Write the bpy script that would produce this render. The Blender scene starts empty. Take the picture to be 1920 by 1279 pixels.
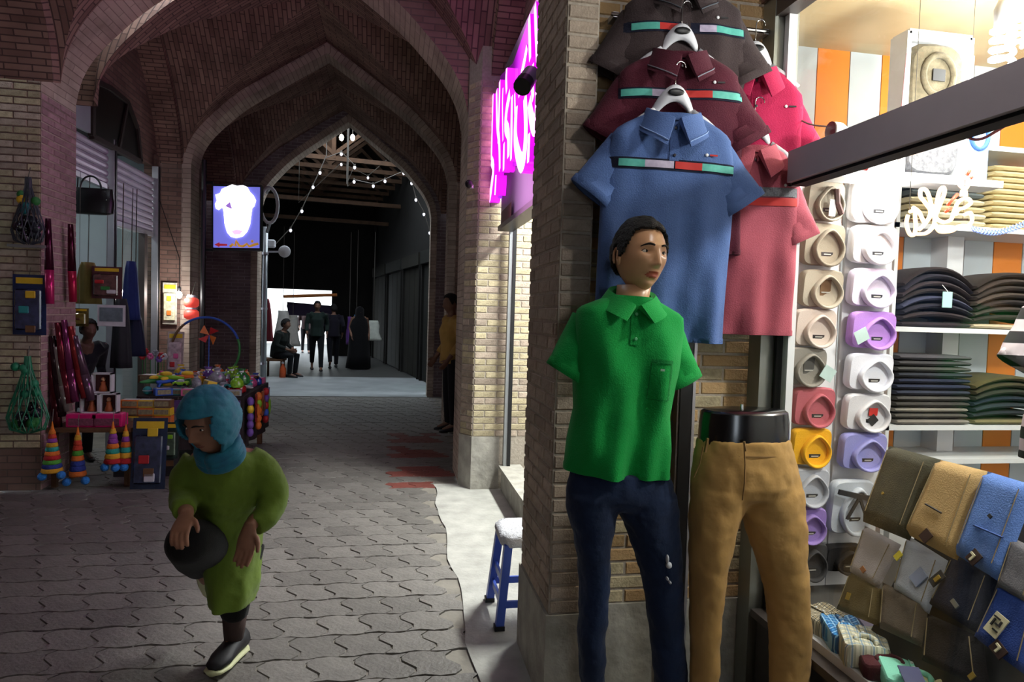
import bpy, bmesh, math, random
from mathutils import Vector, Matrix, Euler, noise
random.seed(11)
R = random.Random(5)
scene = bpy.context.scene
COL = scene.collection
PI = math.pi

# ------------------------------------------------------------------ camera
F = 1250.0                      # focal length in pixels of the 1920x1279 frame
CX, CY = 960.0, 639.5
H = 1.56
CAMP = Vector((0, 0, H))
_a = Vector(((735 - CX) / F, (CY - 582) / F, -1.0))
_s = 0.030
_u = Vector((_s, 1.0, (_s * _a.x + _a.y)))
_a.normalize(); _u.normalize()
_r = _a.cross(_u).normalized()
# rows: world axes written in camera space
CAM_R = Matrix((_r, _a, _u))    # world = CAM_R @ camera
cam_d = bpy.data.cameras.new('camera')
cam_d.sensor_fit = 'HORIZONTAL'; cam_d.sensor_width = 36.0
cam_d.lens = F / 1920.0 * 36.0
cam_d.clip_start = 0.05; cam_d.clip_end = 200
cam = bpy.data.objects.new('camera', cam_d)
COL.objects.link(cam)
cam.matrix_world = Matrix.Translation(CAMP) @ CAM_R.to_4x4()
scene.camera = cam

def ray(px, py):
    return (CAM_R @ Vector(((px - CX) / F, (CY - py) / F, -1.0))).normalized()
def atX(px, py, X):
    d = ray(px, py); t = X / d.x; return CAMP + d * t
def atY(px, py, Y):
    d = ray(px, py); t = Y / d.y; return CAMP + d * t
def atZ(px, py, Z):
    d = ray(px, py); t = (Z - H) / d.z; return CAMP + d * t
def proj(p):
    c = CAM_R.transposed() @ (Vector(p) - CAMP)
    return (CX + F * c.x / -c.z, CY - F * c.y / -c.z)

# ------------------------------------------------------------------ view, world
scene.view_settings.view_transform = 'Standard'
scene.view_settings.look = 'None'
scene.view_settings.exposure = 0.15
scene.view_settings.gamma = 1.0
scene.view_settings.use_curve_mapping = False
w = bpy.data.worlds.new('sky'); scene.world = w; w.use_nodes = True
bg = w.node_tree.nodes['Background']
bg.inputs[0].default_value = (0.80, 0.90, 1.0, 1); bg.inputs[1].default_value = 7.0

def light(name, kind, loc, power, color=(1, 1, 1), size=0.3, size_y=None, rot=None, parent=None):
    d = bpy.data.lights.new(name, kind); d.energy = power; d.color = color
    if kind == 'AREA':
        d.shape = 'RECTANGLE' if size_y else 'DISK'
        d.size = size
        if size_y: d.size_y = size_y
    elif kind in ('POINT', 'SPOT'):
        d.shadow_soft_size = size
    o = bpy.data.objects.new(name, d); COL.objects.link(o); o.location = loc
    if rot: o.rotation_euler = rot
    if parent:
        o.parent = parent; o.matrix_parent_inverse = parent.matrix_basis.inverted()
    return o

# ------------------------------------------------------------------ helpers
def lin(h):
    h = h.lstrip('#')
    out = []
    for i in (0, 2, 4):
        c = int(h[i:i + 2], 16) / 255.0
        out.append(c / 12.92 if c <= 0.04045 else ((c + 0.055) / 1.055) ** 2.4)
    return tuple(out) + (1.0,)

MATS = {}
def nodes_of(m):
    m.use_nodes = True
    nt = m.node_tree
    return nt, nt.nodes, nt.links, nt.nodes['Principled BSDF']

def mat(name, color='#888888', rough=0.7, metal=0.0, var=0.12, scale=14.0, bump=0.0, bscale=60.0,
        emit=None, estr=0.0, objvar=0.0, spec=0.4, fabric=False, color2=None):
    """procedural material: base colour broken up by noise, optional bump, optional per-object variation"""
    if name in MATS: return MATS[name]
    m = bpy.data.materials.new(name); MATS[name] = m
    nt, N, L, b = nodes_of(m)
    c = lin(color) if isinstance(color, str) else color
    b.inputs['Roughness'].default_value = rough
    b.inputs['Metallic'].default_value = metal
    b.inputs['Specular IOR Level'].default_value = spec
    tc = N.new('ShaderNodeTexCoord')
    nz = N.new('ShaderNodeTexNoise'); nz.inputs['Scale'].default_value = scale; nz.inputs['Detail'].default_value = 4
    L.new(tc.outputs['Object'], nz.inputs['Vector'])
    mix = N.new('ShaderNodeMix'); mix.data_type = 'RGBA'
    c2 = lin(color2) if color2 else tuple(x * (1 - var * 2.2) for x in c[:3]) + (1,)
    c1 = c if color2 else tuple(min(1, x * (1 + var)) for x in c[:3]) + (1,)
    mix.inputs[6].default_value = c1; mix.inputs[7].default_value = c2
    L.new(nz.outputs['Fac'], mix.inputs[0])
    out = mix.outputs[2]
    if objvar > 0:
        oi = N.new('ShaderNodeObjectInfo'); hs = N.new('ShaderNodeHueSaturation')
        mr = N.new('ShaderNodeMapRange'); mr.inputs[3].default_value = 1 - objvar; mr.inputs[4].default_value = 1 + objvar
        L.new(oi.outputs['Random'], mr.inputs[0]); L.new(mr.outputs[0], hs.inputs['Value'])
        L.new(out, hs.inputs['Color']); out = hs.outputs[0]
    L.new(out, b.inputs['Base Color'])
    if bump > 0:
        n2 = N.new('ShaderNodeTexNoise'); n2.inputs['Scale'].default_value = bscale; n2.inputs['Detail'].default_value = 3
        L.new(tc.outputs['Object'], n2.inputs['Vector'])
        bp = N.new('ShaderNodeBump'); bp.inputs['Strength'].default_value = bump; bp.inputs['Distance'].default_value = 0.01
        L.new(n2.outputs['Fac'], bp.inputs['Height']); L.new(bp.outputs[0], b.inputs['Normal'])
    if fabric:
        b.inputs['Sheen Weight'].default_value = 0.06
        b.inputs['Sheen Roughness'].default_value = 0.5
    if emit:
        b.inputs['Emission Color'].default_value = lin(emit) if isinstance(emit, str) else emit
        b.inputs['Emission Strength'].default_value = estr
    return m

def brick_mat(name, c1, c2, mortar, bw=0.21, rh=0.0575, ms=0.006, bump=0.6, dirt='#3a2c26'):
    """brick courses for surfaces too far to build brick by brick; UV in metres"""
    m = bpy.data.materials.new(name); MATS[name] = m
    nt, N, L, b = nodes_of(m)
    b.inputs['Roughness'].default_value = 0.9; b.inputs['Specular IOR Level'].default_value = 0.2
    uv = N.new('ShaderNodeUVMap')
    br = N.new('ShaderNodeTexBrick')
    br.inputs['Color1'].default_value = lin(c1); br.inputs['Color2'].default_value = lin(c2)
    br.inputs['Mortar'].default_value = lin(mortar)
    br.inputs['Scale'].default_value = 1.0; br.inputs['Mortar Size'].default_value = ms
    br.inputs['Mortar Smooth'].default_value = 0.2; br.inputs['Bias'].default_value = 0.0
    br.inputs['Brick Width'].default_value = bw; br.inputs['Row Height'].default_value = rh
    L.new(uv.outputs[0], br.inputs['Vector'])
    nz = N.new('ShaderNodeTexNoise'); nz.inputs['Scale'].default_value = 2.3; nz.inputs['Detail'].default_value = 5
    tc = N.new('ShaderNodeTexCoord'); L.new(tc.outputs['Object'], nz.inputs['Vector'])
    rp = N.new('ShaderNodeMapRange'); rp.inputs[1].default_value = 0.42; rp.inputs[2].default_value = 0.75
    rp.inputs[3].default_value = 0.0; rp.inputs[4].default_value = 0.55
    L.new(nz.outputs['Fac'], rp.inputs[0])
    mx = N.new('ShaderNodeMix'); mx.data_type = 'RGBA'; mx.inputs[7].default_value = lin(dirt)
    L.new(rp.outputs[0], mx.inputs[0]); L.new(br.outputs['Color'], mx.inputs[6])
    L.new(mx.outputs[2], b.inputs['Base Color'])
    bp = N.new('ShaderNodeBump'); bp.inputs['Strength'].default_value = bump; bp.inputs['Distance'].default_value = 0.012
    bp.invert = True
    L.new(br.outputs['Fac'], bp.inputs['Height']); L.new(bp.outputs[0], b.inputs['Normal'])
    return m

def emat(name, color, strength):
    m = bpy.data.materials.new(name); MATS[name] = m
    nt, N, L, b = nodes_of(m)
    b.inputs['Base Color'].default_value = lin(color)
    b.inputs['Emission Color'].default_value = lin(color)
    b.inputs['Emission Strength'].default_value = strength
    return m

def glass_mat(name, tint=(0.96, 0.99, 0.98, 1), gloss=0.10):
    """clear pane: mostly see-through with Fresnel reflections"""
    m = bpy.data.materials.new(name); MATS[name] = m
    m.use_nodes = True; nt = m.node_tree; N = nt.nodes; L = nt.links
    N.remove(N['Principled BSDF'])
    t = N.new('ShaderNodeBsdfTransparent'); t.inputs[0].default_value = tint
    g = N.new('ShaderNodeBsdfGlossy'); g.inputs['Roughness'].default_value = 0.02
    lw = N.new('ShaderNodeLayerWeight'); lw.inputs[0].default_value = 0.5
    pw = N.new('ShaderNodeMath'); pw.operation = 'POWER'; pw.inputs[1].default_value = 4.0
    L.new(lw.outputs['Facing'], pw.inputs[0])
    fr = N.new('ShaderNodeMath'); fr.operation = 'MULTIPLY_ADD'; fr.inputs[1].default_value = 0.5; fr.inputs[2].default_value = 0.025
    L.new(pw.outputs[0], fr.inputs[0])
    mx = N.new('ShaderNodeMixShader')
    L.new(fr.outputs[0], mx.inputs[0]); L.new(t.outputs[0], mx.inputs[1]); L.new(g.outputs[0], mx.inputs[2])
    L.new(mx.outputs[0], N['Material Output'].inputs[0])
    return m

class MB:
    """collects geometry for ONE mesh object"""
    def __init__(s): s.v = []; s.f = []; s.uv = []; s.mi = []
    def add(s, verts, faces, mi=0, uvs=None):
        o = len(s.v); s.v += [Vector(p) for p in verts]
        for k, f in enumerate(faces):
            s.f.append([o + i for i in f]); s.mi.append(mi)
            s.uv.append(uvs[k] if uvs else None)
        return s
    def box(s, c, size, rot=None, mi=0, bev=0.0):
        hx, hy, hz = size[0] / 2, size[1] / 2, size[2] / 2
        M = rot.to_matrix() if isinstance(rot, Euler) else (rot if rot is not None else Matrix.Identity(3))
        c = Vector(c)
        if bev <= 0:
            P = [(-hx, -hy, -hz), (hx, -hy, -hz), (hx, hy, -hz), (-hx, hy, -hz), (-hx, -hy, hz), (hx, -hy, hz), (hx, hy, hz), (-hx, hy, hz)]
            Fc = [(0, 3, 2, 1), (4, 5, 6, 7), (0, 1, 5, 4), (1, 2, 6, 5), (2, 3, 7, 6), (3, 0, 4, 7)]
        else:
            b = min(bev, hx * .9, hy * .9, hz * .9); P = []
            rings = [(-hz, b), (-hz + b, 0), (hz - b, 0), (hz, b)]
            for z, q in rings:
                for x, y in ((-1, -1), (1, -1), (1, 1), (-1, 1)):
                    if x * y > 0:
                        pr = [(x * (hx - q), y * (hy - q - (b - q if q < b else 0)))] if False else None
                    e = b
                    px, py = x * (hx - q), y * (hy - q)
                    if (x, y) in ((-1, -1), (1, 1)):
                        P.append((px, y * (hy - q - e * .7), z)); P.append((x * (hx - q - e * .7), py, z))
                    else:
                        P.append((x * (hx - q - e * .7), py, z)); P.append((px, y * (hy - q - e * .7), z))
            Fc = [tuple(reversed(range(8))), tuple(range(24, 32))]
            for k in range(3):
                for i in range(8):
                    j = (i + 1) % 8
                    Fc.append((k * 8 + i, k * 8 + j, (k + 1) * 8 + j, (k + 1) * 8 + i))
        s.add([c + M @ Vector(p) for p in P], Fc, mi)
        return s
    def bar(s, a, b, wd, th, mi=0, up=(0, 0, 1)):
        a = Vector(a); b = Vector(b); d = (b - a); l = d.length; d.normalize()
        u = Vector(up)
        if abs(d.dot(u)) > 0.98: u = Vector((1, 0, 0))
        x = d.cross(u).normalized(); z = x.cross(d).normalized()
        M = Matrix((x, d, z)).transposed()
        return s.box((a + b) / 2, (wd, l, th), M, mi)
    def loft(s, rings, caps=True, closed=True, mi=0, uv=False):
        n = len(rings[0]); o = []
        for r in rings: o += [Vector(p) for p in r]
        Fc = []; U = []
        m = n if closed else n - 1
        for k in range(len(rings) - 1):
            for i in range(m):
                j = (i + 1) % n
                Fc.append((k * n + i, k * n + j, (k + 1) * n + j, (k + 1) * n + i))
        if caps and closed:
            Fc.append(tuple(reversed(range(n)))); Fc.append(tuple(range((len(rings) - 1) * n, len(rings) * n)))
        return s.add(o, Fc, mi)
    def tube(s, path, rad, n=8, caps=True, mi=0, closed=False):
        P = [Vector(p) for p in path]; rings = []
        rr = rad if isinstance(rad, (list, tuple)) else [rad] * len(P)
        prev = None
        for i, p in enumerate(P):
            if closed: d = P[(i + 1) % len(P)] - P[i - 1]
            else: d = P[min(i + 1, len(P) - 1)] - P[max(i - 1, 0)]
            if d.length < 1e-9: d = Vector((0, 0, 1))
            d.normalize()
            if prev is None:
                u = Vector((0, 0, 1)) if abs(d.z) < 0.9 else Vector((1, 0, 0))
                x = d.cross(u).normalized()
            else:
                x = (prev - d * prev.dot(d))
                x = x.normalized() if x.length > 1e-6 else d.orthogonal().normalized()
            prev = x; y = d.cross(x)
            rings.append([p + (x * math.cos(t) + y * math.sin(t)) * rr[i] for t in [2 * PI * k / n for k in range(n)]])
        if closed: rings.append(rings[0]); caps = False
        return s.loft(rings, caps, True, mi)
    def lathe(s, prof, c=(0, 0, 0), n=16, mi=0, M=None):
        c = Vector(c); M = M or Matrix.Identity(3)
        rings = [[c + M @ Vector((r * math.cos(2 * PI * k / n), r * math.sin(2 * PI * k / n), z)) for k in range(n)] for r, z in prof]
        return s.loft(rings, True, True, mi)
    def ball(s, c, r, n=12, m=8, mi=0, M=None):
        r = r if isinstance(r, (tuple, list)) else (r, r, r)
        c = Vector(c); M = M or Matrix.Identity(3); rings = []
        for i in range(m + 1):
            a = PI * (i + (0.02 if i == 0 else (-0.02 if i == m else 0))) / m
            rings.append([c + M @ Vector((r[0] * math.sin(a) * math.cos(2 * PI * k / n), r[1] * math.sin(a) * math.sin(2 * PI * k / n), -r[2] * math.cos(a))) for k in range(n)])
        return s.loft(rings, True, True, mi)
    def mesh(s, name, mats, smooth=False):
        me = bpy.data.meshes.new(name)
        me.from_pydata([tuple(p) for p in s.v], [], s.f)
        for m in (mats if isinstance(mats, (list, tuple)) else [mats]): me.materials.append(m)
        if any(s.mi): me.polygons.foreach_set('material_index', s.mi)
        if any(u is not None for u in s.uv):
            ul = me.uv_layers.new(name='UVMap'); k = 0
            for p, u in zip(me.polygons, s.uv):
                for i, li in enumerate(p.loop_indices):
                    ul.data[li].uv = u[i] if u else (0, 0)
        if smooth is not False:
            me.polygons.foreach_set('use_smooth', [True] * len(me.polygons))
        me.update()
        return me
    def build(s, name, mats, parent=None, smooth=False, world=True, subsurf=0):
        me = s.mesh(name, mats, smooth)
        if smooth == 'auto':
            me.set_sharp_from_angle(angle=math.radians(38))
        o = bpy.data.objects.new(name, me); COL.objects.link(o)
        if parent is not None:
            o.parent = parent
            if world: o.matrix_parent_inverse = world_of(parent).inverted()
        if subsurf:
            md = o.modifiers.new('subdivision', 'SUBSURF'); md.levels = subsurf; md.render_levels = subsurf
        return o

def world_of(o):
    m = o.matrix_basis.copy()
    if o.parent: m = world_of(o.parent) @ o.matrix_parent_inverse @ m
    return m
def tag(o, label=None, cat=None, group=None, kind=None):
    if label: o['label'] = label
    if cat: o['category'] = cat
    if group: o['group'] = group
    if kind: o['kind'] = kind
    return o
def thing(name, label, cat, loc=(0, 0, 0), group=None, rotz=0.0, rot=None):
    o = bpy.data.objects.new(name, None); COL.objects.link(o)
    o.empty_display_size = 0.05
    o.location = loc
    if rot: o.rotation_euler = rot
    elif rotz: o.rotation_euler = (0, 0, rotz)
    return tag(o, label, cat, group)
def copy_tree(o, parent=None):
    c = o.copy(); COL.objects.link(c)
    if parent: c.parent = parent
    for ch in o.children: copy_tree(ch, c)
    return c
def lerp(a, b, t): return a + (b - a) * t
def interp(tab, x):
    if x <= tab[0][0]: return tab[0][1]
    for (x0, y0), (x1, y1) in zip(tab, tab[1:]):
        if x <= x1: return y0 + (y1 - y0) * (x - x0) / (x1 - x0)
    return tab[-1][1]
def smooth_path(pts, k=6):
    """Catmull-Rom through the points"""
    P = [Vector(p) for p in pts]; out = []
    for i in range(len(P) - 1):
        p0 = P[max(i - 1, 0)]; p1 = P[i]; p2 = P[i + 1]; p3 = P[min(i + 2, len(P) - 1)]
        for j in range(k):
            t = j / k
            out.append(0.5 * ((2 * p1) + (p2 - p0) * t + (2 * p0 - 5 * p1 + 4 * p2 - p3) * t * t + (3 * p1 - p0 - 3 * p2 + p3) * t ** 3))
    out.append(P[-1]); return out
# ------------------------------------------------------------------ shared materials
M_BRICK_A = mat('brick tan', '#ab9b8b', 0.9, var=0.22, scale=30, bump=0.5, bscale=90, objvar=0.22, spec=0.2)
M_BRICK_B = mat('brick buff', '#b8ab8c', 0.9, var=0.25, scale=30, bump=0.5, bscale=90, objvar=0.2, spec=0.2)
M_BRICK_P = mat('brick rose-lit', '#a68588', 0.9, var=0.2, scale=30, bump=0.5, bscale=90, objvar=0.2, spec=0.2)  # pink of the neon light put into the brick colour
M_BRICK_O = mat('brick orange', '#a8845f', 0.9, var=0.3, scale=22, bump=0.5, bscale=90, objvar=0.24, spec=0.2, color2='#b39a70')
M_MORTAR = mat('mortar', '#a59b8d', 0.95, var=0.2, scale=40, bump=0.4)
M_MORTAR_D = mat('mortar dark', '#b0a597', 0.95, var=0.2, scale=40, bump=0.4)
M_PLASTER = mat('plinth render', '#a9a59b', 0.95, var=0.3, scale=9, bump=0.6, bscale=25)
M_VAULT = brick_mat('vault brickwork', '#9a7c6e', '#7c6055', '#574540', rh=0.052, bw=0.2)
M_RIM = brick_mat('arch edge brickwork', '#c4b2a2', '#b2a091', '#8f7f74', rh=0.062, bw=0.4, ms=0.004)
M_WALLBR = brick_mat('wall brickwork', '#8f7468', '#785f55', '#6a5c54')
M_WALLBR_P = brick_mat('wall brickwork grey', '#87787a', '#75676a', '#9c9294')
M_WALLRED = brick_mat('wall brickwork red', '#96503f', '#7f4338', '#5d4038')
M_ALU = mat('aluminium', '#9a9ea0', 0.38, 0.8, var=0.08, scale=5)
M_ALU_DARK = mat('dark aluminium', '#5a5350', 0.45, 0.5, var=0.1, scale=5)
M_BLACK = mat('black plastic', '#101012', 0.4, var=0.1)
M_RUBBER = mat('black rubber seal', '#0c0c0d', 0.8)
M_WHITE = mat('white paint', '#d8d9dc', 0.5, var=0.04)
M_GLASS = glass_mat('window glass')
M_STEEL = mat('galvanised steel', '#b3b2b8', 0.4, 0.7, var=0.1, scale=8)
M_WOOD = mat('old timber', '#6a4a30', 0.85, var=0.3, scale=12, bump=0.4)
M_DARK = mat('dark paint', '#232021', 0.8, var=0.2)

# ------------------------------------------------------------------ floor
def struct(o, label=None): return tag(o, label, None, None, 'structure')
mb = MB()
mb.add([(-6, -10, -0.008), (4.2, -10, -0.008), (4.2, 60, -0.008), (-9, 60, -0.008)], [(0, 1, 2, 3)],
       uvs=[[(-6, -10), (4.2, -10), (4.2, 60), (-9, 60)]])
M_FLOORBASE = mat('dusty ground', '#8d877d', 0.75, var=0.3, scale=5, bump=0.3, bscale=30, spec=0.35)
floor = struct(mb.build('floor', M_FLOORBASE), 'grey wavy interlocking paver floor of the covered bazaar lane')

def paver_mat(name, c1, c2):
    m = mat(name, c1, 0.55, var=0.2, scale=9, bump=0.55, bscale=45, objvar=0.16, spec=0.4, color2=c2)
    return m
M_PAV = paver_mat('paver grey', '#827e78', '#5f5b58')
M_PAVR = paver_mat('paver red', '#8a4a40', '#6a3d38')
PW = 0.205
def paver_mesh(par, m):
    g = 0.004; ring = []
    def ex(v, side):  # side edge x at v in [0,1]
        return side * PW / 2 + 0.036 * math.sin(2 * PI * v)
    def ey(x, side): return side * PW / 2 + 0.010 * math.sin(2 * PI * (x + par * PW / 2) / PW)
    N = 5
    xs0 = [-PW / 2 + PW * k / 3 for k in range(4)]
    for k in range(3): ring.append((xs0[k], ey(xs0[k], -1)))
    for k in range(6):
        v = k / 6; ring.append((ex(v, 1), lerp(ey(PW / 2, -1), ey(PW / 2, 1), v)))
    for k in range(3): ring.append((xs0[3 - k], ey(xs0[3 - k], 1)))
    for k in range(6):
        v = 1 - k / 6; ring.append((ex(v, -1), lerp(ey(-PW / 2, -1), ey(-PW / 2, 1), v)))
    cx = cy = 0.0
    def ins(d):
        out = []
        for x, y in ring:
            l = math.hypot(x - cx, y - cy); out.append((x - (x - cx) / l * d, y - (y - cy) / l * d))
        return out
    mb = MB(); top = [(x, y, 0) for x, y in ins(0.0065)]; bot = [(x, y, -0.012) for x, y in ins(0.0025)]
    F_ = [tuple(range(18))] + [(18 + i, 18 + (i + 1) % 18, (i + 1) % 18, i) for i in range(18)]
    mb.add(top + bot, F_)
    return mb, mb.mesh('paver', m)
PM = {(p, r): paver_mesh(p, m) for p in (0, 1) for r, m in ((0, M_PAV), (1, M_PAVR))}
spots = []
for j in range(-1, 48):
    y = 2.3 + j * PW
    for i in range(-18, 5):
        x = -0.1 + i * PW + (j % 2) * PW / 2
        if x > 0.36 + 0.02 * math.sin(j) and y < 6.2: continue
        if x < -3.0 or x > 0.75: continue
        q = proj((x, y, 0))
        if -60 < q[0] < 1040 and q[1] < 1340:
            red = (0.02 < x < 0.6 and 6.1 < y < 8.6 and (int(j / 2) % 2 == 0 or R.random() < .35)) or (abs(x - .2) < .12 and abs(y - 5.9) < .1)
            spots.append((y + 0.3 * abs(x), x, y, j % 2, 1 if red else 0))
spots.sort()
far_mb = MB(); far_red = MB()
for k, (_, x, y, p, r) in enumerate(spots):
    dz = R.uniform(-0.0025, 0.0015)
    if k < 300:
        o = bpy.data.objects.new('paver', PM[(p, r)][1]); COL.objects.link(o); o.parent = floor
        o.location = (x, y, dz); o.rotation_euler = (R.uniform(-.012, .012), R.uniform(-.012, .012), 0)
    else:
        src = PM[(p, r)][0]
        (far_red if r else far_mb).add([v + Vector((x, y, dz)) for v in src.v], src.f)
tag(far_mb.build('distant_pavers', M_PAV, floor), kind='stuff')
tag(far_red.build('distant_red_pavers', M_PAVR, floor), kind='stuff')
# concrete strip along the right-hand shops and the concrete beyond the arches
mb = MB(); n = 24; pts = []
for k in range(n + 1):
    y = 2.3 + 3.7 * k / n; pts.append((0.40 + 0.02 * math.sin(k * .9) + R.uniform(-.012, .012), y))
mb.add([(x, y, 0.0025) for x, y in pts] + [(1.05, y, 0.0025) for x, y in pts],
       [(i, n + 1 + i, n + 2 + i, i + 1) for i in range(n)])
M_CONC = mat('worn concrete', '#b4b2ab', 0.8, var=0.25, scale=6, bump=0.5, bscale=30)
mb.build('concrete_strip', M_CONC, floor)
mb = MB(); mb.box((-1.1, 13.9, -0.004), (4.2, 3.5, 0.013)); mb.build('concrete_strip', mat('lit washed concrete', '#a3a7a8', 0.5, var=0.25, scale=2), floor)  # paler colour stands in for daylight on the washed floor patch
mb = MB(); mb.box((-2.0, 30.0, -0.004), (9, 35.4, 0.010)); mb.build('concrete_strip', mat('shaded far concrete', '#4f4e4c', 0.5, var=0.2, scale=2), floor)  # same floor, darkened in colour for the shade of the hall

# ------------------------------------------------------------------ brick by brick facing
BM_CACHE = {}
def brick_mesh(l, m, h, d):
    key = (round(l, 2), m.name, h, d)
    if key in BM_CACHE: return BM_CACHE[key]
    b = 0.004; mb = MB()
    X, Z = l / 2, h / 2
    P = [(-X, 0, -Z), (X, 0, -Z), (X, 0, Z), (-X, 0, Z), (-X + b, d, -Z + b), (X - b, d, -Z + b), (X - b, d, Z - b), (-X + b, d, Z - b)]
    P = [(x, -y, z) for x, y, z in P]      # front towards local -Y
    mb.add(P, [(4, 5, 6, 7), (0, 1, 5, 4), (1, 2, 6, 5), (2, 3, 7, 6), (3, 0, 4, 7)])
    BM_CACHE[key] = (mb.mesh('brick', m), mb); return BM_CACHE[key]
def face_bricks(parent, o, u, length, z0, z1, mats, course=0.0575, L=0.2, joint=0.009, d=0.006, limit=300, phase=0, near=None, header=False):
    """bricks on a vertical face: o = corner, u = direction along the wall, outward normal = u x Z"""
    u = Vector(u).normalized(); nrm = u.cross(Vector((0, 0, 1)))
    M3 = Matrix((u, -nrm, Vector((0, 0, 1)))).transposed()
    items = []
    nrow = int((z1 - z0) / course)
    for r in range(nrow):
        z = z0 + (r + .5) * course
        if header: cuts = [0, length]
        else:
            off = (L / 2 if (r + phase) % 2 else 0); cuts = [0.0]
            c = off if off > 0.03 else L
            while c < length - 0.035: cuts.append(c); c += L
            cuts.append(length)
        for a, b in zip(cuts, cuts[1:]):
            items.append((z, (a + b) / 2, b - a - joint))
    if near is not None: items.sort(key=lambda t: abs(t[0] - near))
    rest = MB()
    for k, (z, c, l) in enumerate(items):
        m = mats[R.randrange(len(mats))]
        me, src = brick_mesh(l, m, course - joint, d)
        T = Matrix.Translation(Vector(o) + u * c + Vector((0, 0, z)) + nrm * R.uniform(-0.002, 0.001))
        T = T @ M3.to_4x4() @ Matrix.Rotation(R.uniform(-.012, .012), 4, 'Z')
        if k < limit:
            ob = bpy.data.objects.new('brick', me); COL.objects.link(ob); ob.parent = parent
            ob.matrix_parent_inverse = world_of(parent).inverted(); ob.matrix_basis = T
        else: rest.add([T @ v for v in src.v], src.f)
    if rest.v: tag(rest.build('upper_bricks', mats[0], parent), kind='stuff')
    return min(limit, len(items))

# foreground pillar with its shallow recess
ZT = 5.2
mb = MB()
plan = [(0.63, 2.50), (0.755, 2.50), (0.755, 2.575), (1.50, 2.575), (1.50, 3.04), (0.63, 3.04)]
mb.loft([[(x, y, 0) for x, y in plan], [(x, y, ZT) for x, y in plan]])
pillar = struct(mb.build('wall_right', M_MORTAR_D), 'tan brick pillar behind the clothes display with rendered plinth')
mb = MB()
pl2 = [(0.618, 2.488), (0.765, 2.488), (0.765, 2.562), (1.50, 2.562), (1.50, 3.05), (0.618, 3.05)]
mb.loft([[(x, y, 0) for x, y in pl2], [(x, y, 0.385) for x, y in pl2]])
mb.build('plinth', M_PLASTER, pillar)
b = 0.0
used = face_bricks(pillar, (0.63, 3.04, 0), (0, -1, 0), 0.54, 0.385, 3.2, [M_BRICK_A], limit=140)
used += face_bricks(pillar, (0.63, 2.50, 0), (1, 0, 0), 0.125, 0.385, 3.2, [M_BRICK_A], limit=46, header=True)
face_bricks(pillar, (0.765, 2.575, 0), (1, 0, 0), 0.735, 0.385, 3.2, [M_BRICK_O, M_BRICK_B, M_BRICK_O], limit=110, near=0.9)

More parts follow.
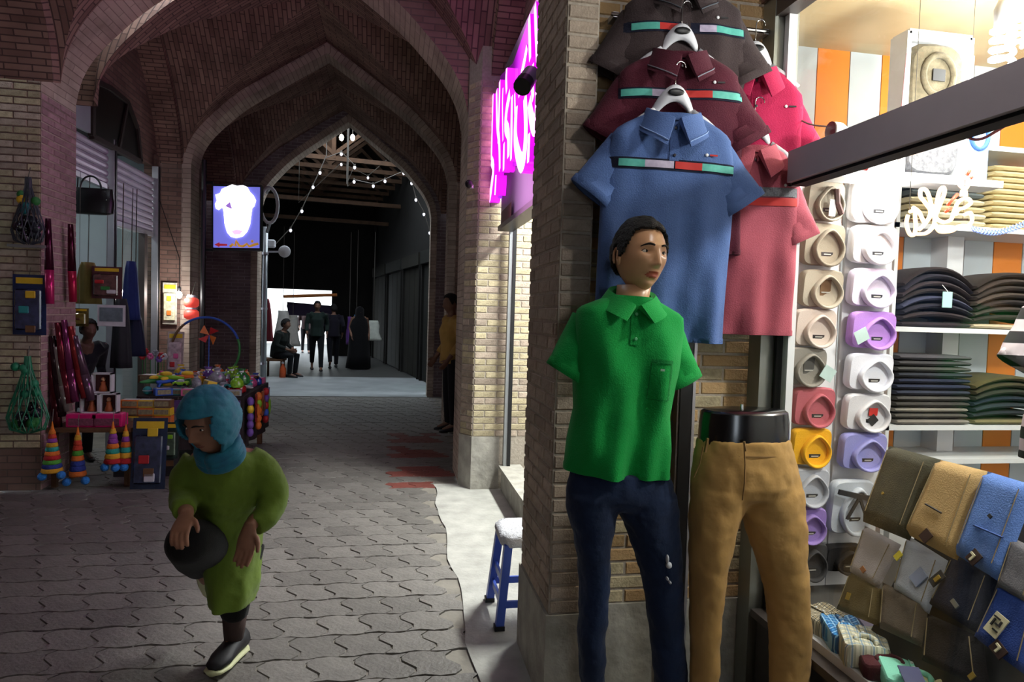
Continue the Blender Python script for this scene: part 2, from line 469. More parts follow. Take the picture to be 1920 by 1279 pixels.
# ------------------------------------------------------------------ pointed arches and groin vaults
PROF = [(0, 1), (.05, .965), (.19, .868), (.387, .727), (.626, .551), (.786, .395), (.905, .254), (.97, .130), (1.0, 0)]
def prof_pts(n=40):
    """dense samples (t, h) from t=-1 to 1"""
    base = [Vector((t, h, 0)) for t, h in PROF]
    sm = smooth_path(base[1:], 4); half = [(p.x, p.y) for p in [base[0]] + sm]
    return [(-t, h) for t, h in reversed(half)] + half[1:]
PP = prof_pts()
def arch_path(xl, xr, spring, apex):
    c = (xl + xr) / 2; hw = (xr - xl) / 2
    return [(c + t * hw, spring + h * (apex - spring)) for t, h in PP]
def arch_wall(name, y0, y1, xl, xr, spring, apex, xol, xor_, zt, label, m_face, rim=0.11):
    path = [(xl, z) for z in (0, 1.1, 2.2)] + arch_path(xl, xr, spring, apex) + [(xr, z) for z in (2.2, 1.1, 0)]
    n = len(path); na = len(PP)
    outer = []
    for k, (x, z) in enumerate(path):
        if k < 3: outer.append((xol, z))
        elif k >= n - 3: outer.append((xor_, z))
        else:
            q = (k - 3) / (na - 1)
            # walk (xol,spring) -> (xol,zt) -> (xor,zt) -> (xor,spring)
            l1 = zt - spring; l2 = xor_ - xol; tot = 2 * l1 + l2; d = q * tot
            outer.append((xol, spring + d) if d < l1 else ((xol + d - l1, zt) if d < l1 + l2 else (xor_, zt - (d - l1 - l2))))
    mb = MB()
    s = 0.0
    for k in range(n - 1):
        (xa, za), (xb, zb) = path[k], path[k + 1]; (oa, pa), (ob, pb) = outer[k], outer[k + 1]
        mb.add([(xa, y0, za), (xb, y0, zb), (ob, y0, pb), (oa, y0, pa)], [(0, 1, 2, 3)], 0, [[(xa, za), (xb, zb), (ob, pb), (oa, pa)]])
        mb.add([(xa, y1, za), (xb, y1, zb), (ob, y1, pb), (oa, y1, pa)], [(3, 2, 1, 0)], 0, [[(oa, pa), (ob, pb), (xb, zb), (xa, za)]])
        l = math.hypot(xb - xa, zb - za)
        mb.add([(xa, y0, za), (xb, y0, zb), (xb, y1, zb), (xa, y1, za)], [(3, 2, 1, 0)], 1, [[(y1, s), (y1, s + l), (y0, s + l), (y0, s)]])
        s += l
    o = struct(mb.build(name, [m_face, M_RIM]), label)
    if rim:
        mb = MB(); s = 0
        P2 = [Vector(p) for p in path]; offs = []
        c = (xl + xr) / 2
        for k, p in enumerate(P2):
            d = (P2[min(k + 1, n - 1)] - P2[max(k - 1, 0)]).normalized()
            nn = Vector((-d.y, d.x))
            offs.append(p + nn * rim)
        ap = n // 2; offs[ap] = P2[ap] + Vector((0, rim * 1.25))
        for k in range(n - 1):
            a, b = P2[k], P2[k + 1]; a2, b2 = offs[k], offs[k + 1]; l = (b - a).length
            f = y0 - 0.02
            mb.add([(a.x, f, a.y), (b.x, f, b.y), (b2.x, f, b2.y), (a2.x, f, a2.y)], [(0, 1, 2, 3)], 0, [[(0.1, s), (0.1, s + l), (.21, s + l), (.21, s)]])
            mb.add([(a.x, f, a.y), (b.x, f, b.y), (b.x, y0, b.y), (a.x, y0, a.y)], [(3, 2, 1, 0)], 0, [[(0.1, s), (0.1, s + l), (.12, s + l), (.12, s)]])
            mb.add([(a2.x, f, a2.y), (b2.x, f, b2.y), (b2.x, y0, b2.y), (a2.x, y0, a2.y)], [(0, 1, 2, 3)], 0, [[(0.1, s), (0.1, s + l), (.12, s + l), (.12, s)]])
            s += l
        mb.build('arch_edge', M_RIM, o)
    return o
wall0 = arch_wall('wall_arch_near', 6.0, 6.6, -2.80, 0.63, 3.3, 5.0, -3.4, 1.9, 6.2, 'nearest pointed brick arch of the lane, rose-lit left pier', M_WALLBR, rim=0)
wall1 = arch_wall('wall_arch_middle', 9.2, 9.55, -2.56, 0.73, 3.35, 4.90, -3.3, 1.9, 6.2, 'second pointed brick arch across the lane with pale edge', M_WALLBR)
wall2 = arch_wall('wall_arch_far', 12.2, 12.55, -2.31, 0.66, 3.25, 4.84, -3.3, 1.9, 6.2, 'third pointed brick arch leading to the timber-roofed hall', M_WALLBR_P)

def vault(name, y0, y1, xl, xr, spring, apex, label, ext_l=0.0, ext_r=0.0, hole=0.0):
    xc, yc, hx, hy = (xl + xr) / 2, (y0 + y1) / 2, (xr - xl) / 2, (y1 - y0) / 2
    mb = MB(); K = 7
    P = [(t, spring + h * (apex - spring)) for t, h in PP]
    sx = [0]; sy = [0]
    for (a, za), (b, zb) in zip(P, P[1:]):
        sx.append(sx[-1] + math.hypot((b - a) * hx, zb - za)); sy.append(sy[-1] + math.hypot((b - a) * hy, zb - za))
    def cell(p, uv, flip):
        if hole and all(math.hypot(q[0] - xc, q[1] - yc) < hole * 1.25 for q in p): return
        mb.add(p, [(0, 1, 2, 3)] if flip else [(3, 2, 1, 0)], 0, [uv if flip else uv[::-1]])
    for i in range(len(P) - 1):
        (ta, za), (tb, zb) = P[i], P[i + 1]
        for k in range(K):
            f0, f1 = k / K, (k + 1) / K
            for side in (-1, 1):
                ya0 = yc + side * hy * abs(ta); ya1 = yc + side * hy; yb0 = yc + side * hy * abs(tb)
                q = [(xc + ta * hx, lerp(ya0, ya1, f0), za), (xc + tb * hx, lerp(yb0, ya1, f0), zb), (xc + tb * hx, lerp(yb0, ya1, f1), zb), (xc + ta * hx, lerp(ya0, ya1, f1), za)]
                cell(q, [(sx[i], q[0][1]), (sx[i + 1], q[1][1]), (sx[i + 1], q[2][1]), (sx[i], q[3][1])], side < 0)
                ext = ext_l if side < 0 else ext_r
                xa0 = xc + side * hx * abs(ta); xe = xc + side * hx; xb0 = xc + side * hx * abs(tb)
                q = [(lerp(xa0, xe, f0), yc + ta * hy, za), (lerp(xb0, xe, f0), yc + tb * hy, zb), (lerp(xb0, xe, f1), yc + tb * hy, zb), (lerp(xa0, xe, f1), yc + ta * hy, za)]
                cell(q, [(sy[i], q[0][0]), (sy[i + 1], q[1][0]), (sy[i + 1], q[2][0]), (sy[i], q[3][0])], side > 0)
                if k == 0 and ext > 0:   # soffit of the side arch, slightly lower than the web
                    g = 0.93; xo = xe + side * ext
                    A = (yc + ta * hy * g, spring + (za - spring) * .96 - .03); B = (yc + tb * hy * g, spring + (zb - spring) * .96 - .03)
                    q = [(xe, A[0], A[1]), (xe, B[0], B[1]), (xo, B[0], B[1]), (xo, A[0], A[1])]
                    mb.add(q, [(0, 1, 2, 3)], 0, [[(xe, sy[i]), (xe, sy[i + 1]), (xo, sy[i + 1]), (xo, sy[i])]])
                    q = [(xe, yc + ta * hy, za), (xe, yc + tb * hy, zb), (xe, B[0], B[1]), (xe, A[0], A[1])]
                    mb.add(q, [(0, 1, 2, 3)], 0, [[(0.02, sy[i]), (0.02, sy[i + 1]), (.1, sy[i + 1]), (.1, sy[i])]])
    return struct(mb.build(name, M_VAULT), label)
vault('ceiling_vault_near', 2.65, 6.0, -2.66, 0.80, 3.3, 5.25, 'dark brick groin vault over the foreground with an added round light hole', .55, .75, hole=0.46)  # unseen hole added to let daylight onto the floor
vault('ceiling_vault_middle', 6.6, 9.2, -2.66, 0.83, 3.35, 5.06, 'brown brick groin vault between the first two arches', .30, .40)
vault('ceiling_vault_far', 9.55, 12.2, -2.66, 0.83, 3.35, 5.04, 'brown brick groin vault between second and third arches', .50, .40)

# light shells that close the place off: roof over the vaults, side and rear walls
def slab(name, c, size, m, label, uvplane=None):
    mb = MB(); mb.box(c, size)
    if uvplane:
        for k, f in enumerate(mb.f):
            mb.uv[k] = [((mb.v[i].y if uvplane == 'yz' else mb.v[i].x), mb.v[i].z) for i in f]
    return struct(mb.build(name, m), label)
slab('ceiling_rear', (-0.9, -3.9, 5.5), (9, 13.0, 0.2), M_WALLBR, 'brick ceiling over the lane behind the viewer', 'xz')
slab('wall_left_near', (-3.3, -2.1, 2.75), (0.2, 16.1, 5.5), M_WALLBR, 'long brick wall on the left before the first arch', 'yz')
slab('wall_right_rear', (1.6, -5.0, 2.75), (0.2, 11.0, 5.5), M_WALLBR, 'brick wall on the right behind the viewer', 'yz')
mb = MB()
for x0, x1, z0, z1 in ((-3.4, -1.6, 0, 5.5), (-.2, 1.7, 0, 5.5), (-1.6, -.2, 2.6, 5.5)): mb.box(((x0 + x1) / 2, -10.05, (z0 + z1) / 2), (x1 - x0, .1, z1 - z0))
struct(mb.build('wall_rear_added', M_WALLBR), 'added brick end wall behind the viewer with a doorway')  # unseen wall added to cut the frontal fill light
slab('wall_left_upper', (-2.98, 7.9, 4.6), (0.08, 2.7, 2.7), M_WALLBR, 'brick lunette wall above the roller shutters', 'yz')
slab('wall_left_pier', (-2.98, 9.17, 1.7), (0.14, 0.36, 3.4), M_WALLBR, 'brick return beside the far shutter post', 'yz')
slab('wall_left_far', (-3.2, 10.9, 2.75), (0.1, 2.9, 5.5), M_WALLBR, 'side wall between second and third arches', 'yz')
slab('wall_right_middle', (1.28, 7.7, 2.75), (0.1, 2.9, 5.5), M_WALLRED, 'red brick side recess behind the leaning man', 'yz')
slab('wall_right_far', (1.28, 10.9, 2.75), (0.1, 2.9, 5.5), M_WALLRED, 'red brick side wall near the third arch', 'yz')

# bricks on the first arch's left pier: rose-lit reveal and the pale front beside it
face_bricks(wall0, (-2.80, 6.0, 0), (0, 1, 0), 0.60, 0.0, 3.25, [M_BRICK_P], limit=160, near=2.0)
face_bricks(wall0, (-3.2, 6.0, 0), (1, 0, 0), 0.40, 0.35, 3.9, [M_BRICK_B, M_BRICK_A], limit=135, near=2.0)

# right-hand pier beside the neon shop, chamfered corner, rendered foot
mb = MB()
plan = [(0.63, 5.97), (0.72, 5.80), (2.4, 5.80), (2.4, 5.995), (0.63, 5.995)]
mb.loft([[(x, y, 0) for x, y in plan], [(x, y, 4.6) for x, y in plan]])
pierB = struct(mb.build('wall_right_pier', M_MORTAR), 'buff brick pier beside the neon-signed shop, lit from inside')
mb = MB(); plan = [(0.62, 5.965), (0.713, 5.788), (0.96, 5.788), (0.96, 5.9), (0.62, 5.99)]
mb.loft([[(x, y, 0) for x, y in plan], [(x, y, 0.47) for x, y in plan]])
mb.build('plinth', M_PLASTER, pierB)
face_bricks(pierB, (0.72, 5.80, 0), (1, 0, 0), 0.60, 0.47, 3.6, [M_BRICK_B, M_BRICK_B, M_BRICK_A], limit=220)
dd = Vector((0.09, -0.17, 0))
face_bricks(pierB, (0.63, 5.97, 0), dd, dd.length, 0.47, 3.6, [M_BRICK_A, M_BRICK_B], limit=80, header=False)
# neon shop shell
slab('wall_right_shopback', (3.0, 4.5, 1.7), (0.1, 2.7, 3.4), M_WHITE, 'white back wall inside the neon-signed shop')
slab('ceiling_shop', (2.0, 4.42, 3.45), (2.1, 2.7, 0.1), M_WHITE, 'white ceiling inside the neon-signed shop')
slab('wall_right_above', (1.07, 4.42, 4.4), (0.1, 2.76, 2.0), M_WALLBR, 'dark brick wall above the neon sign', 'yz')
slab('wall_right_between', (2.6, 3.33, 1.7), (2.3, 0.06, 3.4), M_WHITE, 'partition between the two right-hand shops')
# low sill below the neon shop window
mb = MB(); mb.box((1.03, 4.75, 0.10), (0.10, 2.0, 0.20)); mb.box((1.05, 4.75, 0.215), (0.2, 2.0, 0.03))
struct(mb.build('trim_1', M_PLASTER), 'low rendered sill under the neon shop window')
# ================================================================== far timber-roofed hall
FH_M = Matrix.Translation((-0.8, 12.6, 0)) @ Matrix.Rotation(math.radians(10), 4, 'Z')
def fh(x, y, z): return FH_M @ Vector((x, y, z))
FHR = FH_M.to_3x3()
M_HALL = mat('dark plaster', '#1a1815', 0.95, var=0.3, scale=3)  # base colour lowered to keep the hall dark
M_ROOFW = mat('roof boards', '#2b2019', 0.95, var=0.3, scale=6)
def fslab(name, c, size, m, label):
    mb = MB(); mb.box(fh(*c), size, FHR); return struct(mb.build(name, m), label)
fslab('wall_hall_left', (-2.05, 5.4, 2.8), (0.2, 9.9, 5.6), M_HALL, 'dark left wall of the timber-roofed hall')
fslab('wall_hall_right', (2.05, 5.2, 2.8), (0.2, 10.6, 5.6), M_HALL, 'dark right wall of the timber-roofed hall')
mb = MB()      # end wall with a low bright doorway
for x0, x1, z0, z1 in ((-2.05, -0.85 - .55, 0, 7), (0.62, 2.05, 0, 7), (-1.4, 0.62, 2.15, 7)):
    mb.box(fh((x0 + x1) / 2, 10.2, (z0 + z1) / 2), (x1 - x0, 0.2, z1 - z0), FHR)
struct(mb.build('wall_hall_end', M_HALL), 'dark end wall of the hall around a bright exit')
mb = MB()
for sx in (-1, 1):
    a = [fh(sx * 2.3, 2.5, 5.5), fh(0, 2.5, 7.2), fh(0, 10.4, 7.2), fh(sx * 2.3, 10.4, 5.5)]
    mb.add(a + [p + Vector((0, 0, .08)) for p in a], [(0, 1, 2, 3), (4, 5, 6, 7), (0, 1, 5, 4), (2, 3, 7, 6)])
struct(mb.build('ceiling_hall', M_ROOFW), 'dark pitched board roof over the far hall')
M_BEAM = mat('brown roof beam', '#4f3724', 0.8, var=0.3, scale=8)
for k in range(7):
    y = 3.4 + k * 1.02
    t = thing('roof_truss', '%s brown timber roof truss counted from the far arch' % ['first', 'second', 'third', 'fourth', 'fifth', 'sixth', 'seventh'][k], 'roof truss', fh(0, y, 5.0), 'timber roof trusses of the far hall')
    MB().bar(fh(-2.0, y, 5.0), fh(2.0, y, 5.0), .08, .10).build('bottom_chord', M_BEAM, t)
    for sx in (-1, 1):
        MB().bar(fh(sx * 2.0, y, 5.05), fh(0, y, 6.9), .07, .08).build('rafter', M_BEAM, t)
        MB().bar(fh(0, y, 5.1), fh(sx * 1.0, y, 5.95), .07, .08).build('strut', M_BEAM, t)
    MB().bar(fh(0, y, 5.0), fh(0, y, 6.9), .09, .09).build('king_post', M_BEAM, t)
# purlin-like long timbers lower down
for zz, yy in ((4.35, 5.5), (4.1, 7.4)):
    tag(MB().bar(fh(-1.95, yy, zz), fh(1.95, yy, zz), .10, .10).build('tie_beam', M_BEAM), 'plain brown tie beam low across the far hall', 'beam', 'tie beams of the far hall')
# pair of bare lamps under the first truss, string of bulbs
M_BULB = emat('warm bulb glow', '#fff2dc', 14)
M_CORD = mat('grey cord', '#5c5750', 0.7)
for dx in (-0.12, 0.14):
    p = atY(650 + dx * 80, 258, 15.6)
    t = thing('hanging_lamp', 'small bare white lamp glowing under the first roof truss', 'lamp', p, 'pair of lamps under the roof truss')
    MB().tube([p + Vector((0, 0, .5)), p + Vector((0, 0, .06))], .008, 6).build('cord', M_CORD, t)
    MB().ball(p, (.05, .05, .075), 10, 6).build('bulb', M_BULB, t, True)
def bulb_string(pix, Y, label):
    P = [atY(x, y, Y) for x, y in pix]
    P = [P[0] + Vector((0, 0, 1.2))] + P
    t = thing('light_string', label, 'string lights', P[0])
    MB().tube(P, .010, 5).build('cable', M_CORD, t)
    for p in P[2:-1]:
        b = MB().ball(p - Vector((0, 0, .045)), (.028, .028, .038), 8, 6).build('bulb', M_BULB2, t, True)
        MB().lathe([(.02, 0), (.02, .05)], p - Vector((0, 0, .02)), 6).build('socket', M_CORD, b)
M_BULB2 = emat('cold bulb glow', '#f6f4ff', 1.1)
bulb_string([(612, 292), (600, 320), (587, 347), (566, 392), (545, 428), (515, 460)], 14.2, 'sagging bulb string down the left of the far arch')
bulb_string([(650, 345), (665, 310), (640, 285), (612, 296)], 14.2, 'short looped bulb string left of the roof centre')
bulb_string([(652, 350), (664, 337), (700, 345), (722, 336), (757, 321), (772, 340), (780, 371), (795, 398), (806, 433), (808, 455)], 14.4, 'long bulb string draped to the right side of the far arch')
bulb_string([(560, 380), (640, 305), (690, 330), (725, 300)], 16.6, 'thin bulb string high between the roof trusses')

# shop fronts of the far hall
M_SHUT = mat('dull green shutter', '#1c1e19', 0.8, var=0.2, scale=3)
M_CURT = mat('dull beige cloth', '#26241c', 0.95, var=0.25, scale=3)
DOORN = 0
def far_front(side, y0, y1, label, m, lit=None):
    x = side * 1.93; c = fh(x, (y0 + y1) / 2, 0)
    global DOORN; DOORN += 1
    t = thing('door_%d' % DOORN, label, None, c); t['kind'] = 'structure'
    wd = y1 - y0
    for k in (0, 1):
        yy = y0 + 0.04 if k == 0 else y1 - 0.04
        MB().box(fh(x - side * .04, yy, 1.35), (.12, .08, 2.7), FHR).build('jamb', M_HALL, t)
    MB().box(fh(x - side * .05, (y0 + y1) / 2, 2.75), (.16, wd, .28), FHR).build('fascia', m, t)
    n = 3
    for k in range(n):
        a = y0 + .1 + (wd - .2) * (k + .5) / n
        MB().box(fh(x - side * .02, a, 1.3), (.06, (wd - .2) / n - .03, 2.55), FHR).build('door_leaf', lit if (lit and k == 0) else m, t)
M_LITDOOR = emat('lit doorway', '#a9e6d8', 0.55)
far_front(1, 0.4, 2.2, 'near right shop front of the far hall with a pale glowing door', M_SHUT, M_LITDOOR)
far_front(1, 2.4, 4.4, 'olive shuttered shop front right of the far hall', M_CURT)
far_front(1, 4.6, 6.8, 'third dim shop front along the far hall right wall', M_SHUT)
far_front(1, 7.0, 9.4, 'last dark shop front before the hall end, right wall', M_CURT)
far_front(-1, 0.5, 2.6, 'dark shop front just through the far arch on the left', M_SHUT)
far_front(-1, 3.0, 5.4, 'dark left shop front midway along the far hall', M_CURT)
far_front(-1, 5.8, 9.0, 'dark left shop front nearest the hall exit', M_SHUT)

# dark awning and orange pole at the bright exit, white cloths beyond
pA, pB = atY(532, 556, 20.6), atY(632, 553, 20.6)
tag(MB().tube([pA, pB], .045, 8).build('awning_pole', mat('orange painted pole', '#d07a36', .6)), 'orange pole across the top of the bright hall exit', 'pole')
aw = [atY(x, y, 20.9) for x, y in ((538, 566), (628, 574), (626, 598), (592, 592), (540, 592))]
mb = MB(); mb.add(aw + [p + Vector((0, .05, 0)) for p in aw], [(0, 1, 2, 3, 4), (9, 8, 7, 6, 5)] + [(i, (i + 1) % 5, 5 + (i + 1) % 5, 5 + i) for i in range(5)])
tag(mb.build('awning', mat('dark purple canvas', '#2a2036', .9)), 'dark purple canvas awning hung across the bright exit', 'awning')
# sunlit street beyond the exit
slab('wall_street', (-4.2, 30.0, 2.5), (9, .2, 5), mat('street whitewash', '#dcdad2', .9), 'whitewashed wall of the sunlit street beyond')
for k, (px, w_, c, nm) in enumerate(((530, .25, '#e8e4dc', 'white'), (549, .2, '#cfcac0', 'grey'), (700, .22, '#d8dcd0', 'pale'), (668, .12, '#4a7fae', 'blue'), (655, .10, '#6b3f8c', 'purple'))):
    Yk = (20.0, 20.2, 18.6, 19.4, 19.6)[k]
    p = atY(px, 620, Yk); hgt = (1.15, .9, .55, .9, .8)[k]
    mb = MB(); rings = []
    for i in range(9):
        z = p.z + hgt / 2 - hgt * i / 8; wv = w_ * (.55 + .45 * i / 8)
        rings.append([(p.x + wv * math.cos(a) * (1 + .15 * math.sin(3 * a + i)), p.y + .08 * math.sin(a), z) for a in [2 * PI * q / 12 for q in range(12)]])
    mb.loft(rings)
    t = thing('hanging_garment', nm + ' garment hanging beside the far hall exit', 'garment', (p.x, p.y, p.z - hgt / 2))
    mb.build('cloth', mat(nm + ' cloth far', c, .9, emit=None), t, True)
    MB().tube([(p.x, p.y, p.z + hgt / 2), (p.x, p.y, p.z + hgt / 2 + 2.4)], .008, 5).build('hanging_cord', M_CORD, t)
# downpipe and lamp boxes left of the third arch
p0 = atY(494, 690, 12.75)
t = thing('drain_pipe', 'pale vertical drain pipe just left inside the far arch', 'pipe', (p0.x, p0.y, 0))
MB().tube([(p0.x, p0.y, 0), (p0.x, p0.y, 3.0)], .05, 10).build('pipe', M_ALU, t, True)
for z in (.5, 1.5, 2.5): MB().lathe([(.06, 0), (.06, .04)], (p0.x, p0.y, z), 10).build('bracket', M_STEEL, t)
c = atY(505, 385, 12.0)
t = thing('signboard_frame', 'weathered white oval hoop frame right of the ice cream sign', 'frame', c - Vector((0, 0, .3)))
mb = MB(); mb.tube([c + Vector((.13 * math.cos(a), .05 * math.cos(a), .30 * math.sin(a))) for a in [2 * PI * k / 20 for k in range(20)]], .03, 8, closed=True); mb.build('hoop', M_WHITE, t, True)
MB().bar(c + Vector((-.05, .1, -.45)), c + Vector((.02, 0, -.28)), .04, .04).build('stay', M_STEEL, t)
MB().bar(c + Vector((0, .0, .28)), Vector((c.x - .1, 12.3, c.z + .25)), .03, .03).build('wall_bracket', M_STEEL, t)
for (px, py, s_, nm) in ((508, 457, .13, 'boxy'), (534, 472, .11, 'round')):
    c = atY(px, py, 12.9)
    t = thing('flood_light', nm + ' white floodlight casing on the hall wall', 'floodlight', c)
    if nm == 'boxy': MB().box(c, (s_ * 1.2, .14, s_ * 1.1), bev=.02).build('housing', M_WHITE, t)
    else: MB().lathe([(.02, -.06), (s_ * .8, -.05), (s_, .03), (s_ * .9, .06)], c, 16, M=Matrix.Rotation(PI / 2, 3, 'X')).build('housing', M_WHITE, t, True)
    MB().bar(c, c + Vector((-.75, .16, -.02)), .04, .03).build('arm', M_STEEL, t)

# ================================================================== left shop: shutters, posts, lunette
XL = -2.93
def pX(px, py, dx=0.0): return atX(px, py, XL + dx)
M_SLAT = mat('shutter slat', '#b9b3c2', 0.4, 0.1, var=0.1, scale=4)
M_PALE = mat('pale shop wall', '#9aa5a8', 0.8, var=0.1, scale=3)
slab('wall_left_shopback', (-4.5, 7.9, 1.7), (0.1, 2.8, 3.4), M_PALE, 'pale wall inside the left-hand shop')
slab('wall_left_shopend', (-3.75, 9.22, 1.7), (1.5, 0.08, 3.4), M_PALE, 'far side wall inside the left-hand shop')
slab('wall_left_shopnear', (-3.75, 6.64, 1.7), (1.5, 0.06, 3.4), M_PALE, 'near side wall inside the left-hand shop')
slab('ceiling_left_shop', (-3.75, 7.9, 3.42), (1.6, 2.8, 0.06), M_DARK, 'dark ceiling inside the left-hand shop')
def shutter(y0, y1, z0, z1, label):
    t = thing('roller_shutter', label, 'roller shutter', (XL, (y0 + y1) / 2, z0))
    n = int((z1 - z0 - .1) / .075)
    for k in range(n):
        z = z0 + .05 + (k + .5) * .075
        mb = MB(); prof = [(0.0, -.037), (.016, -.022), (.02, 0), (.016, .022), (0, .035), (-.006, 0)]
        mb.loft([[(XL + a, y, z + b_) for a, b_ in prof] for y in (y0, y1)])
        mb.build('slat', M_SLAT, t)
    MB().box((XL, (y0 + y1) / 2, z0 + .025), (.05, y1 - y0, .05)).build('bottom_rail', M_STEEL, t)
    return t
shutter(6.64, 7.58, 2.72, 3.22, 'short purple-grey roller shutter beside the rose-lit pier')
shutter(7.70, 8.9, 2.38, 3.22, 'longer purple-grey roller shutter between the two steel posts')
for y, zt, lab in ((7.64, 3.24, 'tall steel shutter post between the two roller shutters'), (8.96, 3.24, 'slim steel shutter post at the far brick return')):
    t = thing('shutter_post', lab, 'post', (XL, y, 0))
    MB().box((XL + .03, y, zt / 2), (.07, .08, zt)).build('channel', M_STEEL, t)
    MB().box((XL + .07, y, zt / 2), (.012, .03, zt)).build('track_slot', M_BLACK, t)
# lunette: dark panel standing in for the shade of the open hole + pale panel
L = [pX(*q, .06) for q in ((172, 150), (205, 165), (238, 192), (256, 240), (263, 303), (172, 256))]
t = thing('lunette_opening', 'dark panel as shade of the open lunette above the longer roller shutter', 'window', L[-1])
mb = MB(); n = len(L); mb.add(L + [p - Vector((.03, 0, 0)) for p in L], [tuple(range(n)), tuple(reversed(range(n, 2 * n)))] + [(i, n + i, n + (i + 1) % n, (i + 1) % n) for i in range(n)])
mb.build('panel', mat('open lunette shade', '#14120f', .35, var=.3, scale=3), t)
mb = MB()
for i in range(n): mb.bar(L[i], L[(i + 1) % n], .05, .05)
mb.build('frame', mat('dark window frame', '#2c221c', .7), t)
a, b_ = L[2], (L[5] + L[4]) / 2
MB().bar(a, b_, .04, .04).build('mullion', MATS['dark window frame'], t)
L = [pX(*q, .07) for q in ((141, 128), (170, 140), (170, 250), (141, 236))]
mb = MB(); mb.add(L + [p - Vector((.03, 0, 0)) for p in L], [(0, 1, 2, 3), (7, 6, 5, 4), (0, 4, 5, 1), (1, 5, 6, 2), (2, 6, 7, 3), (3, 7, 4, 0)])
tag(mb.build('wall_panel', M_PALE), 'pale grey board beside the dark lunette opening', 'board')
# glass of the far shop window below the longer shutter
mb = MB(); mb.box((XL - .03, 8.35, 1.2), (.012, 1.28, 2.36))
struct(mb.build('window_1', M_GLASS), 'glass shop window below the longer roller shutter')
mb = MB(); mb.box((XL, 8.62, 1.2), (.07, .09, 2.36)); mb.build('window_frame', M_ALU_DARK, bpy.data.objects['window_1'])
# steel frame at the very left
t = thing('steel_shutter', 'grey steel shutter edge left of the pale brick pier', 'frame', (-3.13, 5.7, 0))
MB().box((-3.16, 5.72, 1.55), (.09, .10, 3.1)).build('jamb', M_STEEL, t)
MB().box((-3.105, 5.72, 1.55), (.02, .03, 3.1)).build('track_slot', M_BLACK, t)
# flat tabs: little camera box on the arch edge
t = thing('switch_box', 'tiny dark switch box on the second arch edge', 'switch', atY(380, 429, 9.165))
MB().box(atY(380, 429, 9.16), (.07, .04, .03), bev=.006).build('case', M_BLACK, t)
MB().tube([atY(383, 429, 9.16), atY(383, 560, 9.16)], .006, 5).build('wire', M_BLACK, t)

# ================================================================== ice cream light box
ys = 8.95
def sP(px, py, dy=0.0): return atY(px, py, ys + dy)
cs = [sP(397, 345), sP(490, 347), sP(489, 470), sP(397, 468)]
cen = sum(cs, Vector()) / 4
t = thing('light_box_sign', 'glowing blue light box sign with a white ice cream cup', 'sign', cen - Vector((0, 0, .42)))
def plate(pix, dy, th, m, name, parent, smooth=False):
    P = [sP(x, y, dy) for x, y in pix]; n = len(P); mb = MB()
    mb.add(P + [p + Vector((0, th, 0)) for p in P], [tuple(range(n)), tuple(reversed(range(n, 2 * n)))] + [(i, n + i, n + (i + 1) % n, (i + 1) % n) for i in range(n)])
    return mb.build(name, m, parent, smooth)
plate([(397, 345), (490, 347), (489, 470), (397, 468)], 0.02, .14, M_BLACK, 'case', t)
face = plate([(400, 349), (487, 351), (486, 465), (400, 464)], 0.0, .02, emat('blue light panel', '#6f72d8', 0.75), 'panel', t)
zz = lambda L: [(370 + x * .1329, 320 + y * .1329) for x, y in L]
cup = zz([(545, 950), (470, 930), (420, 870), (385, 750), (375, 620), (365, 530), (330, 520), (300, 555), (260, 530), (250, 470), (275, 420), (255, 340), (320, 320), (345, 260), (420, 225), (490, 195), (560, 215), (640, 205), (700, 230), (740, 300), (790, 350), (825, 420), (800, 500), (770, 530), (755, 640), (740, 760), (700, 860), (640, 925)])
cup_o = plate(cup, -.012, .012, emat('white cup glow', '#fff8ff', 4.5), 'cup_picture', t)
plate(zz([(480, 850), (560, 830), (640, 850), (600, 900), (520, 905)]), -.02, .008, emat('pink print', '#f3b8dc', 1.1), 'cup_print', cup_o)
plate(zz([(390, 500), (460, 440), (490, 545)]), -.02, .008, emat('violet print', '#9a6fd0', .8), 'wafer_print', cup_o)
plate(zz([(240, 1045), (310, 1010), (310, 1030), (420, 1035), (420, 1060), (310, 1062), (310, 1078)]), -.012, .01, emat('red arrow print', '#a8222a', .5), 'arrow', t)
M_ORANGE = emat('orange lettering', '#c08a2a', .45)
mb = MB()
for st in ([(460, 1075), (500, 1040), (540, 1060), (545, 985), (590, 1060), (640, 1070)], [(640, 1070), (700, 1035), (730, 1070), (790, 1050), (860, 1030)], [(760, 1000), (790, 995)]):
    mb.tube([sP(*q, -.012) for q in zz(st)], .017, 5)
mb.build('lettering', M_ORANGE, t)
pp = sP(383, 300); pb = sP(383, 690)
MB().tube([pp, Vector((pp.x, pp.y, pb.z))], .03, 8).build('pole', M_BLACK, t)
for py in (310, 480, 640): q_ = sP(383, py); MB().bar(q_, Vector((q_.x - .06, 9.24, q_.z)), .03, .03).build('wall_bracket', M_BLACK, t)
for py in (343, 469): MB().bar(sP(383, py, .06), sP(400, py, .06), .03, .03).build('bracket', M_BLACK, t)

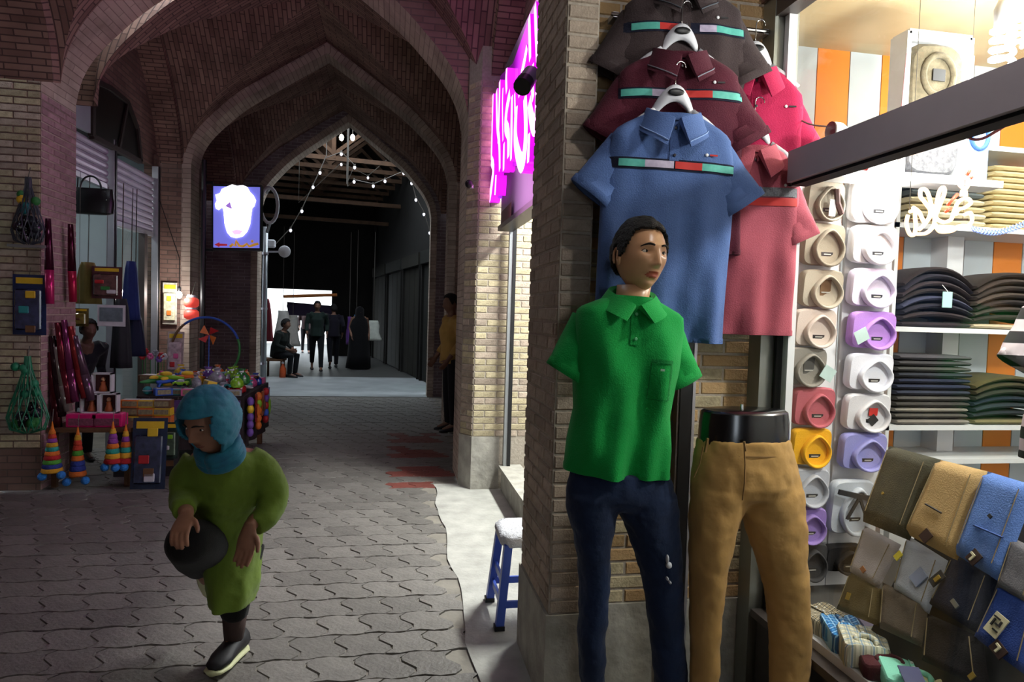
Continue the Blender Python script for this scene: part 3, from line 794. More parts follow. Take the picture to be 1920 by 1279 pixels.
# ================================================================== neon fascia sign
XS = 0.88
t = thing('neon_shop_sign', 'magenta neon script sign on a grey fascia board', 'sign', (XS, 4.4, 2.28))
M_FASCIA = mat('grey fascia', '#6f6f78', .5, .2, var=.08, scale=4)
MB().box((XS + .06, 4.37, 2.97), (.08, 2.62, 1.38)).build('fascia_board', M_FASCIA, t)
MB().box((XS + .06, 4.37, 2.285), (.13, 2.62, .04)).build('bottom_rail', M_BLACK, t)
M_NEON = emat('magenta neon face', '#ff8cf6', 3.4)
M_NEONS = emat('magenta neon side', '#c010c8', 1.3)
XN = 0.815
def stroke(pix, wd, parent, X=XN):
    P = smooth_path([atX(x, y, X) for x, y in pix], 4); n = len(P); fr = []
    for i, p in enumerate(P):
        d = (P[min(i + 1, n - 1)] - P[max(i - 1, 0)]); d.x = 0; d.normalize()
        nn = Vector((0, -d.z, d.y)); ww = wd * (.75 + .25 * math.sin(PI * (i + .5) / n))
        ww *= .8; fr.append((p + nn * ww, p - nn * ww))
    mb = MB(); B = Vector((XS + .02 - X, 0, 0)); V = []
    for a, b_ in fr: V += [a, b_, b_ + B, a + B]
    for i in range(n - 1):
        o = 4 * i
        mb.add([V[o], V[o + 1], V[o + 5], V[o + 4]], [(0, 1, 2, 3)], 0)
        mb.add([V[o + 1], V[o + 2], V[o + 6], V[o + 5]], [(0, 1, 2, 3)], 1)
        mb.add([V[o], V[o + 4], V[o + 7], V[o + 3]], [(0, 1, 2, 3)], 1)
    for o in (0, 4 * (n - 1)): mb.add(V[o:o + 4], [(0, 1, 2, 3)], 1)
    return mb.build('letter_stroke', [M_NEON, M_NEONS], parent)
for pix, wd in (([(992, 31), (993, 70), (994, 112)], .045), ([(1003, 9), (1005, 60), (1007, 112)], .045),
        ([(988, 88), (983, 115), (977, 142)], .05), ([(950, 128), (949, 150), (950, 172)], .05),
        ([(937, 152), (936, 200), (934, 268)], .05), ([(924, 178), (922, 240), (921, 299)], .07),
        ([(931, 170), (932, 230), (936, 268), (937, 319)], .06), ([(943, 165), (942, 200), (943, 264)], .03),
        ([(956, 175), (950, 205), (948, 235), (953, 252), (953, 295)], .075),
        ([(984, 180), (986, 240), (983, 290), (977, 305), (970, 285), (966, 254), (968, 200)], .085),
        ([(1007, 165), (1006, 215), (1003, 236), (997, 225), (992, 190)], .08),
        ([(913, 268), (912, 315), (915, 350), (918, 368), (922, 345), (925, 315), (921, 300)], .075),
        ([(965, 175), (966, 230), (967, 290)], .03), ([(960, 180), (959, 240), (958, 300)], .05), ([(974, 148), (974, 180)], .05), ([(945, 268), (944, 320)], .05), ([(992, 250), (990, 305)], .05), ([(930, 328), (928, 366)], .05), ([(999, 120), (998, 160), (1000, 185)], .05)):
    stroke(pix, wd, t)
zq = lambda L: [atX(x, y, XS - .004) for x, y in L]
# violet back plates behind letters
mb = MB(); P = [atX(x, y, XS - .002) for x, y in ((918, 175), (940, 140), (962, 118), (990, 40), (1008, 8), (1008, 250), (1004, 305), (960, 312), (938, 325), (920, 366), (914, 300))]; n = len(P)
mb.add(P + [p + Vector((.015, 0, 0)) for p in P], [tuple(range(n)), tuple(reversed(range(n, 2 * n)))] + [(i, n + i, n + (i + 1) % n, (i + 1) % n) for i in range(n)])
mb.build('glow_backing', emat('magenta backing', '#8a0fa0', .28), t)
for L in ([(955, 128), (971, 128), (971, 172), (956, 170)], [(925, 300), (941, 300), (937, 372), (921, 370)], [(988, 240), (1004, 240), (1003, 312), (986, 312)]):
    P = zq(L); mb = MB(); mb.add(P + [p + Vector((.02, 0, 0)) for p in P], [(0, 1, 2, 3), (7, 6, 5, 4), (0, 4, 5, 1), (1, 5, 6, 2), (2, 6, 7, 3), (3, 7, 4, 0)])
    mb.build('letter_backing', emat('violet backing', '#a02fd6', .9) if 'violet backing' not in MATS else MATS['violet backing'], t)
P = zq([(940, 398), (959, 378), (958, 412), (940, 422)])
mb = MB(); mb.add(P, [(0, 1, 2, 3)]); mb.build('brown_notice', mat('brown notice', '#4a3528', .7), t)
light('neon_glow', 'AREA', (0.76, 4.6, 2.9), 16, (1.0, .42, .92), 2.0, .8, rot=Euler((0, -PI / 2, 0)), parent=t)
# shop window post + lamp inside the neon shop
t = thing('shop_door_post', 'slim black and white door post below the neon sign', 'post', (1.0, 5.72, 0))
MB().box((1.0, 5.72, 1.16), (.03, .06, 2.32)).build('jamb', M_ALU, t)
MB().box((1.03, 5.70, 1.16), (.03, .04, 2.32)).build('gasket', M_BLACK, t)
t = thing('tube_lamp', 'white ceiling tube lamp inside the neon-signed shop', 'lamp', (1.9, 4.7, 3.3))
MB().box((1.9, 4.7, 3.36), (.12, 1.3, .07)).build('batten', M_WHITE, t)
MB().tube([(1.9, 4.1, 3.28), (1.9, 5.3, 3.28)], .022, 8).build('tube', emat('tube glow', '#ffffff', 6), t)
light('tube_light', 'AREA', (1.9, 4.7, 3.25), 210, (.96, 1, .95), .2, 1.2, parent=t)
# security cameras
c = atY(988, 150, 3.8)
t = thing('bullet_camera', 'grey bullet security camera over the magenta sign', 'security camera', c)
d = (atY(978, 163, 4.1) - atY(1003, 128, 4.3)).normalized()
MB().tube([c - d * .10, c - d * .09, c + d * .03], [.03, .05, .05], 14).build('housing', M_STEEL, t, 'auto')
MB().tube([c + d * .03, c + d * .10], [.052, .052], 14).build('lens_hood', M_BLACK, t, 'auto')
MB().bar(c - d * .05, Vector((XS + .02, c.y + .05, c.z + .02)), .025, .025).build('bracket', M_STEEL, t)
c = atY(879, 345, 5.72)
t = thing('dome_camera', 'small black dome security camera on the buff pier', 'security camera', c)
MB().ball(c, .035, 12, 8).build('eyeball', M_BLACK, t, True)
MB().bar(c, c + Vector((.04, .12, 0)), .03, .03).build('mount', M_WHITE, t)

t = thing('tube_lamp', 'unseen white ceiling tube lamp added inside the left-hand shop', 'lamp', (-3.8, 7.6, 3.3))  # added lamp, brightens the pale wall of the shop
MB().box((-3.8, 7.6, 3.36), (.1, 1.2, .06)).build('batten', M_WHITE, t)
MB().tube([(-3.8, 7.05, 3.30), (-3.8, 8.15, 3.30)], .02, 8).build('tube', MATS['tube glow'], t)
light('tube_light', 'AREA', (-3.8, 7.6, 3.27), 16, (.9, .97, 1), .15, 1.1, parent=t)
# ================================================================== right-hand clothes shop: window
XW = 1.50
def fabric(name, c, var=.14, bump=.25, c2=None, scale=10, rough=.9):
    return mat(name, c, rough, var=var, scale=scale, bump=bump, bscale=220, spec=.2, fabric=True, color2=c2)
M_FRAME = mat('shop front alloy', '#8d8f88', .4, .65, var=.1, scale=6)
M_KICK = mat('kick panel', '#4a4744', .6, .2, var=.2, scale=5)
M_BEAMP = mat('grey-plum beam', '#a89ca0', .6, .1, var=.12, scale=3)
mb = MB(); mb.box((XW + .03, 1.47, 1.235), (.012, 1.98, 1.68))
win = struct(mb.build('window_2', M_GLASS), 'large lower glass pane of the clothes shop window')
mb = MB(); mb.box((XW + .03, 1.47, 2.50), (.012, 1.98, .55)); win2 = struct(mb.build('window_3', M_GLASS), 'upper glass pane above the plum beam')
mb = MB(); mb.box((XW, 2.505, 1.55), (.075, .09, 3.1)); mb.box((XW + .045, 2.45, 1.55), (.02, .02, 3.1)); mb.build('window_frame', M_FRAME, win)
MB().box((XW + .03, 2.435, 1.235), (.03, .012, 1.70)).build('rubber_seal', M_RUBBER, win)
MB().box((XW + .055, 2.41, 1.25), (.03, .035, 1.72)).build('inner_frame', M_WHITE, win)
MB().box((XW + .05, 1.45, .405), (.06, 1.98, .035)).build('inner_sill', M_WHITE, win)
MB().box((XW, 1.45, .375), (.07, 2.0, .03)).build('sill_rail', M_ALU_DARK, win)
MB().box((XW + .02, 1.45, .19), (.05, 2.0, .36)).build('kick_panel', M_KICK, win)
MB().box((XW + .015, 2.39, 2.14), (.03, .16, .115)).build('transom_end', M_BEAMP, win)
MB().box((XW - .005, 1.20, 2.14), (.10, 2.2, .115)).build('transom_beam', M_BEAMP, win)
MB().box((XW - .005, 1.20, 2.078), (.06, 2.2, .012)).build('transom_seal', M_RUBBER, win)
MB().box((XW, 1.47, 2.80), (.07, 2.0, .07)).build('top_rail', M_ALU_DARK, win2)
MB().box((XW + .02, 2.44, 2.50), (.035, .03, .56)).build('inner_frame', M_WHITE, win2)
slab('wall_shop_upper', (XW, 1.2, 4.1), (.1, 2.7, 2.5), M_WALLBR, 'brickwork above the clothes shop window', 'yz')
slab('wall_shop_back', (2.85, 3.295, 1.55), (2.72, .03, 3.1), M_WHITE, 'striped back wall inside the clothes shop')
slab('wall_shop_right', (4.25, 1.8, 1.55), (.06, 3.1, 3.1), M_WHITE, 'right side wall inside the clothes shop')
slab('wall_shop_front', (2.85, .3, 1.55), (2.72, .06, 3.1), M_WHITE, 'near side wall inside the clothes shop')
M_CEILB = mat('beige ceiling panel', '#c9b48c', .5, var=.15, scale=3)
slab('ceiling_clothes_shop', (2.87, 1.8, 3.06), (2.7, 3.0, .08), M_CEILB, 'beige panelled ceiling of the clothes shop')
slab('wall_shop_plinth', (2.9, 1.8, .18), (2.5, 2.9, .36), M_KICK, 'raised display plinth inside the clothes shop')
M_STRO = mat('orange wall board', '#e8862a', .55, var=.08, scale=5)
M_STRW = mat('white wall board', '#c3ccd2', .55, var=.05, scale=5)
back = bpy.data.objects['wall_shop_back']
x0 = atY(1530, 150, 3.27).x
for k in range(-1, 9):
    a = x0 + k * .1935
    if a > 4.1: break
    MB().box((a + .0967, 3.272, 1.6), (.188, .014, 2.9)).build('stripe_panel', M_STRO if k % 2 == 0 else M_STRW, back)

def pS(px, py, Y): return atY(px, py, Y)
YS = 2.95
# shelves
M_SHELF = mat('white shelf board', '#cfd2d4', .4, var=.04)
t = thing('shelf_unit', 'white wall shelf unit stacked with folded trousers', 'shelf', (3.3, 3.1, 0))
SZ = [.88, 1.055, 1.555, 2.075, 2.49]
SX0 = 2.46
for z in SZ:
    MB().box(((SX0 + 4.2) / 2, 3.105, z - .0125), (4.2 - SX0, .31, .025)).build('shelf_board', M_SHELF, t)
for x in (SX0 + .01, 4.19): MB().box((x, 3.105, 1.43), (.02, .31, 2.15)).build('side_panel', M_SHELF, t)
MB().box((3.33, 3.11, .19 + .2), (1.6, .28, .4)).build('foot_panel', M_SHELF, t)

# folded trousers in stacks
def folded_layer(w, d, th, hump, mats, name='folded_trousers'):
    """one folded pair: a rounded strip lying across the shelf, optionally bent over a hump"""
    n = 10; rings = []
    for i in range(n + 1):
        u = -1 + 2 * i / n; x = u * w / 2; z = hump * (1 - abs(u) ** 2.2)
        e = th * (.5 if abs(u) < .95 else .36)
        ring = []
        for a in range(10):
            ang = 2 * PI * a / 10
            cy, sy = math.cos(ang), math.sin(ang)
            ring.append((x, d / 2 * math.copysign(abs(cy) ** .4, cy), z + e * math.copysign(abs(sy) ** .6, sy)))
        rings.append(ring)
    mb = MB(); mb.loft(rings); return mb
STACKN = 0
def stack(px0, px1, zshelf, cols, th, hump, where, d=.27):
    global STACKN
    xa = pS(px0, 500, YS).x; xb = pS(px1, 500, YS).x
    w_ = xb - xa; z = zshelf
    n = len(cols)
    for k, (nm, c) in enumerate(cols):
        hh = hump * (k / max(1, n - 1)) ** .6 if hump else 0
        pos = 'topmost' if k == n - 1 else ('lowest' if k == 0 else ('%s from the bottom' % ['', 'second', 'third', 'fourth', 'fifth', 'sixth', 'seventh', 'eighth', 'ninth', 'tenth', 'eleventh', 'twelfth', 'thirteenth'][k]))
        mb = folded_layer(w_ * R.uniform(.95, .985), d * R.uniform(.95, 1.0), th * .98, hh, None)
        o = mb.build('folded_trousers', fabric('trouser ' + c, c, .18), None, 'auto')
        o.location = ((xa + xb) / 2 + R.uniform(-.006, .006), 3.10 - R.uniform(0, .012), z + th / 2)
        tag(o, '%s folded trousers, %s of %s on the shelves' % (nm, pos, where), 'trousers', where)
        z += th
BE = [('beige', c) for c in ('#cdbb8a', '#c6b584', '#d2c193', '#c9b886', '#cfbd90', '#c3b07f', '#d4c496', '#cbb989', '#c8b688', '#d0bf92', '#c2b183')]
stack(1857, 1985, 2.075, BE, .030, 0, 'the tall beige pile')
stack(1706, 1848, 2.075, [('cream', '#cbbf9d'), ('cream', '#d2c8a8'), ('tan', '#c4b48a'), ('cream', '#cdc19e')] + [('slate grey', c) for c in ('#555c5c', '#5e6564', '#4c5354', '#616867', '#535a5b')], .036, 0, 'the slate-over-cream pile')
DK = ['#2a2227', '#332a2d', '#262430', '#3d4058', '#2c2526', '#3a3034', '#2a2733', '#32292a', '#251f22']
stack(1700, 1834, 1.555, [('dark plum', c) for c in DK[:8]], .0285, .085, 'the humped plum pile')
stack(1838, 1990, 1.555, [('dark brown', c) for c in ('#b9a98e', '#2e2624', '#3a322f', '#262020', '#403732', '#2b2523', '#352c29', '#231e1d')], .0285, .075, 'the humped brown pile')
stack(1697, 1838, 1.055, [('grey striped', c) for c in ('#77726a', '#4c4944', '#8b867c', '#3c3a38', '#4d4b48', '#2c3140', '#232a3f', '#20263a', '#2b2f38', '#454543', '#3c3b3e', '#48464c')], .0300, 0, 'the flat grey-navy pile')
stack(1848, 1990, 1.055, [('olive-navy', c) for c in ('#6e6748', '#20242c', '#232c33', '#1f2937', '#2b2d26', '#3a3523', '#4a4328')], .030, .05, 'the olive-navy pile')
# hanging price tag on the humped pile
p = pS(1776, 562, 2.93)
t = thing('price_tag', 'mint price tag on the humped dark pile', 'price tag', p)
MB().box(p, (.055, .004, .08)).build('card', mat('mint card', '#a9d6cf', .7), t)
MB().tube([p + Vector((0, -.002, .04)), p + Vector((-.005, .03, .075))], .002, 4).build('string', M_WHITE, t)

# ------------------------------------------------------------------ two columns of collar-up folded shirts
def teardrop(w, h, n=26):
    out = []
    for k in range(n):
        a = 2 * PI * k / n - PI / 2          # start at the bottom
        x = math.cos(a); z = math.sin(a)
        wv = (1 - .42 * max(0, z) ** 1.3)
        out.append((w / 2 * x * wv, h / 2 * z))
    return out
M_LABEL = mat('dark woven label', '#2b2a2c', .7)
M_LTXT = mat('label thread', '#b9b6ae', .7)
M_TAG = mat('pale tag card', '#c4dcd8', .7)
def shirt_pack(px, py, Y, w_, h_, c, label, tagside=0, big_label=None, body_c=None, tilt=0.0, red_tag=False):
    p = atY(px, py, Y)
    t = thing('folded_shirt', label, 'shirt', p, 'folded shirts pinned in two columns', rot=Euler((0.10, tilt, 0)))
    fm = fabric('shirt ' + c, c, .06, .15); bm_ = fabric('shirt ' + (body_c or c), body_c or c, .06, .15)
    mb = MB(); n = 12; rings = []
    for y, s in ((0.02, .96), (0.0, 1.0), (-.012, 1.0), (-.024, .94)):
        rings.append([(w_ / 2 * s * math.copysign(abs(math.cos(a)) ** .35, math.cos(a)), y, h_ / 2 * s * math.copysign(abs(math.sin(a)) ** .35, math.sin(a)) + .01) for a in [2 * PI * (k + .5) / 20 for k in range(20)]])
    mb.loft(rings); mb.build('shirt_body', bm_, t, 'auto', world=False)
    cw, ch = w_ * .72, h_ * .88; ox = w_ * .06
    def ringat(s, y, dz=0): return [(ox + x * s, y - .012 * max(0, -z / ch * 2), z * s + dz - h_ * .02) for x, z in teardrop(cw, ch)]
    mb = MB()
    mb.loft([ringat(1.0, -.020), ringat(1.03, -.036), ringat(.99, -.050), ringat(.90, -.052), ringat(.84, -.040), ringat(.86, -.024)], caps=False)
    col = mb.build('collar', fm, t, True, world=False)
    mb = MB(); mb.add(ringat(.87, -.0255), [tuple(range(26))]); mb.build('yoke', fm, t, False, world=False)
    if big_label:
        MB().box((ox - .005, -.0275, .0), (.05, .004, h_ * .6)).build('woven_label', mat('label ' + big_label, big_label, .7), t, world=False)
        MB().box((ox - .005, -.031, -.005), (.04, .002, .005)).build('label_text', M_LTXT, t, world=False)
    else:
        lb = MB().box((ox - .002, -.030, -h_ * .17), (.055, .004, .018)).build('woven_label', M_LABEL, t, world=False)
        MB().box((ox - .002, -.033, -h_ * .17), (.034, .002, .005)).build('label_text', M_LTXT, lb, world=False)
    if tagside:
        g = MB().box((tagside * w_ * .40, -.062, -.012), (.062, .003, .058), Matrix.Rotation(.5 * tagside, 3, 'Y')).build('price_tag', M_TAG, t, world=False)
    if red_tag:
        MB().box((ox, -.034, .015), (.042, .003, .034)).build('red_label', mat('red label', '#d8322e', .6), t, world=False)
        MB().box((ox, -.037, -.022), (.04, .003, .04), Matrix.Rotation(PI / 4, 3, 'Y')).build('black_label', M_LABEL, t, world=False)
    return t
Y1 = 2.66
P_ = [
 (1543, 382, .18, .17, '#8f8678', 'taupe folded shirt with a brown and white tag, top of its column', {}),
 (1540, 463, .20, .185, '#8d8474', 'taupe folded shirt with open collar below the tagged taupe one', {}),
 (1537, 545, .20, .165, '#a89f8f', 'stone folded shirt with a wide brown label', dict(big_label='#6b5132')),
 (1524, 618, .20, .165, '#c9bab0', 'blush-white folded shirt with paper slip in its collar', {}),
 (1506, 690, .20, .165, '#8d8880', 'grey folded shirt with a wide grey label and mint tag', dict(big_label='#54524f', tagside=1)),
 (1522, 765, .20, .17, '#b8626c', 'brick-pink folded shirt above the yellow one', {}),
 (1517, 840, .19, .165, '#f0b326', 'bright yellow folded shirt in the inner column', {}),
 (1512, 914, .19, .165, '#b9bcc6', 'silver-white folded shirt below the yellow one', {}),
 (1508, 985, .19, .15, '#9a80c4', 'violet folded shirt low in the column behind the chinos', {}),
 (1513, 1052, .17, .16, '#3c3b3d', 'charcoal folded shirt lowest behind the chinos', {}),
 (1580, 1048, .20, .12, '#1c1a1c', 'black folded shirt below the ribboned grey one', {}),
 (1636, 383, .235, .19, '#e8e6ea', 'plain white folded shirt back, top of the outer column', {}),
 (1634, 463, .225, .17, '#e2dfe4', 'white folded shirt with open collar next to the neon script', {}),
 (1632, 543, .225, .17, '#d6cbe0', 'pale lilac folded shirt below the white ones', {}),
 (1632, 622, .225, .165, '#b486d0', 'purple folded shirt with a mint tag', dict(tagside=-1)),
 (1627, 700, .225, .165, '#e3e4ee', 'white folded shirt between the purple and the red-tagged', {}),
 (1622, 775, .225, .165, '#dcdbe0', 'white folded shirt with red and black paper labels', dict(red_tag=True)),
 (1615, 848, .225, .165, '#9a9ad6', 'periwinkle folded shirt above the ribboned one', {}),
 (1592, 952, .215, .25, '#c3cad4', 'ice-grey folded shirt with a ribbon across, lowest of its column', {}),
]
shirt_objs = []
for px, py, w_, h_, c, lab, kw in P_:
    shirt_objs.append(shirt_pack(px, py, Y1, w_, h_, c, lab, **kw))
# top two: no collar ring needed on the plain back -> small pins; ribbon on the lowest one
t = shirt_objs[0]
MB().box((.01, -.055, -.02), (.03, .004, .07)).build('white_tag', M_WHITE, t, world=False)
MB().tube([(.02, -.056, .06), (.03, -.058, 0), (.055, -.057, -.045)], .012, 6).build('brown_strap', mat('brown strap', '#4a3330', .7), t, world=False)
t = shirt_objs[-1]
for s in (-1, 1): MB().bar((0, -.056, .075), (s * .10, -.05, .075 - .02 * s), .012, .022).build('ribbon', M_LABEL, t, world=False)
for s in (-1, 1): MB().bar((0, -.058, .07), (s * .05, -.058, -.03), .008, .012).build('ribbon_tail', M_LABEL, t, world=False)
# rack boards that carry the shirts
a, b_ = atY(1540, 340, Y1 + .045), atY(1508, 1085, Y1 + .045)
for (pxa, pxb, wd, lab) in ((1540, 1506, .21, 'narrow white rack board behind the taupe to yellow shirts'), (1636, 1590, .24, 'wide white rack board behind the white and purple shirts')):
    a, b_ = atY(pxa, 335, Y1 + .05), atY(pxb, 1090, Y1 + .05)
    t = thing('display_board', lab, 'display board', (b_.x, b_.y, .36))
    d = (b_ - a); foot = a + d * ((.36 - a.z) / d.z)
    MB().bar(foot, a, wd, .015, up=(0, 1, 0)).build('board', M_WHITE, t)
    MB().bar(foot + Vector((0, .03, 0)), a + Vector((0, .03, 0)), .03, .03, up=(0, 1, 0)).build('batten', M_ALU, t)

# ------------------------------------------------------------------ steep rack of folded trousers along the glass
SL = 2.1; RX0, RZ0 = 1.60, .42
rn = Vector((-SL, 0, 1)).normalized()
def atRack(px, py, off=0.0):
    d = ray(px, py); p0 = Vector((RX0, 0, RZ0)) + rn * off
    tt = (p0 - CAMP).dot(rn) / d.dot(rn); return CAMP + d * tt
t = thing('sloping_rack', 'steep dark sloping rack under the folded trousers', 'display rack', (1.75, 1.6, .36))
q = [Vector((RX0, y, RZ0)) for y in (.6, 2.02)] + [Vector((RX0 + .27, y, RZ0 + .27 * SL)) for y in (2.02, .6)]
q = [p - rn * .03 for p in q]
mb = MB(); mb.add(q + [p - rn * .02 for p in q], [(0, 1, 2, 3), (7, 6, 5, 4), (0, 4, 5, 1), (1, 5, 6, 2), (2, 6, 7, 3), (3, 7, 4, 0)])
mb.build('board', M_KICK, t)
for y in (.7, 1.95): MB().bar((RX0 + .26, y, .36), q[2] * 0 + Vector((RX0 + .26, y, RZ0 + .25 * SL)), .03, .03).build('leg', M_ALU, t)
def rack_item(name, quad, off, m, label, cat, th=.03, parent=None, wav=.004, rim=True):
    A = [atRack(x, y, off) for x, y in quad]; n, k = 10, 12
    seed = R.uniform(0, 50); top = []
    for j in range(k + 1):
        v = j / k
        for i in range(n + 1):
            u = i / n
            p = (A[0] * (1 - u) + A[1] * u) * (1 - v) + (A[3] * (1 - u) + A[2] * u) * v
            e = min(u, 1 - u, v, 1 - v) * 9
            hh = th * (1 - max(0, 1 - e) ** 2.2) + wav * noise.noise(Vector((u * 4 + seed, v * 3, seed))) * (1 if e > .2 else 0)
            top.append(p + rn * hh)
    Fc = [(j * (n + 1) + i, j * (n + 1) + i + 1, (j + 1) * (n + 1) + i + 1, (j + 1) * (n + 1) + i) for j in range(k) for i in range(n)]
    mb = MB(); mb.add(top, [f[::-1] for f in Fc]); mb.add([A[0], A[1], A[2], A[3]], [(0, 1, 2, 3)])
    if parent is not None: return mb.build(name, m, parent, True)
    c = sum(A, Vector()) / 4
    t = thing(name, label, cat, c)
    mb.build('folded_cloth', m, t, True)
    for u in (.13, .87):
        q = [((A[0] * (1 - u) + A[1] * u) * (1 - v) + (A[3] * (1 - u) + A[2] * u) * v) + rn * (th + .003) for v in (.1, .35, .6, .88)]
        MB().tube(q, .0016, 4).build('stitch_line', M_STITCH, t)
    return t
M_STITCH = mat('stitching', '#8a7a5c', .8)
def rtag(px, py, w_, h_, off, m, parent, name, ang=-25):
    p = atRack(px, py, off); ca, sa = math.cos(math.radians(ang)), math.sin(math.radians(ang))
    ux = Vector((0, -1, 0)); uz = rn.cross(ux); uz = uz if uz.z > 0 else -uz
    uz = uz.normalized(); ux = uz.cross(rn) if uz.cross(rn).y < 0 else -uz.cross(rn)
    a = ux * ca + uz * sa; b_ = uz * ca - ux * sa
    M3 = Matrix((a, rn, b_)).transposed()
    return MB().box(p, (w_ * .75, .004, h_ * .75), M3).build(name, m, parent)
M_LEATH = mat('brown leather patch', '#3a2520', .6, var=.2)
M_GOLD = mat('gold print', '#b79a4a', .4, .6)
M_CREAM = mat('cream card', '#d8cfae', .7)
RK = 'trousers'
it = rack_item('folded_trousers', [(1668, 836), (1764, 862), (1706, 1014), (1618, 978)], .03, fabric('dark olive camo', '#4a4a3c', .25, .3, '#2f302a', 18), 'dark olive camouflage trousers folded on the sloping rack', RK)
rtag(1655, 925, .012, .012, .066, M_GOLD, it, 'rivet')
it = rack_item('folded_trousers', [(1622, 986), (1690, 1022), (1648, 1104), (1594, 1072)], .015, fabric('pale grey denim', '#a9a3a8', .1), 'pale grey denim folded below the olive camouflage pair', RK, .02)
rtag(1618, 1068, .03, .022, .042, mat('rust patch', '#8f5a38', .7), it, 'patch')
it = rack_item('folded_trousers', [(1596, 1074), (1655, 1106), (1648, 1175), (1568, 1142)], .008, fabric('olive brown twill', '#5e5338', .15), 'olive-brown twill trousers at the rack foot with a gold tag', RK, .02)
rtag(1590, 1118, .022, .035, .034, M_GOLD, it, 'swing_tag', 10)
it = rack_item('folded_trousers', [(1762, 862), (1852, 884), (1795, 1052), (1698, 1000)], .03, fabric('sand chino', '#b99a6a', .1), 'sand chino trousers folded on the rack with a black belt tab', RK)
rtag(1736, 1005, .05, .05, .066, M_LEATH, it, 'belt_tab'); MB().bar(atRack(1735, 945, .066), atRack(1765, 962, .066), .006, .004).build('pocket_slit', M_LABEL, it)
it = rack_item('folded_trousers', [(1702, 1004), (1778, 1052), (1742, 1152), (1676, 1104)], .012, fabric('ice denim', '#b6bccb', .12), 'ice-blue denim folded below the sand chinos', RK, .02)
rtag(1684, 1042, .03, .04, .045, mat('yellow card', '#c9b93c', .7), it, 'yellow_tag'); rtag(1722, 1082, .06, .07, .038, mat('pale print', '#8d97b4', .7), it, 'printed_card')
it = rack_item('folded_trousers', [(1655, 1092), (1742, 1134), (1728, 1214), (1650, 1178)], .006, fabric('taupe corduroy', '#6b5f54', .15), 'taupe corduroy trousers at the rack foot', RK, .02)
it = rack_item('folded_trousers', [(1852, 884), (1945, 912), (1878, 1094), (1793, 1040)], .03, fabric('sky denim', '#6f92d8', .14, .3, '#4f6fb4', 16), 'sky-blue jeans folded on the sloping rack', RK)
rtag(1826, 1045, .05, .055, .066, M_LEATH, it, 'leather_patch'); rtag(1822, 1046, .008, .026, .071, M_CREAM, it, 'letter_stem'); rtag(1824, 1039, .024, .008, .071, M_CREAM, it, 'letter_bar')
MB().bar(atRack(1826, 985, .066), atRack(1880, 1008, .066), .008, .004).build('pocket_seam', fabric('denim seam', '#3c558f', .1), it)
rtag(1856, 968, .018, .014, .066, M_LABEL, it, 'rivet')
it = rack_item('folded_trousers', [(1788, 1042), (1874, 1080), (1835, 1190), (1742, 1132)], .016, fabric('ink navy twill', '#23273a', .2), 'ink-navy trousers folded below the sky-blue jeans', RK, .022)
rtag(1757, 1085, .04, .07, .050, M_LABEL, it, 'black_tag', -28); rtag(1757, 1085, .018, .03, .055, M_GOLD, it, 'gold_print', -28); rtag(1790, 1132, .04, .018, .046, M_ALU, it, 'metal_badge')
it = rack_item('folded_trousers', [(1902, 1010), (1966, 1040), (1935, 1140), (1872, 1102)], .020, fabric('mid grey denim', '#77757c', .15), 'mid-grey jeans folded beside the sky-blue pair', RK, .022)
it = rack_item('folded_trousers', [(1876, 1096), (1960, 1140), (1930, 1272), (1826, 1194)], .012, fabric('royal denim', '#2c4a9c', .2, .3, '#1d2f66', 14), 'royal-blue jeans folded low with a cream swing tag', RK, .022)
rtag(1868, 1172, .06, .085, .045, M_CREAM, it, 'swing_tag', -14)
for (px, py, w_, h_) in ((1862, 1165, .006, .03), (1876, 1170, .006, .018), (1870, 1158, .028, .006), (1870, 1172, .022, .006), (1865, 1182, .022, .006)):
    rtag(px, py, w_, h_, .050, M_LABEL, it, 'tag_print', -14)
rtag(1872, 1218, .06, .045, .040, M_LEATH, it, 'leather_patch'); rtag(1870, 1218, .008, .024, .045, M_CREAM, it, 'letter_stem'); rtag(1872, 1211, .022, .008, .045, M_CREAM, it, 'letter_bar')
it = rack_item('folded_trousers', [(1738, 1150), (1842, 1196), (1858, 1300), (1728, 1238)], .004, fabric('black denim', '#201d1f', .2), 'black trousers lying at the rack foot', RK, .022)
rtag(1822, 1268, .02, .028, .03, M_GOLD, it, 'printed_logo')

# ------------------------------------------------------------------ folded shirts on the window sill platform
def plaid(name, base, c1, c2, s=26):
    m = bpy.data.materials.new(name); MATS[name] = m
    nt, N, L, b = nodes_of(m); b.inputs['Roughness'].default_value = .9
    tc = N.new('ShaderNodeTexCoord'); last = None
    col = None
    for k, (ax, c, sc, thr) in enumerate((('X', c1, s, .72), ('Y', c1, s, .72), ('X', c2, s * .5, .93), ('Y', c2, s * .5, .93))):
        wv = N.new('ShaderNodeTexWave'); wv.bands_direction = ax; wv.inputs['Scale'].default_value = sc
        L.new(tc.outputs['Object'], wv.inputs['Vector'])
        g = N.new('ShaderNodeMath'); g.operation = 'GREATER_THAN'; g.inputs[1].default_value = thr; L.new(wv.outputs['Fac'], g.inputs[0])
        f = N.new('ShaderNodeMath'); f.operation = 'MULTIPLY'; f.inputs[1].default_value = .75; L.new(g.outputs[0], f.inputs[0])
        mx = N.new('ShaderNodeMix'); mx.data_type = 'RGBA'; mx.inputs[7].default_value = lin(c)
        L.new(f.outputs[0], mx.inputs[0])
        if col is None: mx.inputs[6].default_value = lin(base)
        else: L.new(col, mx.inputs[6])
        col = mx.outputs[2]
    L.new(col, b.inputs['Base Color']); return m
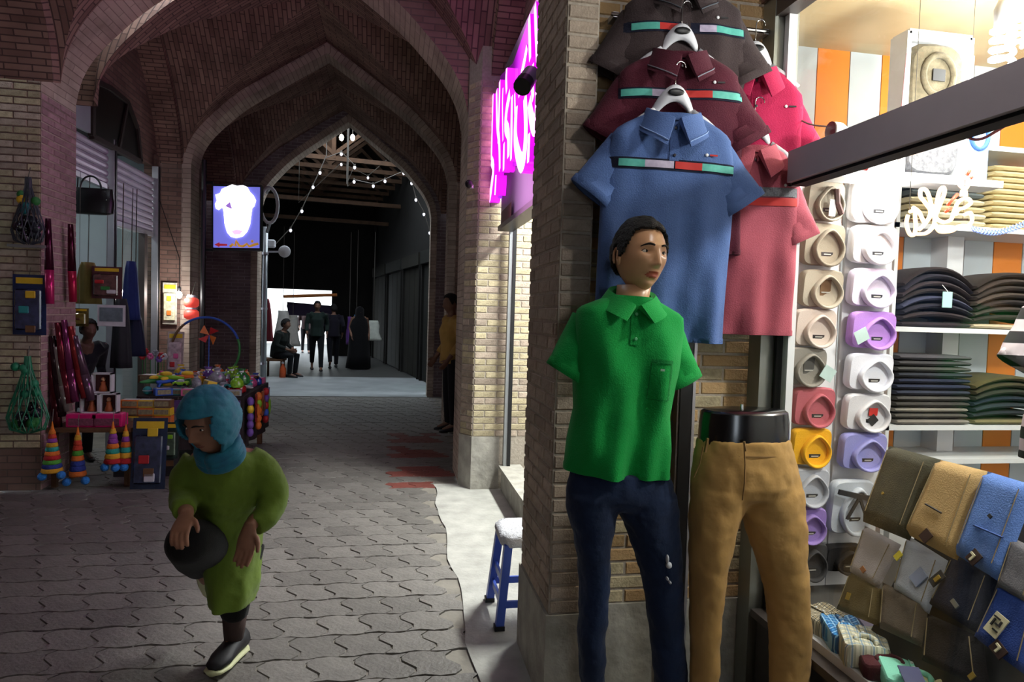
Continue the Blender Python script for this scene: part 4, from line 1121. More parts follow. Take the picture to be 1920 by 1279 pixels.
def sill_shirt(px, py, z, w_, d_, h_, rz, m, label, collar=True, tagm=None):
    w_ *= 1.2; d_ *= 1.15
    p = atZ(px, py, z); t = thing('folded_shirt', label, 'shirt', p, None, rz)
    n = 16; rings = []
    for zz_, s in ((0, .96), (h_ * .3, 1), (h_ * .85, .99), (h_, .93)):
        rings.append([(w_ / 2 * s * math.copysign(abs(math.cos(a)) ** .5, math.cos(a)) * (1 + .05 * math.sin(5 * a)), d_ / 2 * s * math.copysign(abs(math.sin(a)) ** .5, math.sin(a)), zz_ + .008 * math.sin(3 * a + rz)) for a in [2 * PI * (k + .5) / n for k in range(n)]])
    MB().loft(rings).build('folded_cloth', m, t, 'auto', world=False)
    if collar:
        mb = MB(); mb.tube([(w_ * .20 * math.cos(a), -d_ * .22 + d_ * .14 * math.sin(a), h_ + .003 + .004 * math.sin(a)) for a in [PI * k / 10 for k in range(-2, 13)]], [.004] + [.009] * 13 + [.004], 6)
        mb.build('collar', m, t, True, world=False)
        mb = MB(); mb.box((0, d_ * .12, h_ + .002), (.012, d_ * .5, .006)); pk = mb.build('placket', m, t, world=False)
        for q in range(2): MB().lathe([(.005, 0), (.004, .004)], (0, d_ * (.05 + .17 * q), h_ + .005), 8).build('button', M_WHITE, pk, world=False)
    if tagm:
        MB().box((-.02, -d_ * .45, h_ + .02), (.06, .07, .004), Euler((.35, 0, .2))).build('swing_tag', tagm, t, world=False)
    return t
ZP = .425
sill_shirt(1546, 1178, ZP, .13, .17, .055, .2, plaid('black cream plaid', '#cfc6ae', '#26221f', '#7a6a4a'), 'cream and black plaid shirt folded at the sill corner')
sill_shirt(1580, 1205, ZP, .11, .17, .065, -.35, plaid('blue plaid', '#3a8fd0', '#1d4f8c', '#a9d2ee'), 'bright blue plaid shirt folded on the window sill')
sill_shirt(1617, 1232, ZP, .13, .17, .075, -.5, plaid('cream plaid', '#dcd8c4', '#a7a78f', '#5f86a5', 20), 'cream plaid shirt folded on the window sill')
sill_shirt(1640, 1195, ZP + .01, .10, .11, .06, -.3, fabric('lilac cotton', '#9b95b4', .1), 'lilac shirt collar peeking behind the cream plaid')
sill_shirt(1662, 1258, ZP, .15, .16, .05, -.5, fabric('dark maroon cotton', '#4a1e26', .15), 'dark maroon shirt folded on the window sill')
sill_shirt(1712, 1290, ZP, .16, .16, .055, -.55, fabric('mint cotton', '#86d0b8', .1), 'mint shirt folded on the sill with a navy tag', True, mat('navy tag', '#2a2f5c', .6))
sill_shirt(1772, 1310, ZP, .13, .14, .05, -.55, fabric('straw cotton', '#cfc59a', .1), 'straw-coloured shirt folded beside the mint one')

# ------------------------------------------------------------------ upper window: boxed shirts, spot, lamps
zb = 2.20
t = thing('boxed_shirt', 'white open box holding two camouflage shirts', 'shirt box', atY(1745, 240, 2.6))
cs = [atY(*q, 2.6) for q in ((1690, 66), (1806, 68), (1800, 240), (1688, 240))]
w_ = cs[1].x - cs[0].x; h_ = cs[0].z - zb; cx = (cs[0].x + cs[1].x) / 2
for (dx, dz, sx, sz) in ((-w_ / 2, 0, .02, h_), (w_ / 2, 0, .02, h_), (0, h_ / 2, w_, .02), (0, -.04, w_, .02), (0, -h_ / 2 + .01, w_, .02)):
    MB().box((cx + dx, 2.6, zb + h_ / 2 + dz), (sx, .10, sz)).build('box_side', M_WHITE, t)
MB().box((cx, 2.645, zb + h_ / 2), (w_, .01, h_)).build('box_back', M_WHITE, t)
M_CAMO = fabric('camo print', '#7a6f5a', .3, .3, '#3d3a2e', 40)
mb = MB(); mb.loft([[(cx + (w_ / 2 - .02) * s * math.copysign(abs(math.cos(a)) ** .5, math.cos(a)), y, zb + h_ * .68 + h_ * .27 * s * math.copysign(abs(math.sin(a)) ** .5, math.sin(a))) for a in [2 * PI * k / 16 for k in range(16)]] for y, s in ((2.63, 1), (2.58, 1), (2.56, .9))]); mb.build('camouflage_shirt', M_CAMO, t, 'auto')
mb = MB(); mb.tube([(cx + .075 * math.cos(a), 2.555, zb + h_ * .72 + .085 * math.sin(a)) for a in [2 * PI * k / 18 for k in range(18)]], .014, 6, closed=True); mb.build('collar', M_CAMO, t, True)
MB().box((cx, 2.552, zb + h_ * .72), (.06, .004, .05)).build('woven_label', M_LABEL, t)
mb = MB(); mb.loft([[(cx + (w_ / 2 - .02) * s * math.copysign(abs(math.cos(a)) ** .5, math.cos(a)), y, zb + h_ * .22 + h_ * .19 * s * math.copysign(abs(math.sin(a)) ** .5, math.sin(a))) for a in [2 * PI * k / 16 for k in range(16)]] for y, s in ((2.63, 1), (2.58, 1), (2.56, .9))]); mb.build('grey_patterned_shirt', fabric('grey print', '#8b8b8f', .3, .3, '#3a3a40', 60), t, 'auto')
c = atY(1832, 135, 2.64)
t = thing('boxed_shirt', 'pale blue boxed shirt beside the camouflage box', 'shirt box', (c.x, c.y, zb))
MB().box((c.x, c.y, zb + .16), (.12, .06, .32), bev=.01).build('box', fabric('pale blue cotton', '#8fb0e0', .1), t)
mb = MB(); mb.tube([(c.x + .045 * math.cos(a), c.y - .035, zb + .22 + .06 * math.sin(a)) for a in [2 * PI * k / 16 for k in range(16)]], .009, 6, closed=True); mb.build('collar', fabric('blue trim', '#4a6fb8', .1), t, True)
c = atY(1642, 185, 2.7)
t = thing('shirt_box', 'tall red box standing in the upper window', 'box', (c.x, c.y, zb))
MB().box((c.x, c.y, zb + .125), (.035, .12, .25)).build('box', mat('red card', '#c4211f', .55), t)
MB().box((c.x + .03, c.y, zb + .24), (.06, .12, .02)).build('lid_flap', MATS['red card'], t)
c = atY(1668, 190, 2.72)
t = thing('boxed_shirt', 'rust-brown patterned shirt beside the red box', 'shirt box', (c.x + .01, c.y, zb))
MB().box((c.x + .02, c.y, zb + .11), (.075, .05, .22), bev=.015).build('folded_cloth', fabric('rust print', '#8d5a3a', .3, .3, '#4c3527', 40), t)
for dx in (0, .03): MB().bar((c.x + dx, c.y - .03, zb + .04), (c.x + dx + .008, c.y - .03, zb + .08), .006, .006).build('pin_tag', M_WHITE, t)
# display ledge behind the beam
t = thing('window_ledge', 'narrow white ledge behind the plum beam', 'ledge', (1.7, 2.0, zb - .03))
MB().box(((1.56 + 2.6) / 2, 2.56, zb - .015), (1.04, .12, .03)).build('board', M_SHELF, t)
MB().box((1.62, 1.45, zb - .015), (.10, 1.9, .03)).build('side_board', M_SHELF, t)
c = atX(1572, 246, 1.63)
t = thing('clip_spotlight', 'small brown and white clip spotlight on the beam ledge', 'spotlight', (c.x, c.y, zb))
MB().tube([c + Vector((-.03, 0, 0)), c + Vector((.0, 0, 0)), c + Vector((.05, .02, 0))], [.032, .032, .018], 14).build('shade', M_WHITE, t, 'auto')
MB().tube([c + Vector((-.034, 0, 0)), c + Vector((-.029, 0, 0))], .033, 14).build('front_ring', mat('brown bakelite', '#3a211c', .4), t)
MB().bar((c.x + .02, c.y, zb), (c.x + .02, c.y, c.z), .02, .02).build('stem', M_ALU, t)
MB().tube(smooth_path([c + Vector((-.02, .02, .02)), c + Vector((-.06, .10, .05)), c + Vector((-.08, .2, .12))], 4), .003, 4).build('wire', M_CORD, t)
def cfl(p, label, power, s=1.0, down=True):
    t = thing('spiral_lamp', label, 'lamp', p)
    mb = MB(); P = []
    for k in range(61):
        a = k / 60 * 2 * PI * 4; P.append(p + Vector((.03 * s * math.cos(a), .03 * s * math.sin(a), .06 * s - k / 60 * .12 * s)))
    mb.tube(P, .009 * s, 6); mb.build('spiral_tube', emat('spiral glow', '#ffffff', 9) if 'spiral glow' not in MATS else MATS['spiral glow'], t, True)
    MB().lathe([(.028 * s, .0), (.03 * s, .05 * s), (.018 * s, .08 * s)], p + Vector((0, 0, .065 * s)), 12).build('base', M_WHITE, t, True)
    MB().tube([p + Vector((0, 0, .14 * s)), Vector((p.x, p.y, 3.02))], .005, 5).build('cord', M_WHITE, t)
    if power: light('lamp_light', 'POINT', p - Vector((0, 0, .11 * s)), power, (1, .97, .93), .07, parent=t)
    return t
cfl(atY(1880, 85, 2.15), 'blazing white spiral lamp in the upper window', 30, 1.15)
cfl(atY(1905, 60, 2.45), 'second spiral lamp behind the blazing one', 20, 1.0)
cfl(Vector((2.3, 1.35, 2.62)), 'unseen spiral lamp added over the sloping trouser rack', 85, 1.0)  # out of view, added to light the rack and the hung shirts
t = thing('added_wall_lamp', 'added enamel shade lamp, out of view above the clothes shop window', 'lamp', (1.40, 1.25, 3.0))  # unseen lamp added to brighten the beam, shirts and mannequins
MB().lathe([(.03, .10), (.06, .09), (.16, 0), (.15, 0), (.05, .08)], (1.22, 1.25, 3.0), 24).build('shade', M_WHITE, t, True)
MB().bar((1.22, 1.25, 3.10), (1.47, 1.25, 3.16), .025, .025).build('arm', M_BLACK, t)
MB().ball((1.22, 1.25, 3.03), .04, 12, 8).build('bulb', emat('shade bulb', '#ffffff', 12), t, True)
light('added_wall_lamp_light', 'POINT', (1.22, 1.25, 2.96), 15, (1, .97, .93), .06, parent=t)
cfl(Vector((3.3, 2.2, 2.65)), 'unseen spiral lamp added deep inside the clothes shop', 26, 1.0)  # out of view, added as interior light for the rest of the shop
# reflector lamp over the white shirts
p = atY(1658, 322, 2.52)
t = thing('reflector_lamp', 'glowing white cone reflector lamp above the white folded shirts', 'lamp', p)
MB().lathe([(.012, .085), (.03, .07), (.075, -.01), (.070, -.01), (.026, .06)], p, 20).build('reflector', emat('lit enamel', '#ffffff', .9), t, True)
MB().ball(p + Vector((0, 0, .0)), .03, 12, 8).build('bulb', emat('reflector bulb', '#ffffff', 16), t, True)
MB().tube(smooth_path([p + Vector((.0, 0, .08)), p + Vector((.06, 0, .16)), p + Vector((.07, .0, .28)), p + Vector((.08, 0, .5))], 4), .005, 5).build('cord', mat('pink cord', '#d9a0a8', .5), t)
light('reflector_light', 'POINT', p - Vector((0, .03, .06)), 10, (1, .96, .93), .05, parent=t)

# ------------------------------------------------------------------ neon script in the window
YN = 2.30
t = thing('neon_script', 'orange-white neon script with a small flame in the shop window', 'neon sign', atY(1740, 450, YN))
zn = lambda L: [atY(1580 + x * .1458, 310 + y * .1458, YN) for x, y in L]
M_NW = emat('warm neon tube', '#ffc48c', 3.2); M_NR = emat('red neon tube', '#ff3a20', 2.0)
for L in ([(840, 640), (820, 750), (860, 880), (920, 890), (940, 780), (930, 640), (950, 570), (860, 600)],
          [(900, 540), (980, 600), (1060, 740), (1130, 600), (1060, 480), (1000, 400), (1010, 310), (1080, 330), (1130, 470), (1150, 600), (1070, 740), (980, 830)],
          [(960, 885), (1080, 870), (1170, 770), (1190, 600), (1240, 350), (1290, 285), (1310, 350), (1240, 540), (1200, 670), (1290, 730), (1390, 700), (1430, 600), (1490, 470), (1590, 425), (1650, 480), (1570, 545), (1490, 570), (1450, 640)],
          [(1190, 760), (1250, 850), (1400, 845), (1500, 780), (1620, 770), (1665, 700), (1640, 610), (1560, 640)],
          [(1585, 400), (1570, 310), (1500, 240), (1540, 150), (1620, 190), (1600, 280), (1540, 330), (1530, 400)]):
    MB().tube(smooth_path(zn(L), 5), .0075, 6).build('neon_tube', M_NW, t, True)
for L in ([(1350, 510), (1480, 370)], [(1320, 600), (1400, 540)], [(1600, 125), (1640, 65)], [(1630, 175), (1665, 150)]):
    MB().tube(zn(L), .006, 6).build('neon_tube', M_NR, t, True)
MB().bar(*[p + Vector((0, .02, 0)) for p in zn([(830, 700), (1660, 690)])], .008, .008).build('support_bar', M_BLACK, t)
for x in (900, 1600): MB().tube([zn([(x, 690)])[0] + Vector((0, .02, 0)), zn([(x, 690)])[0] + Vector((0, .02, 1.2))], .0015, 4).build('suspension_wire', M_CORD, t)
# coiled blue lead to the script
P = [atY(lerp(1822, 1925, k / 120), 428 + 8 * math.sin(PI * min(1, k / 90)) - (k > 90) * (k - 90) * .35, YN + .02) + Vector((.008 * math.cos(k * .9), .008 * math.sin(k * .9) * .3, .011 * math.sin(k * .9))) for k in range(121)]
tag(MB().tube(P, .003, 4).build('coiled_lead', mat('blue coil', '#7f96e0', .4)), 'pale blue coiled lead running to the neon script', 'cable')
# pink cable along the beam
P = smooth_path([atX(1540, 322, 1.53), atX(1700, 266, 1.53), atX(1780, 245, 1.53), atX(1830, 262, 1.53), atX(1870, 245, 1.53), atX(1920, 212, 1.53)], 6)
tag(MB().tube(P, .004, 5).build('pink_cable', mat('pink cable', '#e07a80', .5)), 'pink cable looping under the plum beam', 'cable')
# ================================================================== polo shirts
def crumple(o, st=.012, sc=.09):
    tx = bpy.data.textures.get('crumple%.3f' % sc) or bpy.data.textures.new('crumple%.3f' % sc, 'CLOUDS'); tx.noise_scale = sc; tx.noise_depth = 2
    d = o.modifiers.new('displace', 'DISPLACE'); d.texture = tx; d.strength = st; d.mid_level = .5; d.texture_coords = 'GLOBAL'
    return o
def remesh(o, vox=.008, smooth=6):
    md = o.modifiers.new('remesh', 'REMESH'); md.mode = 'VOXEL'; md.voxel_size = vox; md.use_smooth_shade = True
    if smooth:
        s = o.modifiers.new('smooth', 'SMOOTH'); s.iterations = smooth; s.factor = .5
    return o
class Polo:
    def __init__(s, sh=.215, ch=.25, hem=.255, L=.80, d=.05, nx=.075, folds=.012, sx=.37, sz=-.29, shw=.095, waist=1.0, seed=0, ny=None, slope=.075, cf=(.055, .105), cs=(.03, .05)):
        s.__dict__.update(locals()); s.ny = ny or max(.045, d * .8)
        s.wt = sorted([(0, nx + .005), (-.02, nx + .045), (-slope * .65, sh * .82), (-slope, sh * .97), (-slope - .04, sh), (-.22, ch), (-.22 - (L - .22) * .45, ch * waist * .99), (-L + .1, hem * .99), (-L, hem)])
        s.dt = sorted([(0, .55), (-.05, .75), (-.12, .95), (-.25, 1.05), (-L * .6, 1), (-L, .95)])
    def wd(s, z): return interp(s.wt, z), s.d * interp(s.dt, z)
    def fold(s, x, z):
        f = max(0, (-z - .12) / s.L) ** 1.1
        return s.folds * f * (math.sin(x * 34 + s.seed + z * 3) + .6 * math.sin(x * 61 + 2 * s.seed - z * 5)) + .9 * s.folds * noise.noise(Vector((x * 9 + z * 3, z * 5, s.seed)))
    def pt(s, a, z, k=1.0):
        w_, d_ = s.wd(z); c, sn = math.cos(a), math.sin(a)
        x = w_ * math.copysign(abs(c) ** .8, c); y = d_ * math.copysign(abs(sn) ** .75, sn)
        if sn < 0: y += s.fold(x, z) * abs(sn) ** .5
        return Vector((x * k, y * k, z))
    def front(s, x, z, off=.003):
        w_, d_ = s.wd(z); c = min(.999, abs(x) / w_) ** (1 / .8); sn = math.sqrt(max(0, 1 - c * c))
        return Vector((x, -d_ * sn ** .75 + s.fold(x, z) * sn ** .5 - off, z))
    def patch(s, x0, x1, z0, z1, m, name, parent, off=.003, nx_=14, nz=3):
        mb = MB(); V = [s.front(lerp(x0, x1, i / nx_), lerp(z0, z1, j / nz), off) for j in range(nz + 1) for i in range(nx_ + 1)]
        Fc = [(j * (nx_ + 1) + i, (j + 1) * (nx_ + 1) + i, (j + 1) * (nx_ + 1) + i + 1, j * (nx_ + 1) + i + 1) for j in range(nz) for i in range(nx_)]
        mb.add(V, Fc); return mb.build(name, m, parent, True, world=False)
    def make(s, t, m, m_in, mcol=None, mtrim=None, buttons=2, placket=.15, hide_neck=False, mbut=None):
        n = 72; zs = [0, -.01, -.025] + [-.045 - (s.L - .045) * (k / 40) for k in range(41)]
        rings = [[s.pt(2 * PI * k / n, z) for k in range(n)] for z in zs]
        hemr = [[Vector((p.x * .97, p.y * .9, p.z + dz)) for p in rings[-1]] for dz in (.004, .06)]
        mb = MB(); mb.loft(rings + hemr, caps=False)
        body = mb.build('shirt_body', m, t, True, world=False)
        mb = MB(); mb.loft([[p for p in r] for r in ([s.pt(2 * PI * k / n, -s.L + .022, 1.006) for k in range(n)], [s.pt(2 * PI * k / n, -s.L + .018, 1.010) for k in range(n)], [s.pt(2 * PI * k / n, -s.L + .001, 1.008) for k in range(n)])], caps=False)
        mb.build('hem_seam', m, body, True, world=False)
        for sd in (-1, 1):
            A = Vector((sd * (s.sh - .075), 0, -s.slope - .055)); B = Vector((sd * s.sx, -.01, s.sz)); ax = (B - A).normalized()
            pr = Vector((ax.z, 0, -ax.x)) * (1 if sd > 0 else -1); rg = []
            for q in range(9):
                v = q / 8; c = A.lerp(B, v); hw = lerp(.088, s.shw, v); hd = lerp(s.d * .8, max(.035, s.d * .55), v)
                rg.append([c + pr * (hw * math.cos(a)) + Vector((0, s.d * .4 * (1 - .6 * v) + hd * math.sin(a) + (.006 * math.sin(3 * a + q) if q > 2 else 0), 0)) for a in [2 * PI * k / 20 for k in range(20)]])
            inn = [[c + (p - c) * .93 - ax * dz for p in rg[-1]] for c, dz in ((B, -.001), (B, .07))]
            mb = MB(); mb.loft(rg + inn, caps=False); mb.add(inn[1], [tuple(range(20))])
            sl = mb.build('sleeve', m, t, True, world=False)
            mb = MB(); k0 = rg[-1]
            mb.loft([[B + (p - B) * f + ax * o_ for p in k0] for f, o_ in ((1.03, -.028), (1.05, -.026), (1.05, .002), (1.0, .003))], caps=False)
            mb.build('cuff', m, sl, True, world=False)
        # collar: strip around the neck, falling outwards, with pointed fronts
        mc = mcol or m
        ny = s.ny
        for sd in (-1, 1):
            mb = MB(); K = 14; rings = []
            for q in range(K + 1):
                v = q / K; a = PI * v * .97
                cx = sd * s.nx * math.sin(a) * (1 if v < .5 else 1 - .25 * (v - .5) * 2); cy = ny * math.cos(a)
                zt = lerp(.035, -.035, v ** 1.4); out = Vector((sd * math.sin(a) * .8 + sd * .25 * v, math.cos(a) * .6 - .3 * v, 0)).normalized()
                top = Vector((cx, cy - .012 * v, zt)); fall = lerp(s.cf[0], s.cf[1], v ** 1.5)
                spread = lerp(s.cs[0], s.cs[1], v)
                e = top + out * spread + Vector((sd * .02 * v * v, -.004, -fall))
                mid = top + out * .014 + Vector((0, 0, .006))
                inn = top + Vector((-sd * .004 * math.sin(a), -.004 * math.cos(a), -.035))
                rings.append([inn, top, mid, e, e - out * .004, top - Vector((0, 0, .006))])
            mb.loft(rings, caps=True); cl = mb.build('collar', mc, t, 'auto', world=False)
            if mtrim:
                P = [r[3].lerp(r[2], .16) + Vector((0, -.004, .0)) for r in rings[4:]]
                MB().tube(P, .0022, 5).build('collar_tipping', mtrim, cl, world=False)
        zt = -.03
        s.patch(-.017, .017, zt - placket, zt - .01, mc, 'placket', t, .004, 4, 8)
        for q in range(buttons):
            p = s.front(0, zt - .03 - q * (placket - .05) / max(1, buttons - 1), .007)
            MB().lathe([(.0055, 0), (.0055, .002), (.004, .003)], p, 10, M=Matrix.Rotation(PI / 2, 3, 'X')).build('button', mbut or M_WHITE, t, world=False)
        # inside of the neck
        mb = MB(); mb.add([(s.nx * .96 * math.cos(a), ny * .9 * math.sin(a), -.03) for a in [2 * PI * k / 18 for k in range(18)]], [tuple(range(18))]); mb.build('neck_lining', m_in, t, world=False)
        return t

def hanger(p, rz, label, hook_h=.10):
    """white plastic neck hanger with dark oval window and wire hook; p = neck of the shirt"""
    t = thing('clothes_hanger', label, 'hanger', p, 'white plastic hangers', rz)
    rings = []
    for x in [(-1 + 2 * k / 16) for k in range(17)]:
        zc = .062 - .075 * x * x; hh = .026 + .006 * (1 - x * x)
        rings.append([(x * .078, .012 * math.cos(a) - .015 + .03 * abs(x) ** 2, zc + hh * math.sin(a)) for a in [2 * PI * k / 10 for k in range(10)]])
    MB().loft(rings).build('hanger_body', M_HANGER, t, True, world=False)
    MB().ball((0, -.028, .062), (.030, .004, .014), 16, 6).build('oval_badge', M_BLACK, t, True, world=False)
    P = [(0, -.012, .085), (0, -.012, .085 + hook_h * .6)] + [(.018 - .018 * math.cos(a), -.012, .085 + hook_h * .6 + .022 * math.sin(a) + .01) for a in [PI * k / 8 for k in range(1, 9)]]
    MB().tube(smooth_path(P, 3), .0022, 6).build('hook', M_CHROME, t, True, world=False)
    for sd in (-1, 1): MB().tube([(sd * .07, .0, .0), (sd * .12, .0, -.03), (sd * .18, 0, -.075)], [.014, .012, .008], 8).build('hanger_arm', M_HANGER, t, True, world=False)
    return t
M_HANGER = mat('white hanger plastic', '#c9c9cf', .35, var=.03)
M_CHROME = mat('chrome wire', '#c8c8c8', .15, 1.0)
M_TEAL = mat('teal print', '#5fb5a5', .7, var=.35, scale=60, color2='#3a8f86')
M_LILAC = mat('white print', '#c9bcd2', .7, var=.3, scale=60, color2='#8f86a0')
M_REDP = mat('red print', '#b5241f', .7, var=.1)
M_NAVY = fabric('navy band', '#14172a', .1)
M_LIME = mat('lime neck label', '#b9c04a', .7)
def chest_band(P, t, zc, hw, segs, edge=.007):
    P.patch(-P.ch * .93, P.ch * .93, zc - hw - edge, zc + hw + edge, M_NAVY, 'chest_band', t, .003, 24, 3)
    for x0, x1, m in segs:
        P.patch(x0 * P.ch, x1 * P.ch, zc - hw, zc + hw, m, 'band_panel', t, .0055, 8, 2)
def hung_polo(px, py, Y, label, m, m_in, segs, zc, seed, mtrim=None, rz=-.12, hang_label=None, roll=0.0, **kw):
    p = atY(px, py, Y)
    t = thing('polo_shirt', label, 'shirt', p, None, rot=Euler((0, roll, rz)))
    P = Polo(seed=seed, **kw); P.make(t, m, m_in, None, mtrim, mbut=M_CREAMB)
    if segs: chest_band(P, t, zc, .013, segs)
    MB().box((0, .026, -.005), (.045, .003, .014)).build('neck_label', M_LIME, t, world=False)
    q = P.front(.12, zc + .045, .004)
    lg = MB().ball(q, (.006, .002, .006), 8, 5).build('chest_logo', M_WHITE, t, world=False)
    MB().box(q + Vector((.025, 0, 0)), (.028, .002, .006)).build('logo_text', M_REDP if 'blue' in label else M_LABEL, t, world=False)
    if hang_label: hanger(p + Vector((0, -.002, .01)), rz, hang_label)
    return t
M_CREAMB = mat('dark button', '#2a2630', .4)
hung_polo(1262, 215, 2.335, 'blue polo shirt with a teal, white and red chest band', fabric('slate blue pique', '#4c6496', .08, .3), fabric('slate blue inside', '#3c4f7c', .1), [(-.80, -.42, M_TEAL), (-.42, .0, M_LILAC), (.02, .42, M_REDP), (.42, .92, M_TEAL)], -.195, 1.0, fabric('pale blue tipping', '#86a0d0', .05), hang_label='white hanger holding the blue polo', L=.83, sh=.225, ch=.248, hem=.245, nx=.088, sx=.285, sz=-.315, shw=.090, roll=.03, folds=.022)
hung_polo(1274, 100, 2.40, 'maroon polo shirt with a red and teal chest band', fabric('maroon pique', '#4a1626', .12, .3), fabric('maroon inside', '#30101a', .1), [(-.9, -.45, M_TEAL), (-.45, -.02, M_LILAC), (.05, .45, M_REDP), (.45, .95, M_TEAL)], -.165, 2.3, fabric('grey tipping', '#7c7a86', .05), hang_label='white hanger holding the maroon polo', L=.75, sh=.23, ch=.25, nx=.088, sx=.275, sz=-.33, roll=-.01, folds=.018)
hung_polo(1282, -22, 2.448, 'charcoal-brown polo shirt hung highest with a teal chest band', fabric('charcoal brown pique', '#3a2f30', .12, .3), fabric('charcoal inside', '#221c1c', .1), [(-.8, -.4, M_TEAL), (-.4, -.1, M_REDP), (.2, .45, M_LILAC), (.45, .9, M_TEAL)], -.17, 4.1, fabric('slate tipping', '#4a5058', .05), hang_label='white hanger holding the charcoal-brown polo', L=.72, sh=.23, ch=.255, nx=.088, sx=.27, sz=-.34, folds=.018)
hung_polo(1412, 130, 2.47, 'raspberry polo shirt hanging beside the window frame', fabric('raspberry jersey', '#a81f4a', .1, .25), fabric('raspberry inside', '#6f1232', .1), None, -.2, 5.2, hang_label='white hanger holding the raspberry polo', rz=-.2, L=.78, sh=.20, ch=.20, hem=.2, sx=.235, sz=-.36, shw=.08, folds=.016, slope=.10)
t = hung_polo(1410, 275, 2.43, 'dusty rose polo shirt with red and grey chest stripes', fabric('dusty rose jersey', '#a34f5c', .1, .25), fabric('rose inside', '#6a2f3a', .1), None, -.2, 6.4, hang_label='white hanger holding the dusty rose polo', rz=-.2, L=.735, sh=.185, ch=.19, hem=.185, sx=.205, sz=-.36, shw=.075, folds=.016, slope=.10)
P = Polo(seed=6.4, L=.735, sh=.185, ch=.19, hem=.185, folds=.016, slope=.10)
P.patch(-.17, .17, -.235, -.205, M_REDP, 'chest_stripe', t, .004, 20, 2); P.patch(-.17, .17, -.20, -.165, mat('grey print', '#7f7a80', .7), 'chest_stripe', t, .004, 20, 2)
# wall rail the hangers hook on
t = thing('hanging_rail', 'thin steel rail on the pillar carrying the hung polos', 'rail', (1.1, 2.50, 2.85))
MB().tube([(.80, 2.50, 2.72), (1.47, 2.50, 2.72)], .008, 8).build('rail', M_CHROME, t)
for x in (.82, 1.45): MB().bar((x, 2.50, 2.72), (x, 2.58, 2.72), .02, .02).build('bracket', M_STEEL, t)

# striped shirt at the window's right
def stripes(name, c1, c2, sc):
    m = bpy.data.materials.new(name); MATS[name] = m
    nt, N, L, b = nodes_of(m); b.inputs['Roughness'].default_value = .9
    tc = N.new('ShaderNodeTexCoord'); wv = N.new('ShaderNodeTexWave'); wv.bands_direction = 'Z'; wv.inputs['Scale'].default_value = sc
    L.new(tc.outputs['Object'], wv.inputs['Vector'])
    g = N.new('ShaderNodeMath'); g.operation = 'GREATER_THAN'; g.inputs[1].default_value = .5; L.new(wv.outputs['Fac'], g.inputs[0])
    mx = N.new('ShaderNodeMix'); mx.data_type = 'RGBA'; mx.inputs[6].default_value = lin(c1); mx.inputs[7].default_value = lin(c2)
    L.new(g.outputs[0], mx.inputs[0]); L.new(mx.outputs[2], b.inputs['Base Color']); return m
M_STRIPE = stripes('black and blush stripes', '#231f24', '#cdbfc6', 3.7)
p = atY(2030, 545, 1.95)
t = thing('striped_shirt', 'black and blush striped shirt hanging at the window edge', 'shirt', p, None, rot=Euler((0, 0, -.3)))
Polo(seed=3, L=.60, sh=.17, ch=.15, hem=.165, d=.07, sx=.20, sz=-.27, shw=.07, folds=.008, slope=.05).make(t, M_STRIPE, M_LABEL, fabric('charcoal knit', '#2b292e', .1))
MB().tube([p + Vector((0, 0, .02)), Vector((p.x, p.y, 3.02))], .004, 5).build('hanging_cord', M_CORD, t)

# ================================================================== heads
def gs(x, z, x0, z0, sx, sz): return math.exp(-((x - x0) / sx) ** 2 - ((z - z0) / sz) ** 2)
def head_point(th, ph):
    a, b, c = .0745, .098, .118
    sp, cp = math.sin(ph), math.cos(ph); st, ct = math.sin(th), math.cos(th)
    x = a * sp * st; y = -b * sp * ct; z = c * cp
    x = math.copysign(abs(x / a) ** .92 * a, x)
    if z < 0:
        tt = -z / c; x *= 1 - .26 * tt ** 1.6
        y *= (1 - .06 * tt) if y < 0 else (1 - .42 * tt)
    if y > 0: y *= 1.06
    if ct > 0 and sp > .1:
        wv = min(1, ct * 1.6)
        nz = interp([(-.054, 0), (-.048, .010), (-.040, .026), (-.032, .023), (-.015, .014), (.0, .008), (.016, .003), (.03, 0)], z)
        d = nz * math.exp(-(x / (.0085 + .004 * max(0, min(1, -z / .04)))) ** 2)
        for s in (-1, 1):
            d += .007 * gs(x, z, s * .0125, -.041, .006, .006) + .006 * gs(x, z, s * .028, .022, .022, .008)
            d -= .012 * gs(x, z, s * .031, .003, .015, .010); d += .005 * gs(x, z, s * .046, -.020, .018, .016)
            d -= .003 * gs(x, z, s * .026, -.068, .006, .008) + .003 * gs(x, z, s * .04, -.055, .012, .014)
        d += .0055 * gs(x, z, 0, -.0615, .019, .0055) + .0065 * gs(x, z, 0, -.0745, .016, .0055) - .0035 * gs(x, z, 0, -.068, .022, .0025)
        d -= .0045 * gs(x, z, 0, -.086, .02, .006); d += .008 * gs(x, z, 0, -.102, .020, .013)
        y -= d * wv
    return Vector((x, y, z))
def head_grid(n=88, m=72):
    G = []
    for j in range(m + 1):
        ph = PI * min(max(j / m, .004), .996)
        G.append([head_point(-PI + 2 * PI * k / n, ph) for k in range(n)])
    return G
HG = head_grid()
